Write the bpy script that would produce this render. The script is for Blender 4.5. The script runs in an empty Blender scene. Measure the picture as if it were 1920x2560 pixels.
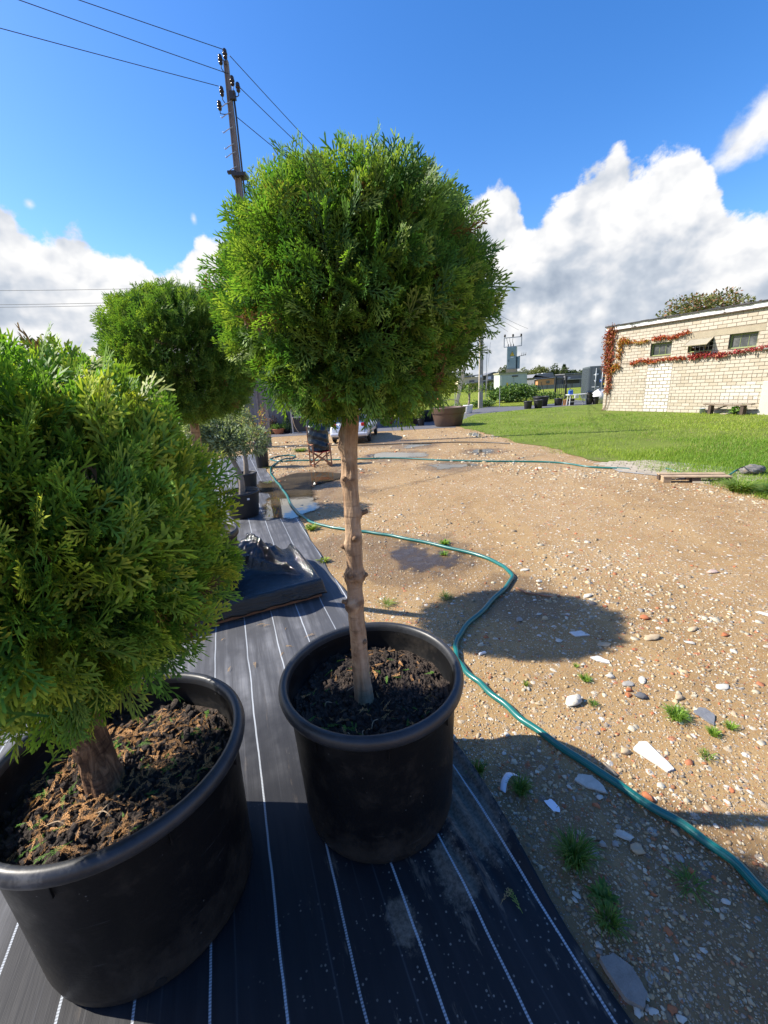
import bpy, math, random
import numpy as np
from mathutils import Vector, Matrix, Euler
rnd = random.Random(7)
rng = np.random.default_rng(7)
R = math.radians
scene = bpy.context.scene
COL = scene.collection

# ------------------------------------------------------------------ camera, sky, sun, exposure
cam_d = bpy.data.cameras.new('camera'); cam = bpy.data.objects.new('camera', cam_d); COL.objects.link(cam)
pitch, roll = R(16.4), R(3.4)
fw = Vector((0, math.cos(pitch), -math.sin(pitch))); rt = Vector((1, 0, 0)); dn = Vector((0, -math.sin(pitch), -math.cos(pitch)))
r2 = math.cos(roll)*rt + math.sin(roll)*dn
d2 = -math.sin(roll)*rt + math.cos(roll)*dn
m = Matrix.Identity(4)
for i in range(3):
    m[i][0] = r2[i]; m[i][1] = -d2[i]; m[i][2] = -fw[i]
m[0][3], m[1][3], m[2][3] = 0, 0, 1.5
cam.matrix_world = m
cam_d.sensor_fit = 'VERTICAL'; cam_d.sensor_height = 36.0; cam_d.lens = 36.0*1060/2560
cam_d.clip_start = 0.02; cam_d.clip_end = 3000
scene.camera = cam
scene.render.resolution_x, scene.render.resolution_y = 768, 1024
scene.view_settings.view_transform = 'Standard'
scene.view_settings.look = 'None'; scene.view_settings.gamma = 1.0
scene.view_settings.use_curve_mapping = False
scene.view_settings.exposure = 1.18

SUN = Vector((-1.127, 0.147, 1.0)).normalized()
sd = bpy.data.lights.new('sun', 'SUN'); sd.energy = 4.3; sd.angle = R(0.53); sd.color = (1.0, 0.93, 0.82)
so = bpy.data.objects.new('sun', sd); COL.objects.link(so)
so.rotation_mode = 'QUATERNION'; so.rotation_quaternion = (-SUN).to_track_quat('-Z', 'Y'); so.location = (-20, 3, 20)

class NT:
    """tiny helper for node trees"""
    def __init__(s, nt): s.nt = nt; s.n = nt.nodes; s.l = nt.links
    def add(s, t, **k):
        n = s.n.new(t)
        ins = k.pop('ins', {})
        for a, v in k.items(): setattr(n, a, v)
        for a, v in ins.items(): s.set(n, a, v)
        return n
    def set(s, n, a, v):
        sock = n.inputs[a]
        if hasattr(v, 'links') or isinstance(v, bpy.types.NodeSocket): s.l.new(v, sock)
        else: sock.default_value = v
    def math(s, op, a, b=None, c=None, clamp=False):
        n = s.n.new('ShaderNodeMath'); n.operation = op; n.use_clamp = clamp
        for i, v in enumerate((a, b, c)):
            if v is not None: s.set(n, i, v)
        return n.outputs[0]
    def vmath(s, op, a, b=None):
        n = s.n.new('ShaderNodeVectorMath'); n.operation = op
        s.set(n, 0, a)
        if b is not None: s.set(n, 'Scale' if op == 'SCALE' else 1, b)
        return n.outputs[0]
    def noise(s, vec, scale, detail=4, rough=0.55, dist=0.0, out=0):
        n = s.n.new('ShaderNodeTexNoise')
        if vec is not None: s.set(n, 'Vector', vec)
        n.inputs['Scale'].default_value = scale; n.inputs['Detail'].default_value = detail
        n.inputs['Roughness'].default_value = rough; n.inputs['Distortion'].default_value = dist
        return n.outputs[out]
    def ramp(s, fac, stops, interp='LINEAR'):
        n = s.n.new('ShaderNodeValToRGB'); s.set(n, 0, fac)
        cr = n.color_ramp; cr.interpolation = interp
        while len(cr.elements) < len(stops): cr.elements.new(0.5)
        for e, (p, c) in zip(cr.elements, stops):
            e.position = p; e.color = (*c, 1) if len(c) == 3 else c
        return n.outputs[0]
    def mix(s, fac, a, b, mode='MIX'):
        n = s.n.new('ShaderNodeMix'); n.data_type = 'RGBA'; n.blend_type = mode
        s.set(n, 0, fac)
        for i, v in ((6, a), (7, b)):
            if isinstance(v, tuple) and len(v) == 3: v = (*v, 1)
            s.set(n, i, v)
        return n.outputs[2]
    def mrange(s, v, a, b, c=0.0, d=1.0, smooth=False):
        n = s.n.new('ShaderNodeMapRange')
        if smooth: n.interpolation_type = 'SMOOTHSTEP'
        s.set(n, 0, v)
        for i, q in enumerate((a, b, c, d)): n.inputs[i+1].default_value = q
        return n.outputs[0]

def build_world():
    w = bpy.data.worlds.new('World'); scene.world = w; w.use_nodes = True
    t = NT(w.node_tree); t.n.clear()
    sky = t.add('ShaderNodeTexSky'); sky.sky_type = 'NISHITA'; sky.sun_disc = False
    sky.sun_elevation = math.asin(SUN.z); sky.sun_rotation = math.atan2(SUN.x, SUN.y)
    sky.air_density = 1.0; sky.dust_density = 0.6; sky.ozone_density = 3.6
    hs = t.add('ShaderNodeHueSaturation', ins={'Color': sky.outputs[0], 'Hue': 0.508, 'Saturation': 1.30, 'Value': 1.22})
    tc = t.add('ShaderNodeTexCoord').outputs['Generated']
    d = t.vmath('NORMALIZE', tc)
    sp = t.add('ShaderNodeSeparateXYZ', ins={0: d})
    az = t.math('DEGREES', t.math('ARCTAN2', sp.outputs[0], sp.outputs[1]))
    el = t.math('DEGREES', t.math('ARCSINE', sp.outputs[2]))
    # cloud top height as a function of the compass direction
    pts = [(-180, 12), (-150, 16), (-120, 13), (-90, 16), (-62, 21), (-45, 21), (-38, 19.5), (-36, 18.2), (-34.8, 16.3), (-33, 16.6), (-30.2, 17.2), (-28.5, 15.8),
           (-26.5, 15.2), (-25.2, 14.8), (-24.2, 13.4), (-23.5, 11.8), (-22.3, 13.9), (-21, 14.3), (-20.2, 16.2), (-17, 17), (-10, 15), (0, 14), (7, 16.5), (12.4, 19.2), (16.2, 20.2),
           (17.6, 17.6), (18.6, 16.2), (21, 18.3), (23, 19), (26.6, 20.6), (28.6, 18.8), (31.4, 20.6), (34.2, 19.4), (35.8, 14.8), (38.7, 12.0), (41, 14.5), (52, 18), (75, 14), (100, 17), (140, 13), (180, 12)]
    fc = t.add('ShaderNodeFloatCurve')
    c = fc.mapping.curves[0]
    fc.mapping.use_clip = False
    while len(c.points) < len(pts): c.points.new(0.5, 0.5)
    for p, (a, h) in zip(c.points, pts):
        p.location = ((a+180)/360, h/30); p.handle_type = 'VECTOR'
    fc.mapping.update()
    t.set(fc, 'Value', t.math('DIVIDE', t.math('ADD', az, 180.0), 360.0))
    h = t.math('MULTIPLY', fc.outputs[0], 30.0)
    # stretched coordinates so that the billows are a little wider than tall
    sc = t.add('ShaderNodeMapping', ins={'Vector': d, 'Scale': (1, 1, 1.25)}).outputs[0]
    wv = t.noise(sc, 6.0, 3, 0.5, out=1)
    wv = t.vmath('SCALE', t.vmath('SUBTRACT', wv, (0.5, 0.5, 0.5)), 0.035)
    p0 = t.vmath('ADD', sc, wv)
    n_big = t.noise(p0, 4.6, 5, 0.5)
    n_fine = t.noise(p0, 17.0, 8, 0.6)
    off = tuple(SUN*0.035)
    n_off = t.noise(t.vmath('ADD', p0, off), 4.6, 5, 0.5)
    off2 = (SUN.x*0.014, SUN.y*0.014, SUN.z*0.014+0.008)
    n_soft = t.noise(p0, 10.0, 4, 0.5)
    n_softo = t.noise(t.vmath('ADD', p0, off2), 10.0, 4, 0.5)
    nn = t.math('ADD', t.math('MULTIPLY', t.math('SUBTRACT', n_big, 0.5), 5.5), t.math('MULTIPLY', t.math('SUBTRACT', n_fine, 0.5), 6.0))
    depth = t.math('ADD', t.math('SUBTRACT', h, el), nn)
    a1 = t.mrange(depth, -0.35, 0.75, smooth=True)
    # loose patches above the bank
    def patch(a, e, ra, re, tilt, lo, hi):
        x = t.math('SUBTRACT', az, a); y = t.math('SUBTRACT', el, e)
        ct, st = math.cos(R(tilt)), math.sin(R(tilt))
        u = t.math('DIVIDE', t.math('ADD', t.math('MULTIPLY', x, ct), t.math('MULTIPLY', y, st)), ra)
        v = t.math('DIVIDE', t.math('SUBTRACT', t.math('MULTIPLY', y, ct), t.math('MULTIPLY', x, st)), re)
        rr = t.math('SQRT', t.math('ADD', t.math('MULTIPLY', u, u), t.math('MULTIPLY', v, v)))
        q = t.math('ADD', t.math('SUBTRACT', 1.0, rr), t.math('MULTIPLY', nn, 0.22))
        return t.mrange(q, lo, hi, smooth=True)
    a2 = patch(38.6, 19.8, 5.6, 2.6, 28, 0.1, 0.75)
    for arg in ((-33.9, 18.0, 0.9, 0.75, 30, 0.15, 1.2), (-19.3, 18.2, 0.55, 0.9, 0, 0.2, 1.6)):
        a2 = t.math('MAXIMUM', a2, patch(*arg))
    alpha = t.math('MAXIMUM', a1, a2)
    # blue slits deep in the bank
    slit = t.mrange(t.noise(p0, 5.2, 7, 0.55), 0.27, 0.36, smooth=True)
    slit = t.math('MAXIMUM', slit, t.mrange(depth, 6.0, 2.5))
    alpha = t.math('MULTIPLY', alpha, t.mrange(slit, 0, 1, 0.25, 1.0))
    relief = t.math('ADD', t.math('MULTIPLY', t.math('SUBTRACT', n_big, n_off), 3.4), t.math('MULTIPLY', t.math('SUBTRACT', n_soft, n_softo), 1.7))
    body = t.mrange(depth, 1.0, 12.0, 0.92, 0.48, smooth=True)
    low = t.mrange(el, 1.0, 9.0, 0.16, 0.0)
    lit = t.math('ADD', t.math('ADD', body, relief), low)
    lit = t.math('ADD', lit, t.mrange(az, -20, 15, 0.10, -0.02))
    cc = t.ramp(lit, [(0.0, (0.36, 0.43, 0.54)), (0.45, (0.58, 0.64, 0.73)), (0.72, (0.82, 0.84, 0.88)), (0.95, (1.0, 1.0, 1.0))])
    cc = t.vmath('SCALE', cc, 5.0)
    mixc = t.mix(alpha, hs.outputs[0], cc)
    bg = t.add('ShaderNodeBackground', ins={'Color': mixc, 'Strength': 0.09})
    out = t.add('ShaderNodeOutputWorld'); t.l.new(bg.outputs[0], out.inputs[0])
build_world()

# ------------------------------------------------------------------ helpers
def mk(name, V, F, mats, parent=None, smooth=False, col=None, mi=None, uv=None):
    """numpy arrays (or lists) to one mesh object; F is (n,k) array or list of tuples"""
    me = bpy.data.meshes.new(name)
    V = np.asarray(V, np.float32)
    if isinstance(F, np.ndarray):
        n, k = F.shape
        me.vertices.add(len(V)); me.vertices.foreach_set('co', V.ravel())
        me.loops.add(n*k); me.loops.foreach_set('vertex_index', F.astype(np.int32).ravel())
        me.polygons.add(n); me.polygons.foreach_set('loop_start', np.arange(0, n*k, k, dtype=np.int32))
        me.update(calc_edges=True)
    else:
        me.from_pydata(V.tolist(), [], [tuple(f) for f in F]); me.update()
    if not isinstance(mats, (list, tuple)): mats = [mats]
    for q in mats: me.materials.append(q)
    if mi is not None: me.polygons.foreach_set('material_index', np.asarray(mi, np.int32))
    if smooth: me.polygons.foreach_set('use_smooth', np.ones(len(me.polygons), bool))
    if col is not None:
        a = me.color_attributes.new('Col', 'FLOAT_COLOR', 'POINT')
        c = np.ones((len(V), 4), np.float32); c[:, :3] = col
        a.data.foreach_set('color', c.ravel())
    if uv is not None:
        l = me.uv_layers.new(name='UVMap')
        vi = np.empty(len(me.loops), np.int32); me.loops.foreach_get('vertex_index', vi)
        l.data.foreach_set('uv', np.asarray(uv, np.float32)[vi].ravel())
    o = bpy.data.objects.new(name, me); COL.objects.link(o)
    if parent: o.parent = parent
    return o

class MB:
    def __init__(s): s.V = []; s.F = []; s.C = []
    def add(s, V, F, col=None):
        b = len(s.V); s.V += [tuple(v) for v in V]; s.F += [tuple(i+b for i in f) for f in F]
        s.C += [col or (1, 1, 1)]*len(V); return s
    def box(s, c, sz, rz=0.0, M=None, col=None, taper=1.0):
        x, y, z = (q/2 for q in sz)
        P = [Vector((sx*x*(taper if sz_ > 0 else 1), sy*y*(taper if sz_ > 0 else 1), sz_*z)) for sz_ in (-1, 1) for sy in (-1, 1) for sx in (-1, 1)]
        A = M if M is not None else Matrix.Rotation(rz, 3, 'Z')
        P = [A @ p + Vector(c) for p in P]
        return s.add(P, [(0, 2, 3, 1), (4, 5, 7, 6), (0, 1, 5, 4), (2, 6, 7, 3), (0, 4, 6, 2), (1, 3, 7, 5)], col)
    def bar(s, a, b, w, t=None, up=(0, 0, 1), col=None):
        a = Vector(a); b = Vector(b); d = b-a; L = d.length; d.normalize()
        u = Vector(up)
        if abs(d.dot(u)) > 0.98: u = Vector((0, 1, 0))
        x = d.cross(u).normalized(); z = x.cross(d)
        M = Matrix((x, d, z)).transposed()
        return s.box((a+b)/2, (w, L, t or w), M=M, col=col)
    def tube(s, P, r, n=8, cap=True, col=None):
        P = [Vector(p) for p in P]; rr = r if isinstance(r, (list, tuple)) else [r]*len(P)
        V = []; u = None
        for i, p in enumerate(P):
            d = (P[min(i+1, len(P)-1)]-P[max(i-1, 0)]).normalized()
            if u is None:
                u = d.orthogonal().normalized()
            u = (u - d*u.dot(d)).normalized(); v = d.cross(u)
            V += [p+(u*math.cos(a)+v*math.sin(a))*rr[i] for a in (2*math.pi*k/n for k in range(n))]
        F = [(i*n+k, i*n+(k+1) % n, (i+1)*n+(k+1) % n, (i+1)*n+k) for i in range(len(P)-1) for k in range(n)]
        if cap: F += [tuple(range(n))[::-1], tuple((len(P)-1)*n+k for k in range(n))]
        return s.add(V, F, col)
    def lathe(s, prof, n=24, c=(0, 0, 0), sx=1, sy=1, col=None, caps=False):
        V = [(c[0]+r*math.cos(2*math.pi*k/n)*sx, c[1]+r*math.sin(2*math.pi*k/n)*sy, c[2]+z) for r, z in prof for k in range(n)]
        F = [(i*n+k, i*n+(k+1) % n, (i+1)*n+(k+1) % n, (i+1)*n+k) for i in range(len(prof)-1) for k in range(n)]
        if caps: F += [tuple(range(n))[::-1], tuple((len(prof)-1)*n+k for k in range(n))]
        return s.add(V, F, col)
    def prism(s, poly, z0, z1, col=None):
        n = len(poly)
        V = [(x, y, z0) for x, y in poly]+[(x, y, z1) for x, y in poly]
        return s.add(V, [tuple(range(n))[::-1], tuple(range(n, 2*n))]+[(i, (i+1) % n, n+(i+1) % n, n+i) for i in range(n)], col)
    def build(s, name, mat, parent=None, smooth=False, usecol=False, bevel=0.0):
        o = mk(name, s.V, s.F, mat, parent, smooth, np.array(s.C) if usecol else None)
        if bevel:
            md = o.modifiers.new('edge', 'BEVEL'); md.width = bevel; md.segments = 2; md.limit_method = 'ANGLE'
        return o

def tag(o, label=None, cat=None, group=None, kind=None):
    if label: o['label'] = label
    if cat: o['category'] = cat
    if group: o['group'] = group
    if kind: o['kind'] = kind
    return o
def thing(name, label, cat, loc=(0, 0, 0), rz=0.0, group=None):
    o = bpy.data.objects.new(name, None); COL.objects.link(o)
    o.location = loc; o.rotation_euler = (0, 0, rz); o.empty_display_size = 0.1
    return tag(o, label, cat, group)
def copy_tree(o, parent=None):
    c = o.copy(); COL.objects.link(c); c.parent = parent
    for ch in list(o.children): copy_tree(ch, c)
    return c
def smooth_poly(pts, n=6):
    """closed Catmull-Rom outline"""
    out = []; k = len(pts)
    for i in range(k):
        a, b, c, d = (np.array(pts[(i+j) % k], float) for j in (-1, 0, 1, 2))
        for q in range(n):
            t = q/n
            out.append(0.5*((2*b)+(c-a)*t+(2*a-5*b+4*c-d)*t*t+(3*b-a-3*c+d)*t**3))
    return out
def spline(pts, n=6):
    out = []; k = len(pts)
    for i in range(k-1):
        a, b, c, d = (np.array(pts[min(max(i+j, 0), k-1)], float) for j in (-1, 0, 1, 2))
        for q in range(n):
            t = q/n
            out.append(0.5*((2*b)+(c-a)*t+(2*a-5*b+4*c-d)*t*t+(3*b-a-3*c+d)*t**3))
    out.append(np.array(pts[-1], float)); return out

# ------------------------------------------------------------------ materials
def mat(name, fn):
    q = bpy.data.materials.new(name); q.use_nodes = True
    t = NT(q.node_tree); t.n.clear()
    b = t.add('ShaderNodeBsdfPrincipled'); o = t.add('ShaderNodeOutputMaterial'); t.l.new(b.outputs[0], o.inputs[0])
    t.b = b; t.o = o
    fn(t, b); return q
def obj_vec(t): return t.add('ShaderNodeTexCoord').outputs['Object']
def bump(t, b, h, s=0.5, dist=0.01):
    n = t.add('ShaderNodeBump', ins={'Height': h, 'Strength': s, 'Distance': dist}); t.l.new(n.outputs[0], b.inputs['Normal'])
def simple(name, c, rough=0.6, var=0.25, scale=8.0, bs=0.2, bd=0.004, metal=0.0, spec=0.5, c2=None, thr=None):
    def fn(t, b):
        v = obj_vec(t); n = t.noise(v, scale, 6, 0.6); n2 = t.noise(v, scale*7, 4, 0.6)
        k = t.math('ADD', t.math('MULTIPLY', n, 0.65), t.math('MULTIPLY', n2, 0.35))
        lo = tuple(x*(1-var) for x in c); hi = tuple(min(1, x*(1+var)) for x in c)
        cc = t.ramp(k, [(0.3, lo), (0.7, hi)])
        if c2: cc = t.mix(t.mrange(t.noise(v, scale*0.6, 7, 0.65), thr or 0.55, (thr or 0.55)+0.08), cc, c2)
        t.set(b, 'Base Color', cc); b.inputs['Roughness'].default_value = rough; b.inputs['Metallic'].default_value = metal
        b.inputs['Specular IOR Level'].default_value = spec
        if bs: bump(t, b, k, bs, bd)
    return mat(name, fn)
def colattr(t): return t.add('ShaderNodeVertexColor', layer_name='Col').outputs[0]
def foliage(name, trans=0.3, rough=0.45, spec=0.4):
    def fn(t, b):
        c = colattr(t); t.set(b, 'Base Color', c); b.inputs['Roughness'].default_value = rough
        b.inputs['Specular IOR Level'].default_value = spec
        tr = t.add('ShaderNodeBsdfTranslucent', ins={'Color': t.mix(1.0, c, (1.4, 1.5, 0.62, 1), 'MULTIPLY')})
        mx = t.add('ShaderNodeMixShader', ins={0: trans}); t.l.new(b.outputs[0], mx.inputs[1]); t.l.new(tr.outputs[0], mx.inputs[2])
        t.l.new(mx.outputs[0], t.o.inputs[0])
    return mat(name, fn)
def colmat(name, rough=0.8, grain=30.0, var=0.25, bs=0.3, bd=0.003, spec=0.3):
    def fn(t, b):
        v = obj_vec(t); n = t.noise(v, grain, 5, 0.65)
        k = t.mrange(n, 0.3, 0.7, 1-var, 1+var)
        cc = t.mix(1.0, colattr(t), t.add('ShaderNodeCombineXYZ', ins={0: k, 1: k, 2: k}).outputs[0], 'MULTIPLY')
        t.set(b, 'Base Color', cc); b.inputs['Roughness'].default_value = rough; b.inputs['Specular IOR Level'].default_value = spec
        bump(t, b, n, bs, bd)
    return mat(name, fn)

PUD = {'A': [(-1.78, 6.4), (-1.62, 5.6), (-1.49, 4.98), (-1.34, 5.07), (-1.11, 5.02), (-1.05, 5.22), (-0.86, 5.4), (-0.97, 5.82), (-1.06, 6.36), (-1.1, 6.83), (-0.81, 7.2), (-0.67, 7.49), (-0.78, 7.79), (-1.36, 8.06), (-1.72, 7.98), (-1.85, 7.5), (-1.98, 7.25), (-2.2, 7.5), (-2.05, 6.7)],
       'B': [(-0.02, 3.72), (0.2, 3.81), (0.42, 3.72), (0.6, 3.56), (0.53, 3.38), (0.25, 3.36), (0.06, 3.5)],
       'C': [(0.94, 8.1), (1.66, 7.99), (1.67, 7.76), (1.22, 7.73)],
       'D': [(-0.29, 9.74), (0.13, 10.04), (0.93, 9.72), (0.94, 9.19), (0.37, 9.16)],
       'E': [(0.65, 10.57), (0.88, 11.51), (1.25, 11.27), (1.2, 10.88)],
       'F': [(2.15, 9.68), (2.5, 9.63), (2.4, 9.22), (2.05, 9.27)],
       'G': [(2.73, 13.14), (3.01, 12.98), (2.75, 11.86), (2.65, 12.36)]}

def m_ground(t, b):
    v = obj_vec(t)
    big = t.noise(v, 0.7, 5, 0.6); med = t.noise(v, 5.0, 6, 0.65); fine = t.noise(v, 70.0, 4, 0.7)
    soil = t.ramp(t.math('ADD', t.math('MULTIPLY', big, 0.5), t.math('MULTIPLY', med, 0.5)),
                  [(0.30, (0.225, 0.140, 0.058)), (0.5, (0.335, 0.216, 0.092)), (0.72, (0.42, 0.285, 0.132))])
    soil = t.mix(t.mrange(fine, 0.3, 0.7, 0.0, 0.5), soil, t.mix(1.0, soil, (0.5, 0.45, 0.4, 1), 'MULTIPLY'))
    hsum = t.math('MULTIPLY', fine, 0.25)
    for sc, th, w in ((22.0, 0.70, 0.8), (40.0, 0.55, 0.8), (95.0, 0.42, 0.5), (210.0, 0.4, 0.35)):
        jit = t.vmath('ADD', v, t.vmath('SCALE', t.noise(v, sc*0.8, 2, 0.5, out=1), 0.5/sc))
        vo = t.add('ShaderNodeTexVoronoi', ins={'Vector': jit, 'Scale': sc})
        cs = t.add('ShaderNodeSeparateColor', ins={0: vo.outputs['Color']})
        isst = t.math('MULTIPLY', t.mrange(t.math('ADD', cs.outputs[0], t.mrange(big, 0.38, 0.62, -0.18, 0.18)), th, th+0.02), t.mrange(vo.outputs['Distance'], 0.36, 0.30))
        pal = t.ramp(cs.outputs[1], [(0.0, (0.30, 0.23, 0.15)), (0.28, (0.42, 0.35, 0.25)), (0.46, (0.56, 0.51, 0.42)), (0.60, (0.66, 0.62, 0.54)), (0.72, (0.22, 0.20, 0.18)), (0.82, (0.43, 0.15, 0.07)), (0.93, (0.35, 0.28, 0.2))], 'CONSTANT')
        soil = t.mix(t.math('MULTIPLY', isst, 0.85), soil, pal)
        hsum = t.math('ADD', hsum, t.math('MULTIPLY', t.math('MULTIPLY', isst, t.mrange(vo.outputs['Distance'], 0.36, 0.0)), w))
    # wet earth round the puddles and in hollows
    wet = None
    for (x, y, r) in ((0.25, 3.6, 0.75), (-0.3, 3.9, 0.6), (0.9, 2.75, 0.45), (-1.35, 6.3, 1.3), (-1.1, 7.6, 1.1), (0.35, 9.5, 1.0), (1.3, 7.9, 0.7), (0.9, 11.0, 0.8), (0.1, 12.0, 1.1), (0.75, 0.75, 0.55), (0.55, 1.15, 0.3), (2.3, 9.4, 0.6)):
        dd = t.add('ShaderNodeVectorMath', operation='DISTANCE', ins={0: v, 1: (x, y, 0)}).outputs['Value']
        k = t.math('ADD', t.math('SUBTRACT', 1.0, t.math('DIVIDE', dd, r)), t.math('MULTIPLY', t.math('SUBTRACT', med, 0.5), 1.6))
        k = t.mrange(k, 0.0, 0.35, smooth=True)
        wet = k if wet is None else t.math('MAXIMUM', wet, k)
    soil = t.mix(t.math('MULTIPLY', wet, 0.62), soil, t.mix(1.0, soil, (0.36, 0.33, 0.31, 1), 'MULTIPLY'))
    trk = t.noise(t.add('ShaderNodeMapping', ins={'Vector': v, 'Rotation': (0, 0, 0.35), 'Scale': (1.6, 0.16, 1)}).outputs[0], 1.2, 4, 0.55)
    soil = t.mix(t.mrange(trk, 0.52, 0.66, 0.0, 0.4), soil, (0.375, 0.25, 0.112))
    soil = t.mix(t.mrange(t.noise(v, 1.7, 6, 0.65), 0.56, 0.72, 0.0, 0.55), soil, t.mix(1.0, soil, (0.60, 0.55, 0.5, 1), 'MULTIPLY'))
    t.set(b, 'Base Color', soil)
    t.set(b, 'Roughness', t.mrange(wet, 0, 1, 0.9, 0.55)); b.inputs['Specular IOR Level'].default_value = 0.35
    bump(t, b, t.math('ADD', hsum, t.math('MULTIPLY', med, 0.8)), 0.8, 0.012)
M_ground = mat('gravelly_earth', m_ground)

def m_mat(t, b):
    v = obj_vec(t); s = t.add('ShaderNodeSeparateXYZ', ins={0: v})
    st = t.add('ShaderNodeMapping', ins={'Vector': v, 'Scale': (22, 0.9, 1)}).outputs[0]
    streak = t.noise(st, 1.0, 6, 0.65)
    blot = t.noise(v, 3.2, 6, 0.62)
    dust = t.math('MULTIPLY', t.mrange(streak, 0.42, 0.75), t.mrange(blot, 0.35, 0.65))
    sunlit_pale = t.mrange(t.math('ADD', s.outputs[1], t.math('MULTIPLY', blot, 0.8)), 1.7, 2.7, 0.10, 1.0, smooth=True)  # dust kept off where the crowns' shade falls; shade put into the colour
    left = t.mrange(s.outputs[0], -0.75, -0.95, 0.0, 0.9, smooth=True)  # paler again on the sunlit strip left of the left pot
    sunlit_pale = t.math('MAXIMUM', sunlit_pale, left)
    c = t.mix(t.math('MULTIPLY', sunlit_pale, t.math('ADD', t.math('MULTIPLY', dust, 0.75), 0.26)), (0.008, 0.0085, 0.011), (0.235, 0.24, 0.255))
    # sandy spills at the foot of the pot and flecks of grit
    grit = t.add('ShaderNodeTexVoronoi', ins={'Vector': v, 'Scale': 75.0})
    gs = t.add('ShaderNodeSeparateColor', ins={0: grit.outputs['Color']})
    gm = t.math('MULTIPLY', t.mrange(gs.outputs[0], 0.55, 0.56), t.mrange(grit.outputs['Distance'], 0.26, 0.18))
    near = t.mrange(t.add('ShaderNodeVectorMath', operation='DISTANCE', ins={0: v, 1: (0.40, 0.62, 0)}).outputs['Value'], 0.75, 0.2)
    gm = t.math('MULTIPLY', gm, t.mrange(t.math('ADD', t.noise(v, 5.0, 6, 0.65), t.math('MULTIPLY', near, 0.26)), 0.60, 0.74))
    c = t.mix(t.math('MULTIPLY', gm, 0.75), c, (0.25, 0.225, 0.19))
    sand = t.math('ADD', near, t.math('MULTIPLY', t.math('SUBTRACT', t.noise(st, 1.3, 5, 0.6), 0.5), 2.2))
    sand2 = t.mrange(t.math('MULTIPLY', t.math('SUBTRACT', t.noise(t.add('ShaderNodeMapping', ins={'Vector': v, 'Scale': (13, 3.0, 1)}).outputs[0], 1.0, 8, 0.7), 0.55), sand), 0.02, 0.10)
    c = t.mix(t.math('MULTIPLY', sand2, 0.6), c, (0.20, 0.16, 0.12))
    for (px_, py_, pr_) in ((0.615, 1.02, 0.13), (0.47, 0.86, 0.07), (0.27, 0.80, 0.05), (0.66, 1.20, 0.08)):
        dd = t.add('ShaderNodeVectorMath', operation='DISTANCE', ins={0: t.add('ShaderNodeMapping', ins={'Vector': v, 'Scale': (1, 0.6, 0)}).outputs[0], 1: (px_, py_*0.6, 0)}).outputs['Value']
        kk = t.math('ADD', t.math('SUBTRACT', 1.0, t.math('DIVIDE', dd, pr_)), t.math('MULTIPLY', t.math('SUBTRACT', t.noise(v, 22.0, 6, 0.7), 0.5), 1.8))
        c = t.mix(t.mrange(kk, 0.05, 0.4, 0, 0.85), c, t.ramp(t.noise(v, 90.0, 3, 0.6), [(0.35, (0.10, 0.08, 0.06)), (0.65, (0.21, 0.17, 0.13))]))
    sm = t.math('ABSOLUTE', t.math('SUBTRACT', t.math('FRACT', t.math('DIVIDE', t.math('ADD', s.outputs[0], 4.055), 0.0613)), 0.5))
    c = t.mix(t.math('MULTIPLY', t.mrange(t.math('SUBTRACT', 0.5, sm), 0.05, 0.02), t.mrange(streak, 0.45, 0.75, 0.0, 0.2)), c, (0.22, 0.23, 0.25))
    # white woven guide lines every 18.4 cm
    wob = t.math('MULTIPLY', t.math('SUBTRACT', t.noise(v, 2.0, 3, 0.5), 0.5), 0.022)
    u = t.math('ADD', t.math('ADD', s.outputs[0], wob), 20*0.184-0.109)
    f = t.math('ABSOLUTE', t.math('SUBTRACT', t.math('FRACT', t.math('DIVIDE', u, 0.184)), 0.5))
    br = t.math('ADD', 0.5, t.math('MULTIPLY', t.math('SINE', t.math('MULTIPLY', s.outputs[1], 900.0)), 0.25))
    ln = t.math('MULTIPLY', t.mrange(t.math('SUBTRACT', 0.5, f), 0.021, 0.014), t.math('ADD', br, t.mrange(streak, 0.35, 0.6, -0.1, 0.25)))
    t.ln = ln
    c = t.mix(t.math('MINIMUM', ln, 0.9), c, (0.50, 0.54, 0.58))
    t.set(b, 'Base Color', c)
    t.set(b, 'Roughness', t.mrange(blot, 0.3, 0.7, 0.5, 0.66)); b.inputs['Specular IOR Level'].default_value = 0.26
    wv = t.math('ADD', t.math('SINE', t.math('MULTIPLY', s.outputs[0], 1700.0)), t.math('SINE', t.math('MULTIPLY', s.outputs[1], 1700.0)))
    bump(t, b, t.math('ADD', t.math('MULTIPLY', wv, 0.008), t.math('MULTIPLY', streak, 0.7)), 0.4, 0.006)
M_mat = mat('woven_ground_cover', m_mat)

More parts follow.
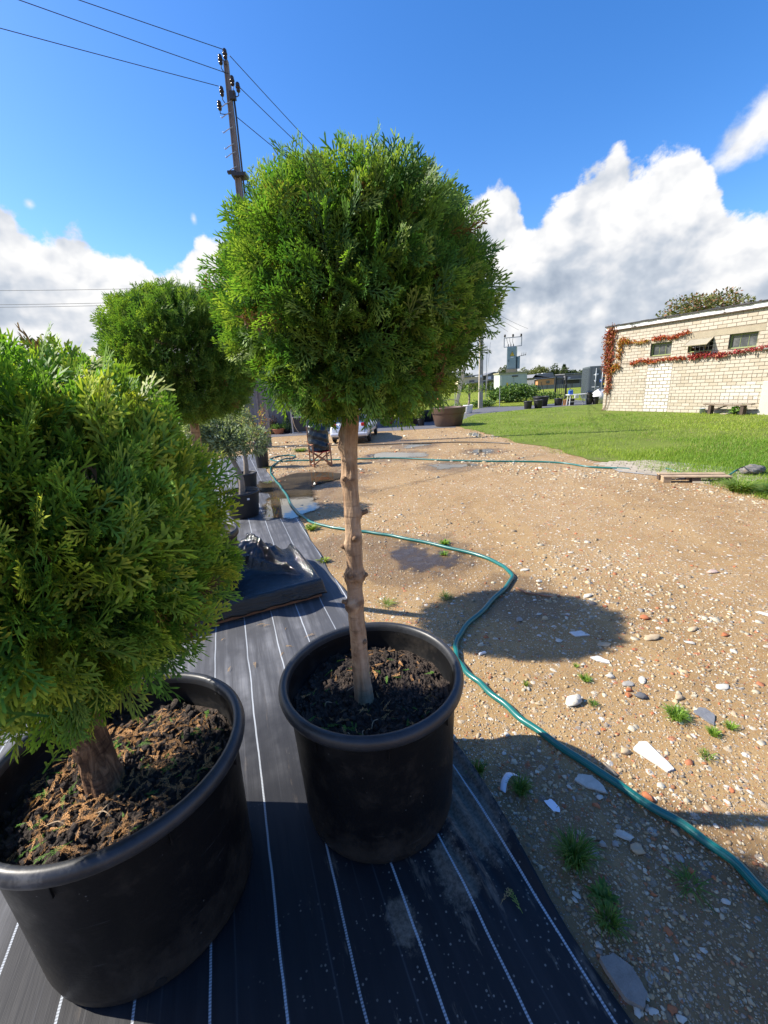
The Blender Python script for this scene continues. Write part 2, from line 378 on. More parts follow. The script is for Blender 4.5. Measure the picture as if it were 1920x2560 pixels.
def m_pot(t, b):
    v = obj_vec(t); s = t.add('ShaderNodeSeparateXYZ', ins={0: v})
    n = t.noise(v, 9.0, 7, 0.68); n2 = t.noise(v, 60.0, 4, 0.7)
    st = t.noise(t.add('ShaderNodeMapping', ins={'Vector': v, 'Rotation': (0.5, 0.3, 0), 'Scale': (4, 4, 90)}).outputs[0], 1.5, 5, 0.6)
    low = t.mrange(s.outputs[2], 0.22, 0.0)
    d = t.math('ADD', t.math('MULTIPLY', low, 0.34), t.math('ADD', t.math('MULTIPLY', n, 1.1), t.math('MULTIPLY', n2, 0.3)))
    d = t.mrange(d, 0.72, 1.3)
    c = t.mix(t.math('MULTIPLY', d, 0.30), (0.005, 0.0053, 0.0062), (0.16, 0.13, 0.10))
    sp = t.add('ShaderNodeTexVoronoi', ins={'Vector': v, 'Scale': 42.0})
    sm = t.math('MULTIPLY', t.mrange(sp.outputs['Distance'], 0.10, 0.05), t.mrange(t.add('ShaderNodeSeparateColor', ins={0: sp.outputs['Color']}).outputs[0], 0.75, 0.76))
    c = t.mix(t.math('MULTIPLY', sm, 0.5), c, (0.22, 0.21, 0.19))
    c = t.mix(t.mrange(st, 0.66, 0.72, 0, 0.10), c, (0.3, 0.3, 0.3))
    t.set(b, 'Base Color', c); t.set(b, 'Roughness', t.mrange(n, 0.3, 0.7, 0.38, 0.62)); b.inputs['Specular IOR Level'].default_value = 0.25
    bump(t, b, t.math('ADD', n2, t.math('MULTIPLY', st, 0.5)), 0.18, 0.003)
M_pot = mat('black_pot_plastic', m_pot)
M_rim = simple('worn_rim_plastic', (0.026, 0.028, 0.032), 0.42, 0.45, 14, 0.2, 0.002, c2=(0.085, 0.085, 0.085), thr=0.62)

def m_bark(t, b):
    v = obj_vec(t)
    vs = t.add('ShaderNodeMapping', ins={'Vector': v, 'Scale': (26, 26, 3.2)}).outputs[0]
    n = t.noise(vs, 1.6, 7, 0.62, 0.6); n2 = t.noise(v, 14.0, 6, 0.6); n3 = t.noise(vs, 5.0, 4, 0.6)
    rings = t.noise(t.add('ShaderNodeMapping', ins={'Vector': v, 'Scale': (5, 5, 45)}).outputs[0], 1.2, 4, 0.6)
    k = t.math('ADD', t.math('MULTIPLY', n, 0.6), t.math('MULTIPLY', n2, 0.4))
    c = t.ramp(k, [(0.32, (0.15, 0.088, 0.052)), (0.44, (0.31, 0.20, 0.122)), (0.55, (0.43, 0.295, 0.19)), (0.68, (0.56, 0.42, 0.29))])
    c = t.mix(t.mrange(rings, 0.56, 0.70, 0, 0.65), c, (0.12, 0.075, 0.05))
    kn = t.add('ShaderNodeSeparateColor', ins={0: colattr(t)}).outputs[0]
    c = t.mix(t.mrange(n2, 0.55, 0.66, 0, 0.55), c, (0.54, 0.39, 0.26))
    c = t.mix(t.math('MULTIPLY', t.mrange(t.math('ADD', kn, t.math('MULTIPLY', t.math('SUBTRACT', n2, 0.5), 0.9)), 0.45, 0.85), 0.6), c, (0.10, 0.055, 0.034))
    t.set(b, 'Base Color', c); b.inputs['Roughness'].default_value = 0.85; b.inputs['Specular IOR Level'].default_value = 0.2
    bump(t, b, t.math('ADD', t.math('ADD', n, t.math('MULTIPLY', n3, 0.6)), t.math('MULTIPLY', rings, -0.4)), 0.9, 0.008)
M_bark = mat('thuja_bark', m_bark)
def m_bark_dark(t, b):
    v = obj_vec(t)
    vs = t.add('ShaderNodeMapping', ins={'Vector': v, 'Scale': (30, 30, 5)}).outputs[0]
    n = t.noise(vs, 1.8, 7, 0.65, 0.8); rings = t.noise(t.add('ShaderNodeMapping', ins={'Vector': v, 'Scale': (7, 7, 50)}).outputs[0], 1.3, 5, 0.65)
    c = t.ramp(n, [(0.3, (0.05, 0.027, 0.016)), (0.5, (0.15, 0.083, 0.047)), (0.62, (0.29, 0.165, 0.09)), (0.75, (0.40, 0.25, 0.15))])
    c = t.mix(t.mrange(rings, 0.52, 0.66, 0, 0.75), c, (0.035, 0.02, 0.014))
    t.set(b, 'Base Color', c); b.inputs['Roughness'].default_value = 0.9; b.inputs['Specular IOR Level'].default_value = 0.15
    bump(t, b, t.math('SUBTRACT', n, t.math('MULTIPLY', rings, 0.6)), 1.0, 0.014)
M_bark_dark = mat('shaggy_bark', m_bark_dark)
M_greybark = simple('grey_bark', (0.24, 0.2, 0.155), 0.85, 0.45, 14, 0.8, 0.01)
M_twig = simple('brown_twig', (0.20, 0.12, 0.065), 0.8, 0.3, 40)

def m_soil(t, b):
    v = obj_vec(t); n = t.noise(v, 26.0, 8, 0.7); n2 = t.noise(v, 120, 3, 0.7)
    c = t.ramp(n, [(0.3, (0.014, 0.0095, 0.007)), (0.6, (0.052, 0.034, 0.024)), (0.8, (0.11, 0.072, 0.048))])
    t.set(b, 'Base Color', c); b.inputs['Roughness'].default_value = 0.85
    bump(t, b, t.math('ADD', n, t.math('MULTIPLY', n2, 0.4)), 1.0, 0.02)
M_soil = mat('dark_potting_soil', m_soil)

M_thuja = foliage('thuja_leaf', 0.33, 0.55, 0.25)
M_leaf = foliage('leaf', 0.28, 0.55, 0.28)
M_blade = foliage('grass_blade', 0.33, 0.5, 0.3)
M_dry = foliage('dry_litter', 0.12, 0.7, 0.2)
M_stone = colmat('stone', 0.85, 60.0, 0.22, 0.35, 0.004)

def m_lawn(t, b):
    v = obj_vec(t); n = t.noise(v, 1.1, 6, 0.6); n2 = t.noise(v, 25, 5, 0.7)
    c = t.ramp(t.math('ADD', t.math('MULTIPLY', n, 0.5), t.math('MULTIPLY', n2, 0.5)), [(0.3, (0.10, 0.11, 0.028)), (0.5, (0.14, 0.19, 0.03)), (0.7, (0.22, 0.25, 0.05))])
    c = t.mix(t.mrange(t.noise(v, 1.6, 6, 0.7), 0.60, 0.68, 0, 0.7), c, (0.20, 0.155, 0.085))
    t.set(b, 'Base Color', c); b.inputs['Roughness'].default_value = 0.9; b.inputs['Specular IOR Level'].default_value = 0.15
    bump(t, b, n2, 1.0, 0.04)
M_lawn = mat('lawn_turf', m_lawn)
def m_field(t, b):
    v = obj_vec(t); n = t.noise(v, 0.25, 6, 0.6); n2 = t.noise(v, 4, 6, 0.7)
    c = t.ramp(t.math('ADD', t.math('MULTIPLY', n, 0.5), t.math('MULTIPLY', n2, 0.5)), [(0.3, (0.13, 0.17, 0.028)), (0.5, (0.21, 0.26, 0.035)), (0.7, (0.30, 0.33, 0.05))])
    t.set(b, 'Base Color', c); b.inputs['Roughness'].default_value = 0.9; b.inputs['Specular IOR Level'].default_value = 0.1
    bump(t, b, n2, 1.0, 0.3)
M_field = mat('field_crop', m_field)

def m_water(t, b):
    v = obj_vec(t); n = t.noise(v, 7.0, 4, 0.5)
    t.set(b, 'Base Color', t.ramp(t.noise(v, 3.0, 5, 0.6), [(0.35, (0.035, 0.027, 0.015)), (0.65, (0.085, 0.064, 0.035))]))
    b.inputs['Roughness'].default_value = 0.03; b.inputs['IOR'].default_value = 1.75; b.inputs['Specular IOR Level'].default_value = 1.0
    bump(t, b, n, 0.04, 0.01)
    t.set(b, 'Alpha', t.add('ShaderNodeSeparateColor', ins={0: colattr(t)}).outputs[0])
M_water = mat('puddle_water', m_water)
def m_mud(t, b):
    v = obj_vec(t); n = t.noise(v, 9.0, 6, 0.65)
    t.set(b, 'Base Color', t.ramp(n, [(0.35, (0.030, 0.024, 0.02)), (0.65, (0.075, 0.056, 0.038))])); b.inputs['Roughness'].default_value = 0.22
    t.set(b, 'Alpha', t.math('MULTIPLY', t.add('ShaderNodeSeparateColor', ins={0: colattr(t)}).outputs[0], t.mrange(n, 0.3, 0.6, 0.35, 0.85)))
    bump(t, b, n, 0.2, 0.004)
M_mud = mat('wet_mud', m_mud)

def m_hose(t, b):
    uv = t.add('ShaderNodeUVMap', uv_map='UVMap').outputs[0]; s = t.add('ShaderNodeSeparateXYZ', ins={0: uv})
    a = t.math('SINE', t.math('MULTIPLY', t.math('ADD', s.outputs[0], t.math('MULTIPLY', s.outputs[1], 28.0)), 6.2832*6))
    c_ = t.math('SINE', t.math('MULTIPLY', t.math('SUBTRACT', s.outputs[0], t.math('MULTIPLY', s.outputs[1], 28.0)), 6.2832*6))
    w = t.math('MULTIPLY', t.math('ADD', t.math('MULTIPLY', a, c_), 1.0), 0.5)
    dirt = t.mrange(t.noise(obj_vec(t), 5.0, 5, 0.6), 0.55, 0.8, 0, 0.35)
    c = t.mix(w, (0.004, 0.075, 0.070), (0.012, 0.17, 0.155))
    c = t.mix(dirt, c, (0.10, 0.11, 0.085))
    t.set(b, 'Base Color', c); b.inputs['Roughness'].default_value = 0.34; b.inputs['Specular IOR Level'].default_value = 0.4
    b.inputs['Coat Weight'].default_value = 0.12; b.inputs['Coat Roughness'].default_value = 0.12
M_hose = mat('teal_hose', m_hose)

def m_film(t, b):
    v = obj_vec(t)
    st = t.add('ShaderNodeMapping', ins={'Vector': v, 'Rotation': (0, 0, 0.3), 'Scale': (2.5, 14, 14)}).outputs[0]
    n = t.math('ADD', t.noise(st, 2.0, 7, 0.66, 1.2), t.math('MULTIPLY', t.math('ABSOLUTE', t.math('SUBTRACT', t.noise(st, 5.0, 4, 0.6, 1.5), 0.5)), 1.4)); n2 = t.noise(v, 18, 5, 0.6)
    t.set(b, 'Base Color', t.mix(t.mrange(n2, 0.62, 0.78), (0.004, 0.0045, 0.005), (0.04, 0.04, 0.04)))
    b.inputs['Roughness'].default_value = 0.10; b.inputs['Specular IOR Level'].default_value = 0.8
    bump(t, b, n, 0.35, 0.02)
M_film = mat('black_film', m_film)

M_wood = simple('weathered_wood', (0.36, 0.26, 0.16), 0.8, 0.35, 9, 0.5, 0.005)
M_wood_red = simple('reddish_wood', (0.30, 0.135, 0.07), 0.6, 0.3, 12, 0.3, 0.003)
M_wood_dark = simple('dark_old_wood', (0.075, 0.05, 0.035), 0.85, 0.4, 10, 0.6, 0.006)
M_concrete = simple('pole_concrete', (0.36, 0.32, 0.26), 0.85, 0.25, 5, 0.4, 0.006)
M_lintel = simple('lintel_concrete', (0.33, 0.285, 0.20), 0.9, 0.2, 4, 0.5, 0.006)
M_metal = simple('galvanised_metal', (0.42, 0.43, 0.44), 0.45, 0.2, 12, 0.1, 0.002, 0.8)
M_dkmetal = simple('dark_metal', (0.05, 0.05, 0.052), 0.5, 0.3, 14, 0.2, 0.003, 0.5)
M_ins = simple('brown_porcelain', (0.018, 0.012, 0.011), 0.18, 0.2, 10, 0.0)
M_wire = simple('wire', (0.04, 0.04, 0.045), 0.6, 0.1, 10, 0.0)
M_kiosk = simple('kiosk_paint', (0.43, 0.47, 0.42), 0.6, 0.12, 3, 0.2, 0.004, c2=(0.33, 0.30, 0.22), thr=0.66)
M_cab = simple('cabinet_paint', (0.25, 0.33, 0.36), 0.5, 0.12, 3, 0.1, 0.003, c2=(0.2, 0.16, 0.12), thr=0.72)
M_yellow = simple('yellow_sign', (0.75, 0.5, 0.05), 0.5, 0.05, 5, 0.0)
M_black = simple('black_mark', (0.012, 0.012, 0.012), 0.5, 0.1, 5, 0.0)
M_white = simple('white_paint', (0.70, 0.70, 0.69), 0.5, 0.06, 6, 0.1, 0.002)
M_peel = simple('peeling_white_paint', (0.74, 0.73, 0.70), 0.65, 0.12, 7, 0.3, 0.004, c2=(0.05, 0.045, 0.04), thr=0.585)
M_felt = simple('roofing_felt', (0.05, 0.048, 0.047), 0.9, 0.35, 12, 0.8, 0.01)
M_greenframe = simple('green_window_frame', (0.20, 0.25, 0.085), 0.6, 0.25, 10, 0.2, 0.003)
M_revealdark = simple('dark_reveal', (0.10, 0.10, 0.085), 0.7, 0.3, 10, 0.2, 0.003)  # darker lining for the sides and top of the window recesses
M_container = simple('container_grey', (0.075, 0.095, 0.11), 0.5, 0.15, 4, 0.1, 0.003, c2=(0.12, 0.10, 0.085), thr=0.68)
M_rod = simple('rod_steel', (0.33, 0.36, 0.38), 0.45, 0.1, 8, 0.0, metal=0.4)
M_blue = simple('blue_plastic', (0.02, 0.11, 0.5), 0.35, 0.1, 6, 0.0)
M_orange = simple('orange_red_plastic', (0.62, 0.10, 0.03), 0.4, 0.1, 6, 0.0)
M_terracotta = simple('terracotta', (0.42, 0.15, 0.07), 0.75, 0.2, 9, 0.2, 0.003)
M_brownpot = simple('brown_planter_plastic', (0.105, 0.066, 0.046), 0.42, 0.15, 5, 0.1, 0.003)
M_dirtypot = simple('black_nursery_plastic', (0.018, 0.018, 0.02), 0.5, 0.3, 9, 0.2, 0.003, c2=(0.09, 0.08, 0.07), thr=0.64)
M_red = simple('red_canvas', (0.40, 0.02, 0.02), 0.8, 0.15, 60, 0.2, 0.002)
M_bag = simple('black_bag_plastic', (0.022, 0.026, 0.027), 0.22, 0.3, 6, 0.5, 0.02)
M_carpaint = simple('silver_car_paint', (0.62, 0.64, 0.68), 0.3, 0.04, 3, 0.0, metal=0.35)
M_rubber = simple('tyre_rubber', (0.018, 0.018, 0.018), 0.8, 0.2, 20, 0.1, 0.002)
M_taillight = simple('red_lens', (0.45, 0.015, 0.012), 0.2, 0.05, 5, 0.0)
M_cladding = simple('grey_cladding', (0.135, 0.14, 0.155), 0.55, 0.08, 3, 0.1, 0.003)
M_roofgrey = simple('grey_roof_sheet', (0.16, 0.165, 0.175), 0.6, 0.15, 2, 0.1, 0.003)
M_beige = simple('beige_render', (0.62, 0.52, 0.33), 0.85, 0.08, 2, 0.1, 0.003)
M_orangewood = simple('orange_timber', (0.50, 0.24, 0.10), 0.7, 0.15, 3, 0.1, 0.003)
M_paving = simple('asphalt_strip', (0.105, 0.105, 0.115), 0.75, 0.2, 6, 0.4, 0.006)
M_paver = colmat('paver', 0.9, 25.0, 0.15)
M_whitebag = simple('white_sack', (0.72, 0.72, 0.72), 0.6, 0.08, 8, 0.6, 0.02)
M_pilaster = simple('pale_concrete', (0.47, 0.45, 0.385), 0.8, 0.1, 3, 0.2, 0.004)
M_rag = simple('grey_rag', (0.17, 0.16, 0.145), 0.9, 0.6, 22, 0.8, 0.015, c2=(0.34, 0.19, 0.05), thr=0.57)
def m_glass(t, b):
    t.set(b, 'Base Color', t.ramp(t.noise(obj_vec(t), 4, 4, 0.6), [(0.4, (0.055, 0.06, 0.058)), (0.6, (0.13, 0.135, 0.125))]))
    b.inputs['Roughness'].default_value = 0.12; b.inputs['Specular IOR Level'].default_value = 0.6
M_glass = mat('dusty_glass', m_glass)
def m_brick(t, b):
    v = obj_vec(t); n = t.noise(v, 30, 5, 0.6)
    c = t.mix(1.0, colattr(t), t.ramp(n, [(0.3, (0.86, 0.85, 0.83)), (0.7, (1.08, 1.08, 1.08))]), 'MULTIPLY')
    t.set(b, 'Base Color', c); b.inputs['Roughness'].default_value = 0.88; b.inputs['Specular IOR Level'].default_value = 0.25
    bump(t, b, n, 0.3, 0.004)
M_brick = mat('silicate_brick', m_brick)
M_mortar = simple('mortar', (0.29, 0.24, 0.17), 0.95, 0.2, 15, 0.4, 0.004)
M_mortar_grey = simple('grey_mortar', (0.30, 0.285, 0.26), 0.95, 0.2, 15, 0.4, 0.004)

# ------------------------------------------------------------------ ground and large structure
def vn(x, y, s, seed=0):
    """cheap smooth value noise, about -1..1"""
    q = np.random.default_rng(seed+101); out = 0.0
    for k in range(7):
        a = q.uniform(0, 6.28); f = s*q.uniform(0.6, 1.9); out = out + np.sin((x*math.cos(a)+y*math.sin(a))*f+q.uniform(0, 6.28))
    return out/3.2
def sstep(a, b, x):
    t = np.clip((x-a)/(b-a), 0, 1); return t*t*(3-2*t)

g = mk('ground', [(-1500, -200, 0), (1500, -200, 0), (1500, 1500, 0), (-1500, 1500, 0)], [(0, 1, 2, 3)], M_ground); tag(g, kind='structure')

LE = [(2.645, 14.775), (3.10, 12.8), (3.23, 10.6), (3.47, 9.66), (3.57, 8.26), (3.88, 7.35), (4.02, 6.46), (4.5, 5.95), (4.42, 5.24), (4.40, 4.57), (4.75, 3.6), (5.5, 2.5), (7, 1.2)]
LE_y = np.array([p[1] for p in LE][::-1]); LE_x = np.array([p[0] for p in LE][::-1])
def lawn_edge(y): return np.interp(y, LE_y, LE_x)
LEs = spline(LE, 40)
lawn_poly = [(p[0]+0.16+0.10*float(vn(np.array(p[0]), np.array(p[1]), 3.5, 8))+0.06*float(vn(np.array(p[0]), np.array(p[1]), 11, 9)), p[1]) for p in LEs] + [(60, 0.5), (60, 25), (12.5, 25), (11.3, 22.5), (9.8, 22.6), (7.5, 22.0), (4.6, 20.6), (3.79, 18.7), (2.9, 16.2)]
o = mk('lawn', [(x, y, 0.008) for x, y in lawn_poly], [tuple(range(len(lawn_poly)))], M_lawn); tag(o, kind='structure')
pv = [(-14, 15.6), (-3, 15.45), (1.0, 15.15), (2.45, 15.1), (2.66, 14.95), (2.9, 16.2), (3.79, 18.7), (4.6, 20.6), (7.5, 22.0), (9.8, 22.6), (11.3, 22.5), (12.5, 25), (12.7, 28), (11.6, 28), (10.2, 25.3), (8.2, 24.6), (6.6, 26.2), (5.3, 24.2), (4.4, 22.4), (3.0, 20.0), (1.0, 19.2), (-14, 19)]
o = mk('pavement', [(x, y, 0.004) for x, y in pv], [tuple(range(len(pv)))], M_paving); tag(o, kind='structure')

def build_field():
    ys = np.concatenate([np.linspace(22, 40, 10), np.linspace(44, 110, 34), np.array([130, 170, 230, 320, 460])]); xs = np.concatenate([np.linspace(-220, -30, 12), np.linspace(-20, 60, 41), np.linspace(75, 320, 14)])
    X, Y = np.meshgrid(xs, ys)
    Z = 0.002 + np.clip((Y-40)/20*0.16, 0, 1.0)*(1-sstep(11, 20, X*60/np.maximum(Y, 60))) + np.clip(Y-110, 0, 400)*0.004
    V = np.stack([X, Y, Z], -1).reshape(-1, 3); nx = len(xs); ny = len(ys)
    i = (np.arange(ny-1)[:, None]*nx+np.arange(nx-1)[None]).ravel()
    F = np.stack([i, i+1, i+nx+1, i+nx], 1)
    tag(mk('field', V, F, M_field, smooth=True), kind='structure')
build_field()

MAT_A = math.atan2(0.335, 0.942)
def build_mat():
    xs = np.concatenate([np.linspace(-3.2, -0.3, 40), np.arange(-0.28, 0.6951, 0.014)]); ys = np.concatenate([np.arange(-0.6, 3.0, 0.03), np.arange(3.0, 11.7, 0.12)])
    X, Y = np.meshgrid(xs, ys)
    Z = 0.0075 + 0.0022*vn(X, Y*0.4, 9, 1)
    fold = sstep(0.42, 0.5, X)*(1-sstep(0.66, 0.70, X))*sstep(0.62, 0.85, Y)*(1-sstep(1.15, 1.5, Y))
    Z = Z + fold*(0.010+0.010*np.sin((X+0.10*Y)*95))
    Z = Z + 0.008*np.exp(-((X-0.2-0.05*np.sin(Y*2))/0.05)**2)*sstep(1.9, 2.4, Y)*(1-sstep(3.3, 3.9, Y))
    lip = sstep(0.655, 0.695, X)
    Z = Z + lip*(0.004+0.036*sstep(0.55, 0.9, Y)*(1-sstep(1.5, 1.9, Y))+0.004*np.sin(Y*9))
    XX = X + 0.022*np.sin(Y*1.3)*sstep(0.3, 0.69, X) + lip*0.012*np.sin(Y*7)
    V = np.stack([XX, Y, Z], -1).reshape(-1, 3); nx = len(xs); ny = len(ys)
    i = (np.arange(ny-1)[:, None]*nx+np.arange(nx-1)[None]).ravel()
    F = np.stack([i, i+1, i+nx+1, i+nx], 1)
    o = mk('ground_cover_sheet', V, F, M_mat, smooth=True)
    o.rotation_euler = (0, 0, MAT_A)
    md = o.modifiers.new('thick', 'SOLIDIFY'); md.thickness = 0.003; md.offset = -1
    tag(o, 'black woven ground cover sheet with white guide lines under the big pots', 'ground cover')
build_mat()
def mat_u(x, y): return 0.942*x+0.335*y

def puddle(key, z, mt, soft=0.10):
    P = np.array(smooth_poly(PUD[key], 6)); lo, hi = P.min(0)-0.25, P.max(0)+0.25; st = max(0.02, (hi-lo).max()/90)
    xs = np.arange(lo[0], hi[0], st); ys = np.arange(lo[1], hi[1], st); X, Y = np.meshgrid(xs, ys)
    A = P; B_ = np.roll(P, -1, 0); dist = np.full(X.shape, 9.0); ins = np.zeros(X.shape, bool)
    for a, b in zip(A, B_):
        d = b-a; tt = np.clip(((X-a[0])*d[0]+(Y-a[1])*d[1])/max(1e-9, d@d), 0, 1); dist = np.minimum(dist, np.hypot(X-a[0]-tt*d[0], Y-a[1]-tt*d[1]))
        c = ((a[1] > Y) != (b[1] > Y)); xi = a[0]+(Y-a[1])/np.where(abs(d[1]) < 1e-9, 1e-9, d[1])*d[0]; ins ^= c & (X < xi)
    sdv = np.where(ins, dist, -dist)+soft*0.25+soft*0.55*vn(X, Y, 6, 5)+soft*0.35*vn(X, Y, 19, 6)+soft*0.22*vn(X, Y, 50, 7)
    k = sstep(-soft*0.15, soft*0.55, sdv)
    nx, ny = len(xs), len(ys); i = (np.arange(ny-1)[:, None]*nx+np.arange(nx-1)[None]).ravel(); F = np.stack([i, i+1, i+nx+1, i+nx], 1)
    kf = k.ravel(); F = F[kf[F].max(1) > 0.01]; used = np.unique(F); mp = np.zeros(nx*ny, int); mp[used] = np.arange(len(used))
    V = np.stack([X, Y, np.full(X.shape, z)], -1).reshape(-1, 3)[used]
    o = mk('puddle', V, mp[F], mt, col=np.repeat(kf[used][:, None], 3, 1)); tag(o, kind='structure')
puddle('A', 0.0150, M_water, 0.065); puddle('B', 0.004, M_mud, 0.22)
for k in 'CDEFG': puddle(k, 0.004, M_water, 0.16)

# ---- loose stones
def ico():
    p = (1+5**0.5)/2
    V = np.array([(-1, p, 0), (1, p, 0), (-1, -p, 0), (1, -p, 0), (0, -1, p), (0, 1, p), (0, -1, -p), (0, 1, -p), (p, 0, -1), (p, 0, 1), (-p, 0, -1), (-p, 0, 1)], float)
    F = np.array([(0, 11, 5), (0, 5, 1), (0, 1, 7), (0, 7, 10), (0, 10, 11), (1, 5, 9), (5, 11, 4), (11, 10, 2), (10, 7, 6), (7, 1, 8), (3, 9, 4), (3, 4, 2), (3, 2, 6), (3, 6, 8), (3, 8, 9), (4, 9, 5), (2, 4, 11), (6, 2, 10), (8, 6, 7), (9, 8, 1)])
    return V/np.linalg.norm(V[0]), F
ICO_V, ICO_F = ico()
PAL = np.array([(0.50, 0.44, 0.32), (0.58, 0.53, 0.42), (0.45, 0.35, 0.21), (0.34, 0.26, 0.17), (0.27, 0.25, 0.225), (0.38, 0.145, 0.07), (0.16, 0.15, 0.14)])
def stone_variants(n, flat):
    out = []
    for _ in range(n):
        v = ICO_V*(1+rng.normal(0, 0.22, (12, 1)))*np.array([1, rng.uniform(0.55, 0.9), rng.uniform(*flat)])
        out.append(v)
    return np.array(out)
def in_yard(x, y): return (mat_u(x, y) > 0.725) & (x < lawn_edge(y)+0.1)
def build_gravel():
    N = 42000
    y0, y1 = 0.35, 15.0
    u = rng.random(N); Y = (u*(y0**-0.3)+(1-u)*(y1**-0.3))**(-1/0.3)
    X = rng.uniform(-0.42, 0.95, N)*Y + rng.uniform(-0.2, 0.5, N)
    k = in_yard(X, Y)
    for (px, py, r) in ((0.3, 3.6, 0.28), (-1.3, 6.2, 0.55), (-1.2, 7.6, 0.45), (1.35, 7.9, 0.3), (0.35, 9.6, 0.4)):
        k &= np.hypot(X-px, Y-py) > r
    patch = vn(X, Y, 1.6, 3)
    k &= rng.random(N) < np.clip(0.62+0.4*patch, 0.12, 1)
    X, Y, patch = X[k], Y[k], patch[k]; N = len(X)
    size = np.clip(rng.lognormal(math.log(0.0034), 0.5, N), 0.0015, 0.011)*(0.70+0.22*Y)
    var = stone_variants(10, (0.25, 0.6))
    idx = rng.integers(0, 10, N); a = rng.uniform(0, 6.283, N)
    V = var[idx]*size[:, None, None]
    ca, sa = np.cos(a)[:, None], np.sin(a)[:, None]
    W = np.stack([V[..., 0]*ca-V[..., 1]*sa+X[:, None], V[..., 0]*sa+V[..., 1]*ca+Y[:, None], V[..., 2]+size[:, None]*0.15], -1)
    pw = np.array([0.15, 0.06, 0.30, 0.26, 0.08, 0.12, 0.03])
    c = PAL[rng.choice(len(PAL), N, p=pw/pw.sum())]
    c = (c*0.72+np.array([0.30, 0.195, 0.09])*0.28)*rng.uniform(0.7, 1.1, (N, 1))
    F = (ICO_F[None]+np.arange(N)[:, None, None]*12).reshape(-1, 3)
    o = mk('gravel', W.reshape(-1, 3), F, M_stone, col=np.repeat(c, 12, 0)); tag(o, kind='stuff')
build_gravel()
def build_flakes():
    """flat bits of crushed plaster and tile, denser in pale drifts"""
    N = 60000
    u = rng.random(N); Y = 1.15+12.5*u**1.7
    X = rng.uniform(-0.3, 0.95, N)*Y + rng.uniform(-0.1, 0.4, N)
    drift = vn(X, Y, 0.8, 11)+0.5*vn(X, Y, 3.0, 12)
    k = in_yard(X, Y) & (rng.random(N) < np.clip(drift*1.3+0.12, 0.05, 1))
    for (px, py, r) in ((0.3, 3.6, 0.28), (-1.3, 6.2, 0.5), (-1.2, 7.6, 0.4), (1.35, 7.9, 0.3), (0.35, 9.6, 0.4)): k &= np.hypot(X-px, Y-py) > r
    X, Y, drift = X[k], Y[k], drift[k]; N = len(X)
    size = np.clip(rng.lognormal(math.log(0.0062), 0.6, N), 0.0025, 0.026)*(0.6+0.20*Y)
    a = rng.uniform(0, 6.283, N)[:, None]+np.arange(5)[None]*1.2566+rng.normal(0, 0.3, (N, 5)); rad = size[:, None]*rng.uniform(0.55, 1.15, (N, 5))
    st = rng.uniform(0.45, 1.0, N)[:, None]; th = rng.normal(0.3, 0.7, N)[:, None]
    px, py = np.cos(a)*rad, np.sin(a)*rad*st
    qx, qy = px*np.cos(th)-py*np.sin(th)+X[:, None], px*np.sin(th)+py*np.cos(th)+Y[:, None]
    h = size[:, None]*rng.uniform(0.12, 0.40, (N, 1)); tilt = rng.normal(0, 0.12, (N, 2))
    top = np.stack([X[:, None]+(qx-X[:, None])*0.86, Y[:, None]+(qy-Y[:, None])*0.86, h+(qx-X[:, None])*tilt[:, :1]+(qy-Y[:, None])*tilt[:, 1:]], -1)
    bot = np.stack([qx, qy, np.full_like(qx, -0.002)], -1)
    V = np.concatenate([bot, top], 1).reshape(-1, 3)
    tri = np.array([(5, 6, 7), (5, 7, 8), (5, 8, 9)]+[t for i in range(5) for t in ((i, (i+1) % 5, 5+(i+1) % 5), (i, 5+(i+1) % 5, 5+i))])
    F = (tri[None]+(np.arange(N)*10)[:, None, None]).reshape(-1, 3)
    pw = np.array([0.34, 0.14, 0.28, 0.11, 0.04, 0.08, 0.01]); c = PAL[rng.choice(7, N, p=pw/pw.sum())]*rng.uniform(0.6, 1.08, (N, 1))
    tag(mk('rubble', V, F, M_stone, col=np.repeat(c, 10, 0)), kind='stuff')
build_flakes()

# ---- lawn blades
def build_blades(name, X, Y, Z, h, w, cols, lean=0.5):
    N = len(X); a = rng.uniform(0, 6.283, N); la = rng.uniform(0, 6.283, N); ln = np.abs(rng.normal(0, lean, N))*h
    dx, dy = np.cos(a)*w*0.5, np.sin(a)*w*0.5
    lx, ly = np.cos(la)*ln, np.sin(la)*ln
    V = np.stack([np.stack([X-dx, Y-dy, Z], -1), np.stack([X+dx, Y+dy, Z], -1),
                  np.stack([X-dx*0.7+lx*0.4, Y-dy*0.7+ly*0.4, Z+h*0.6], -1), np.stack([X+dx*0.7+lx*0.4, Y+dy*0.7+ly*0.4, Z+h*0.6], -1),
                  np.stack([X+lx, Y+ly, Z+h], -1)], 1)
    b = np.arange(N)[:, None]*5
    F = np.concatenate([b+np.array([[0, 1, 3]]), b+np.array([[0, 3, 2]]), b+np.array([[2, 3, 4]])])
    o = mk(name, V.reshape(-1, 3), F, M_blade, col=np.repeat(cols, 5, 0)); return o
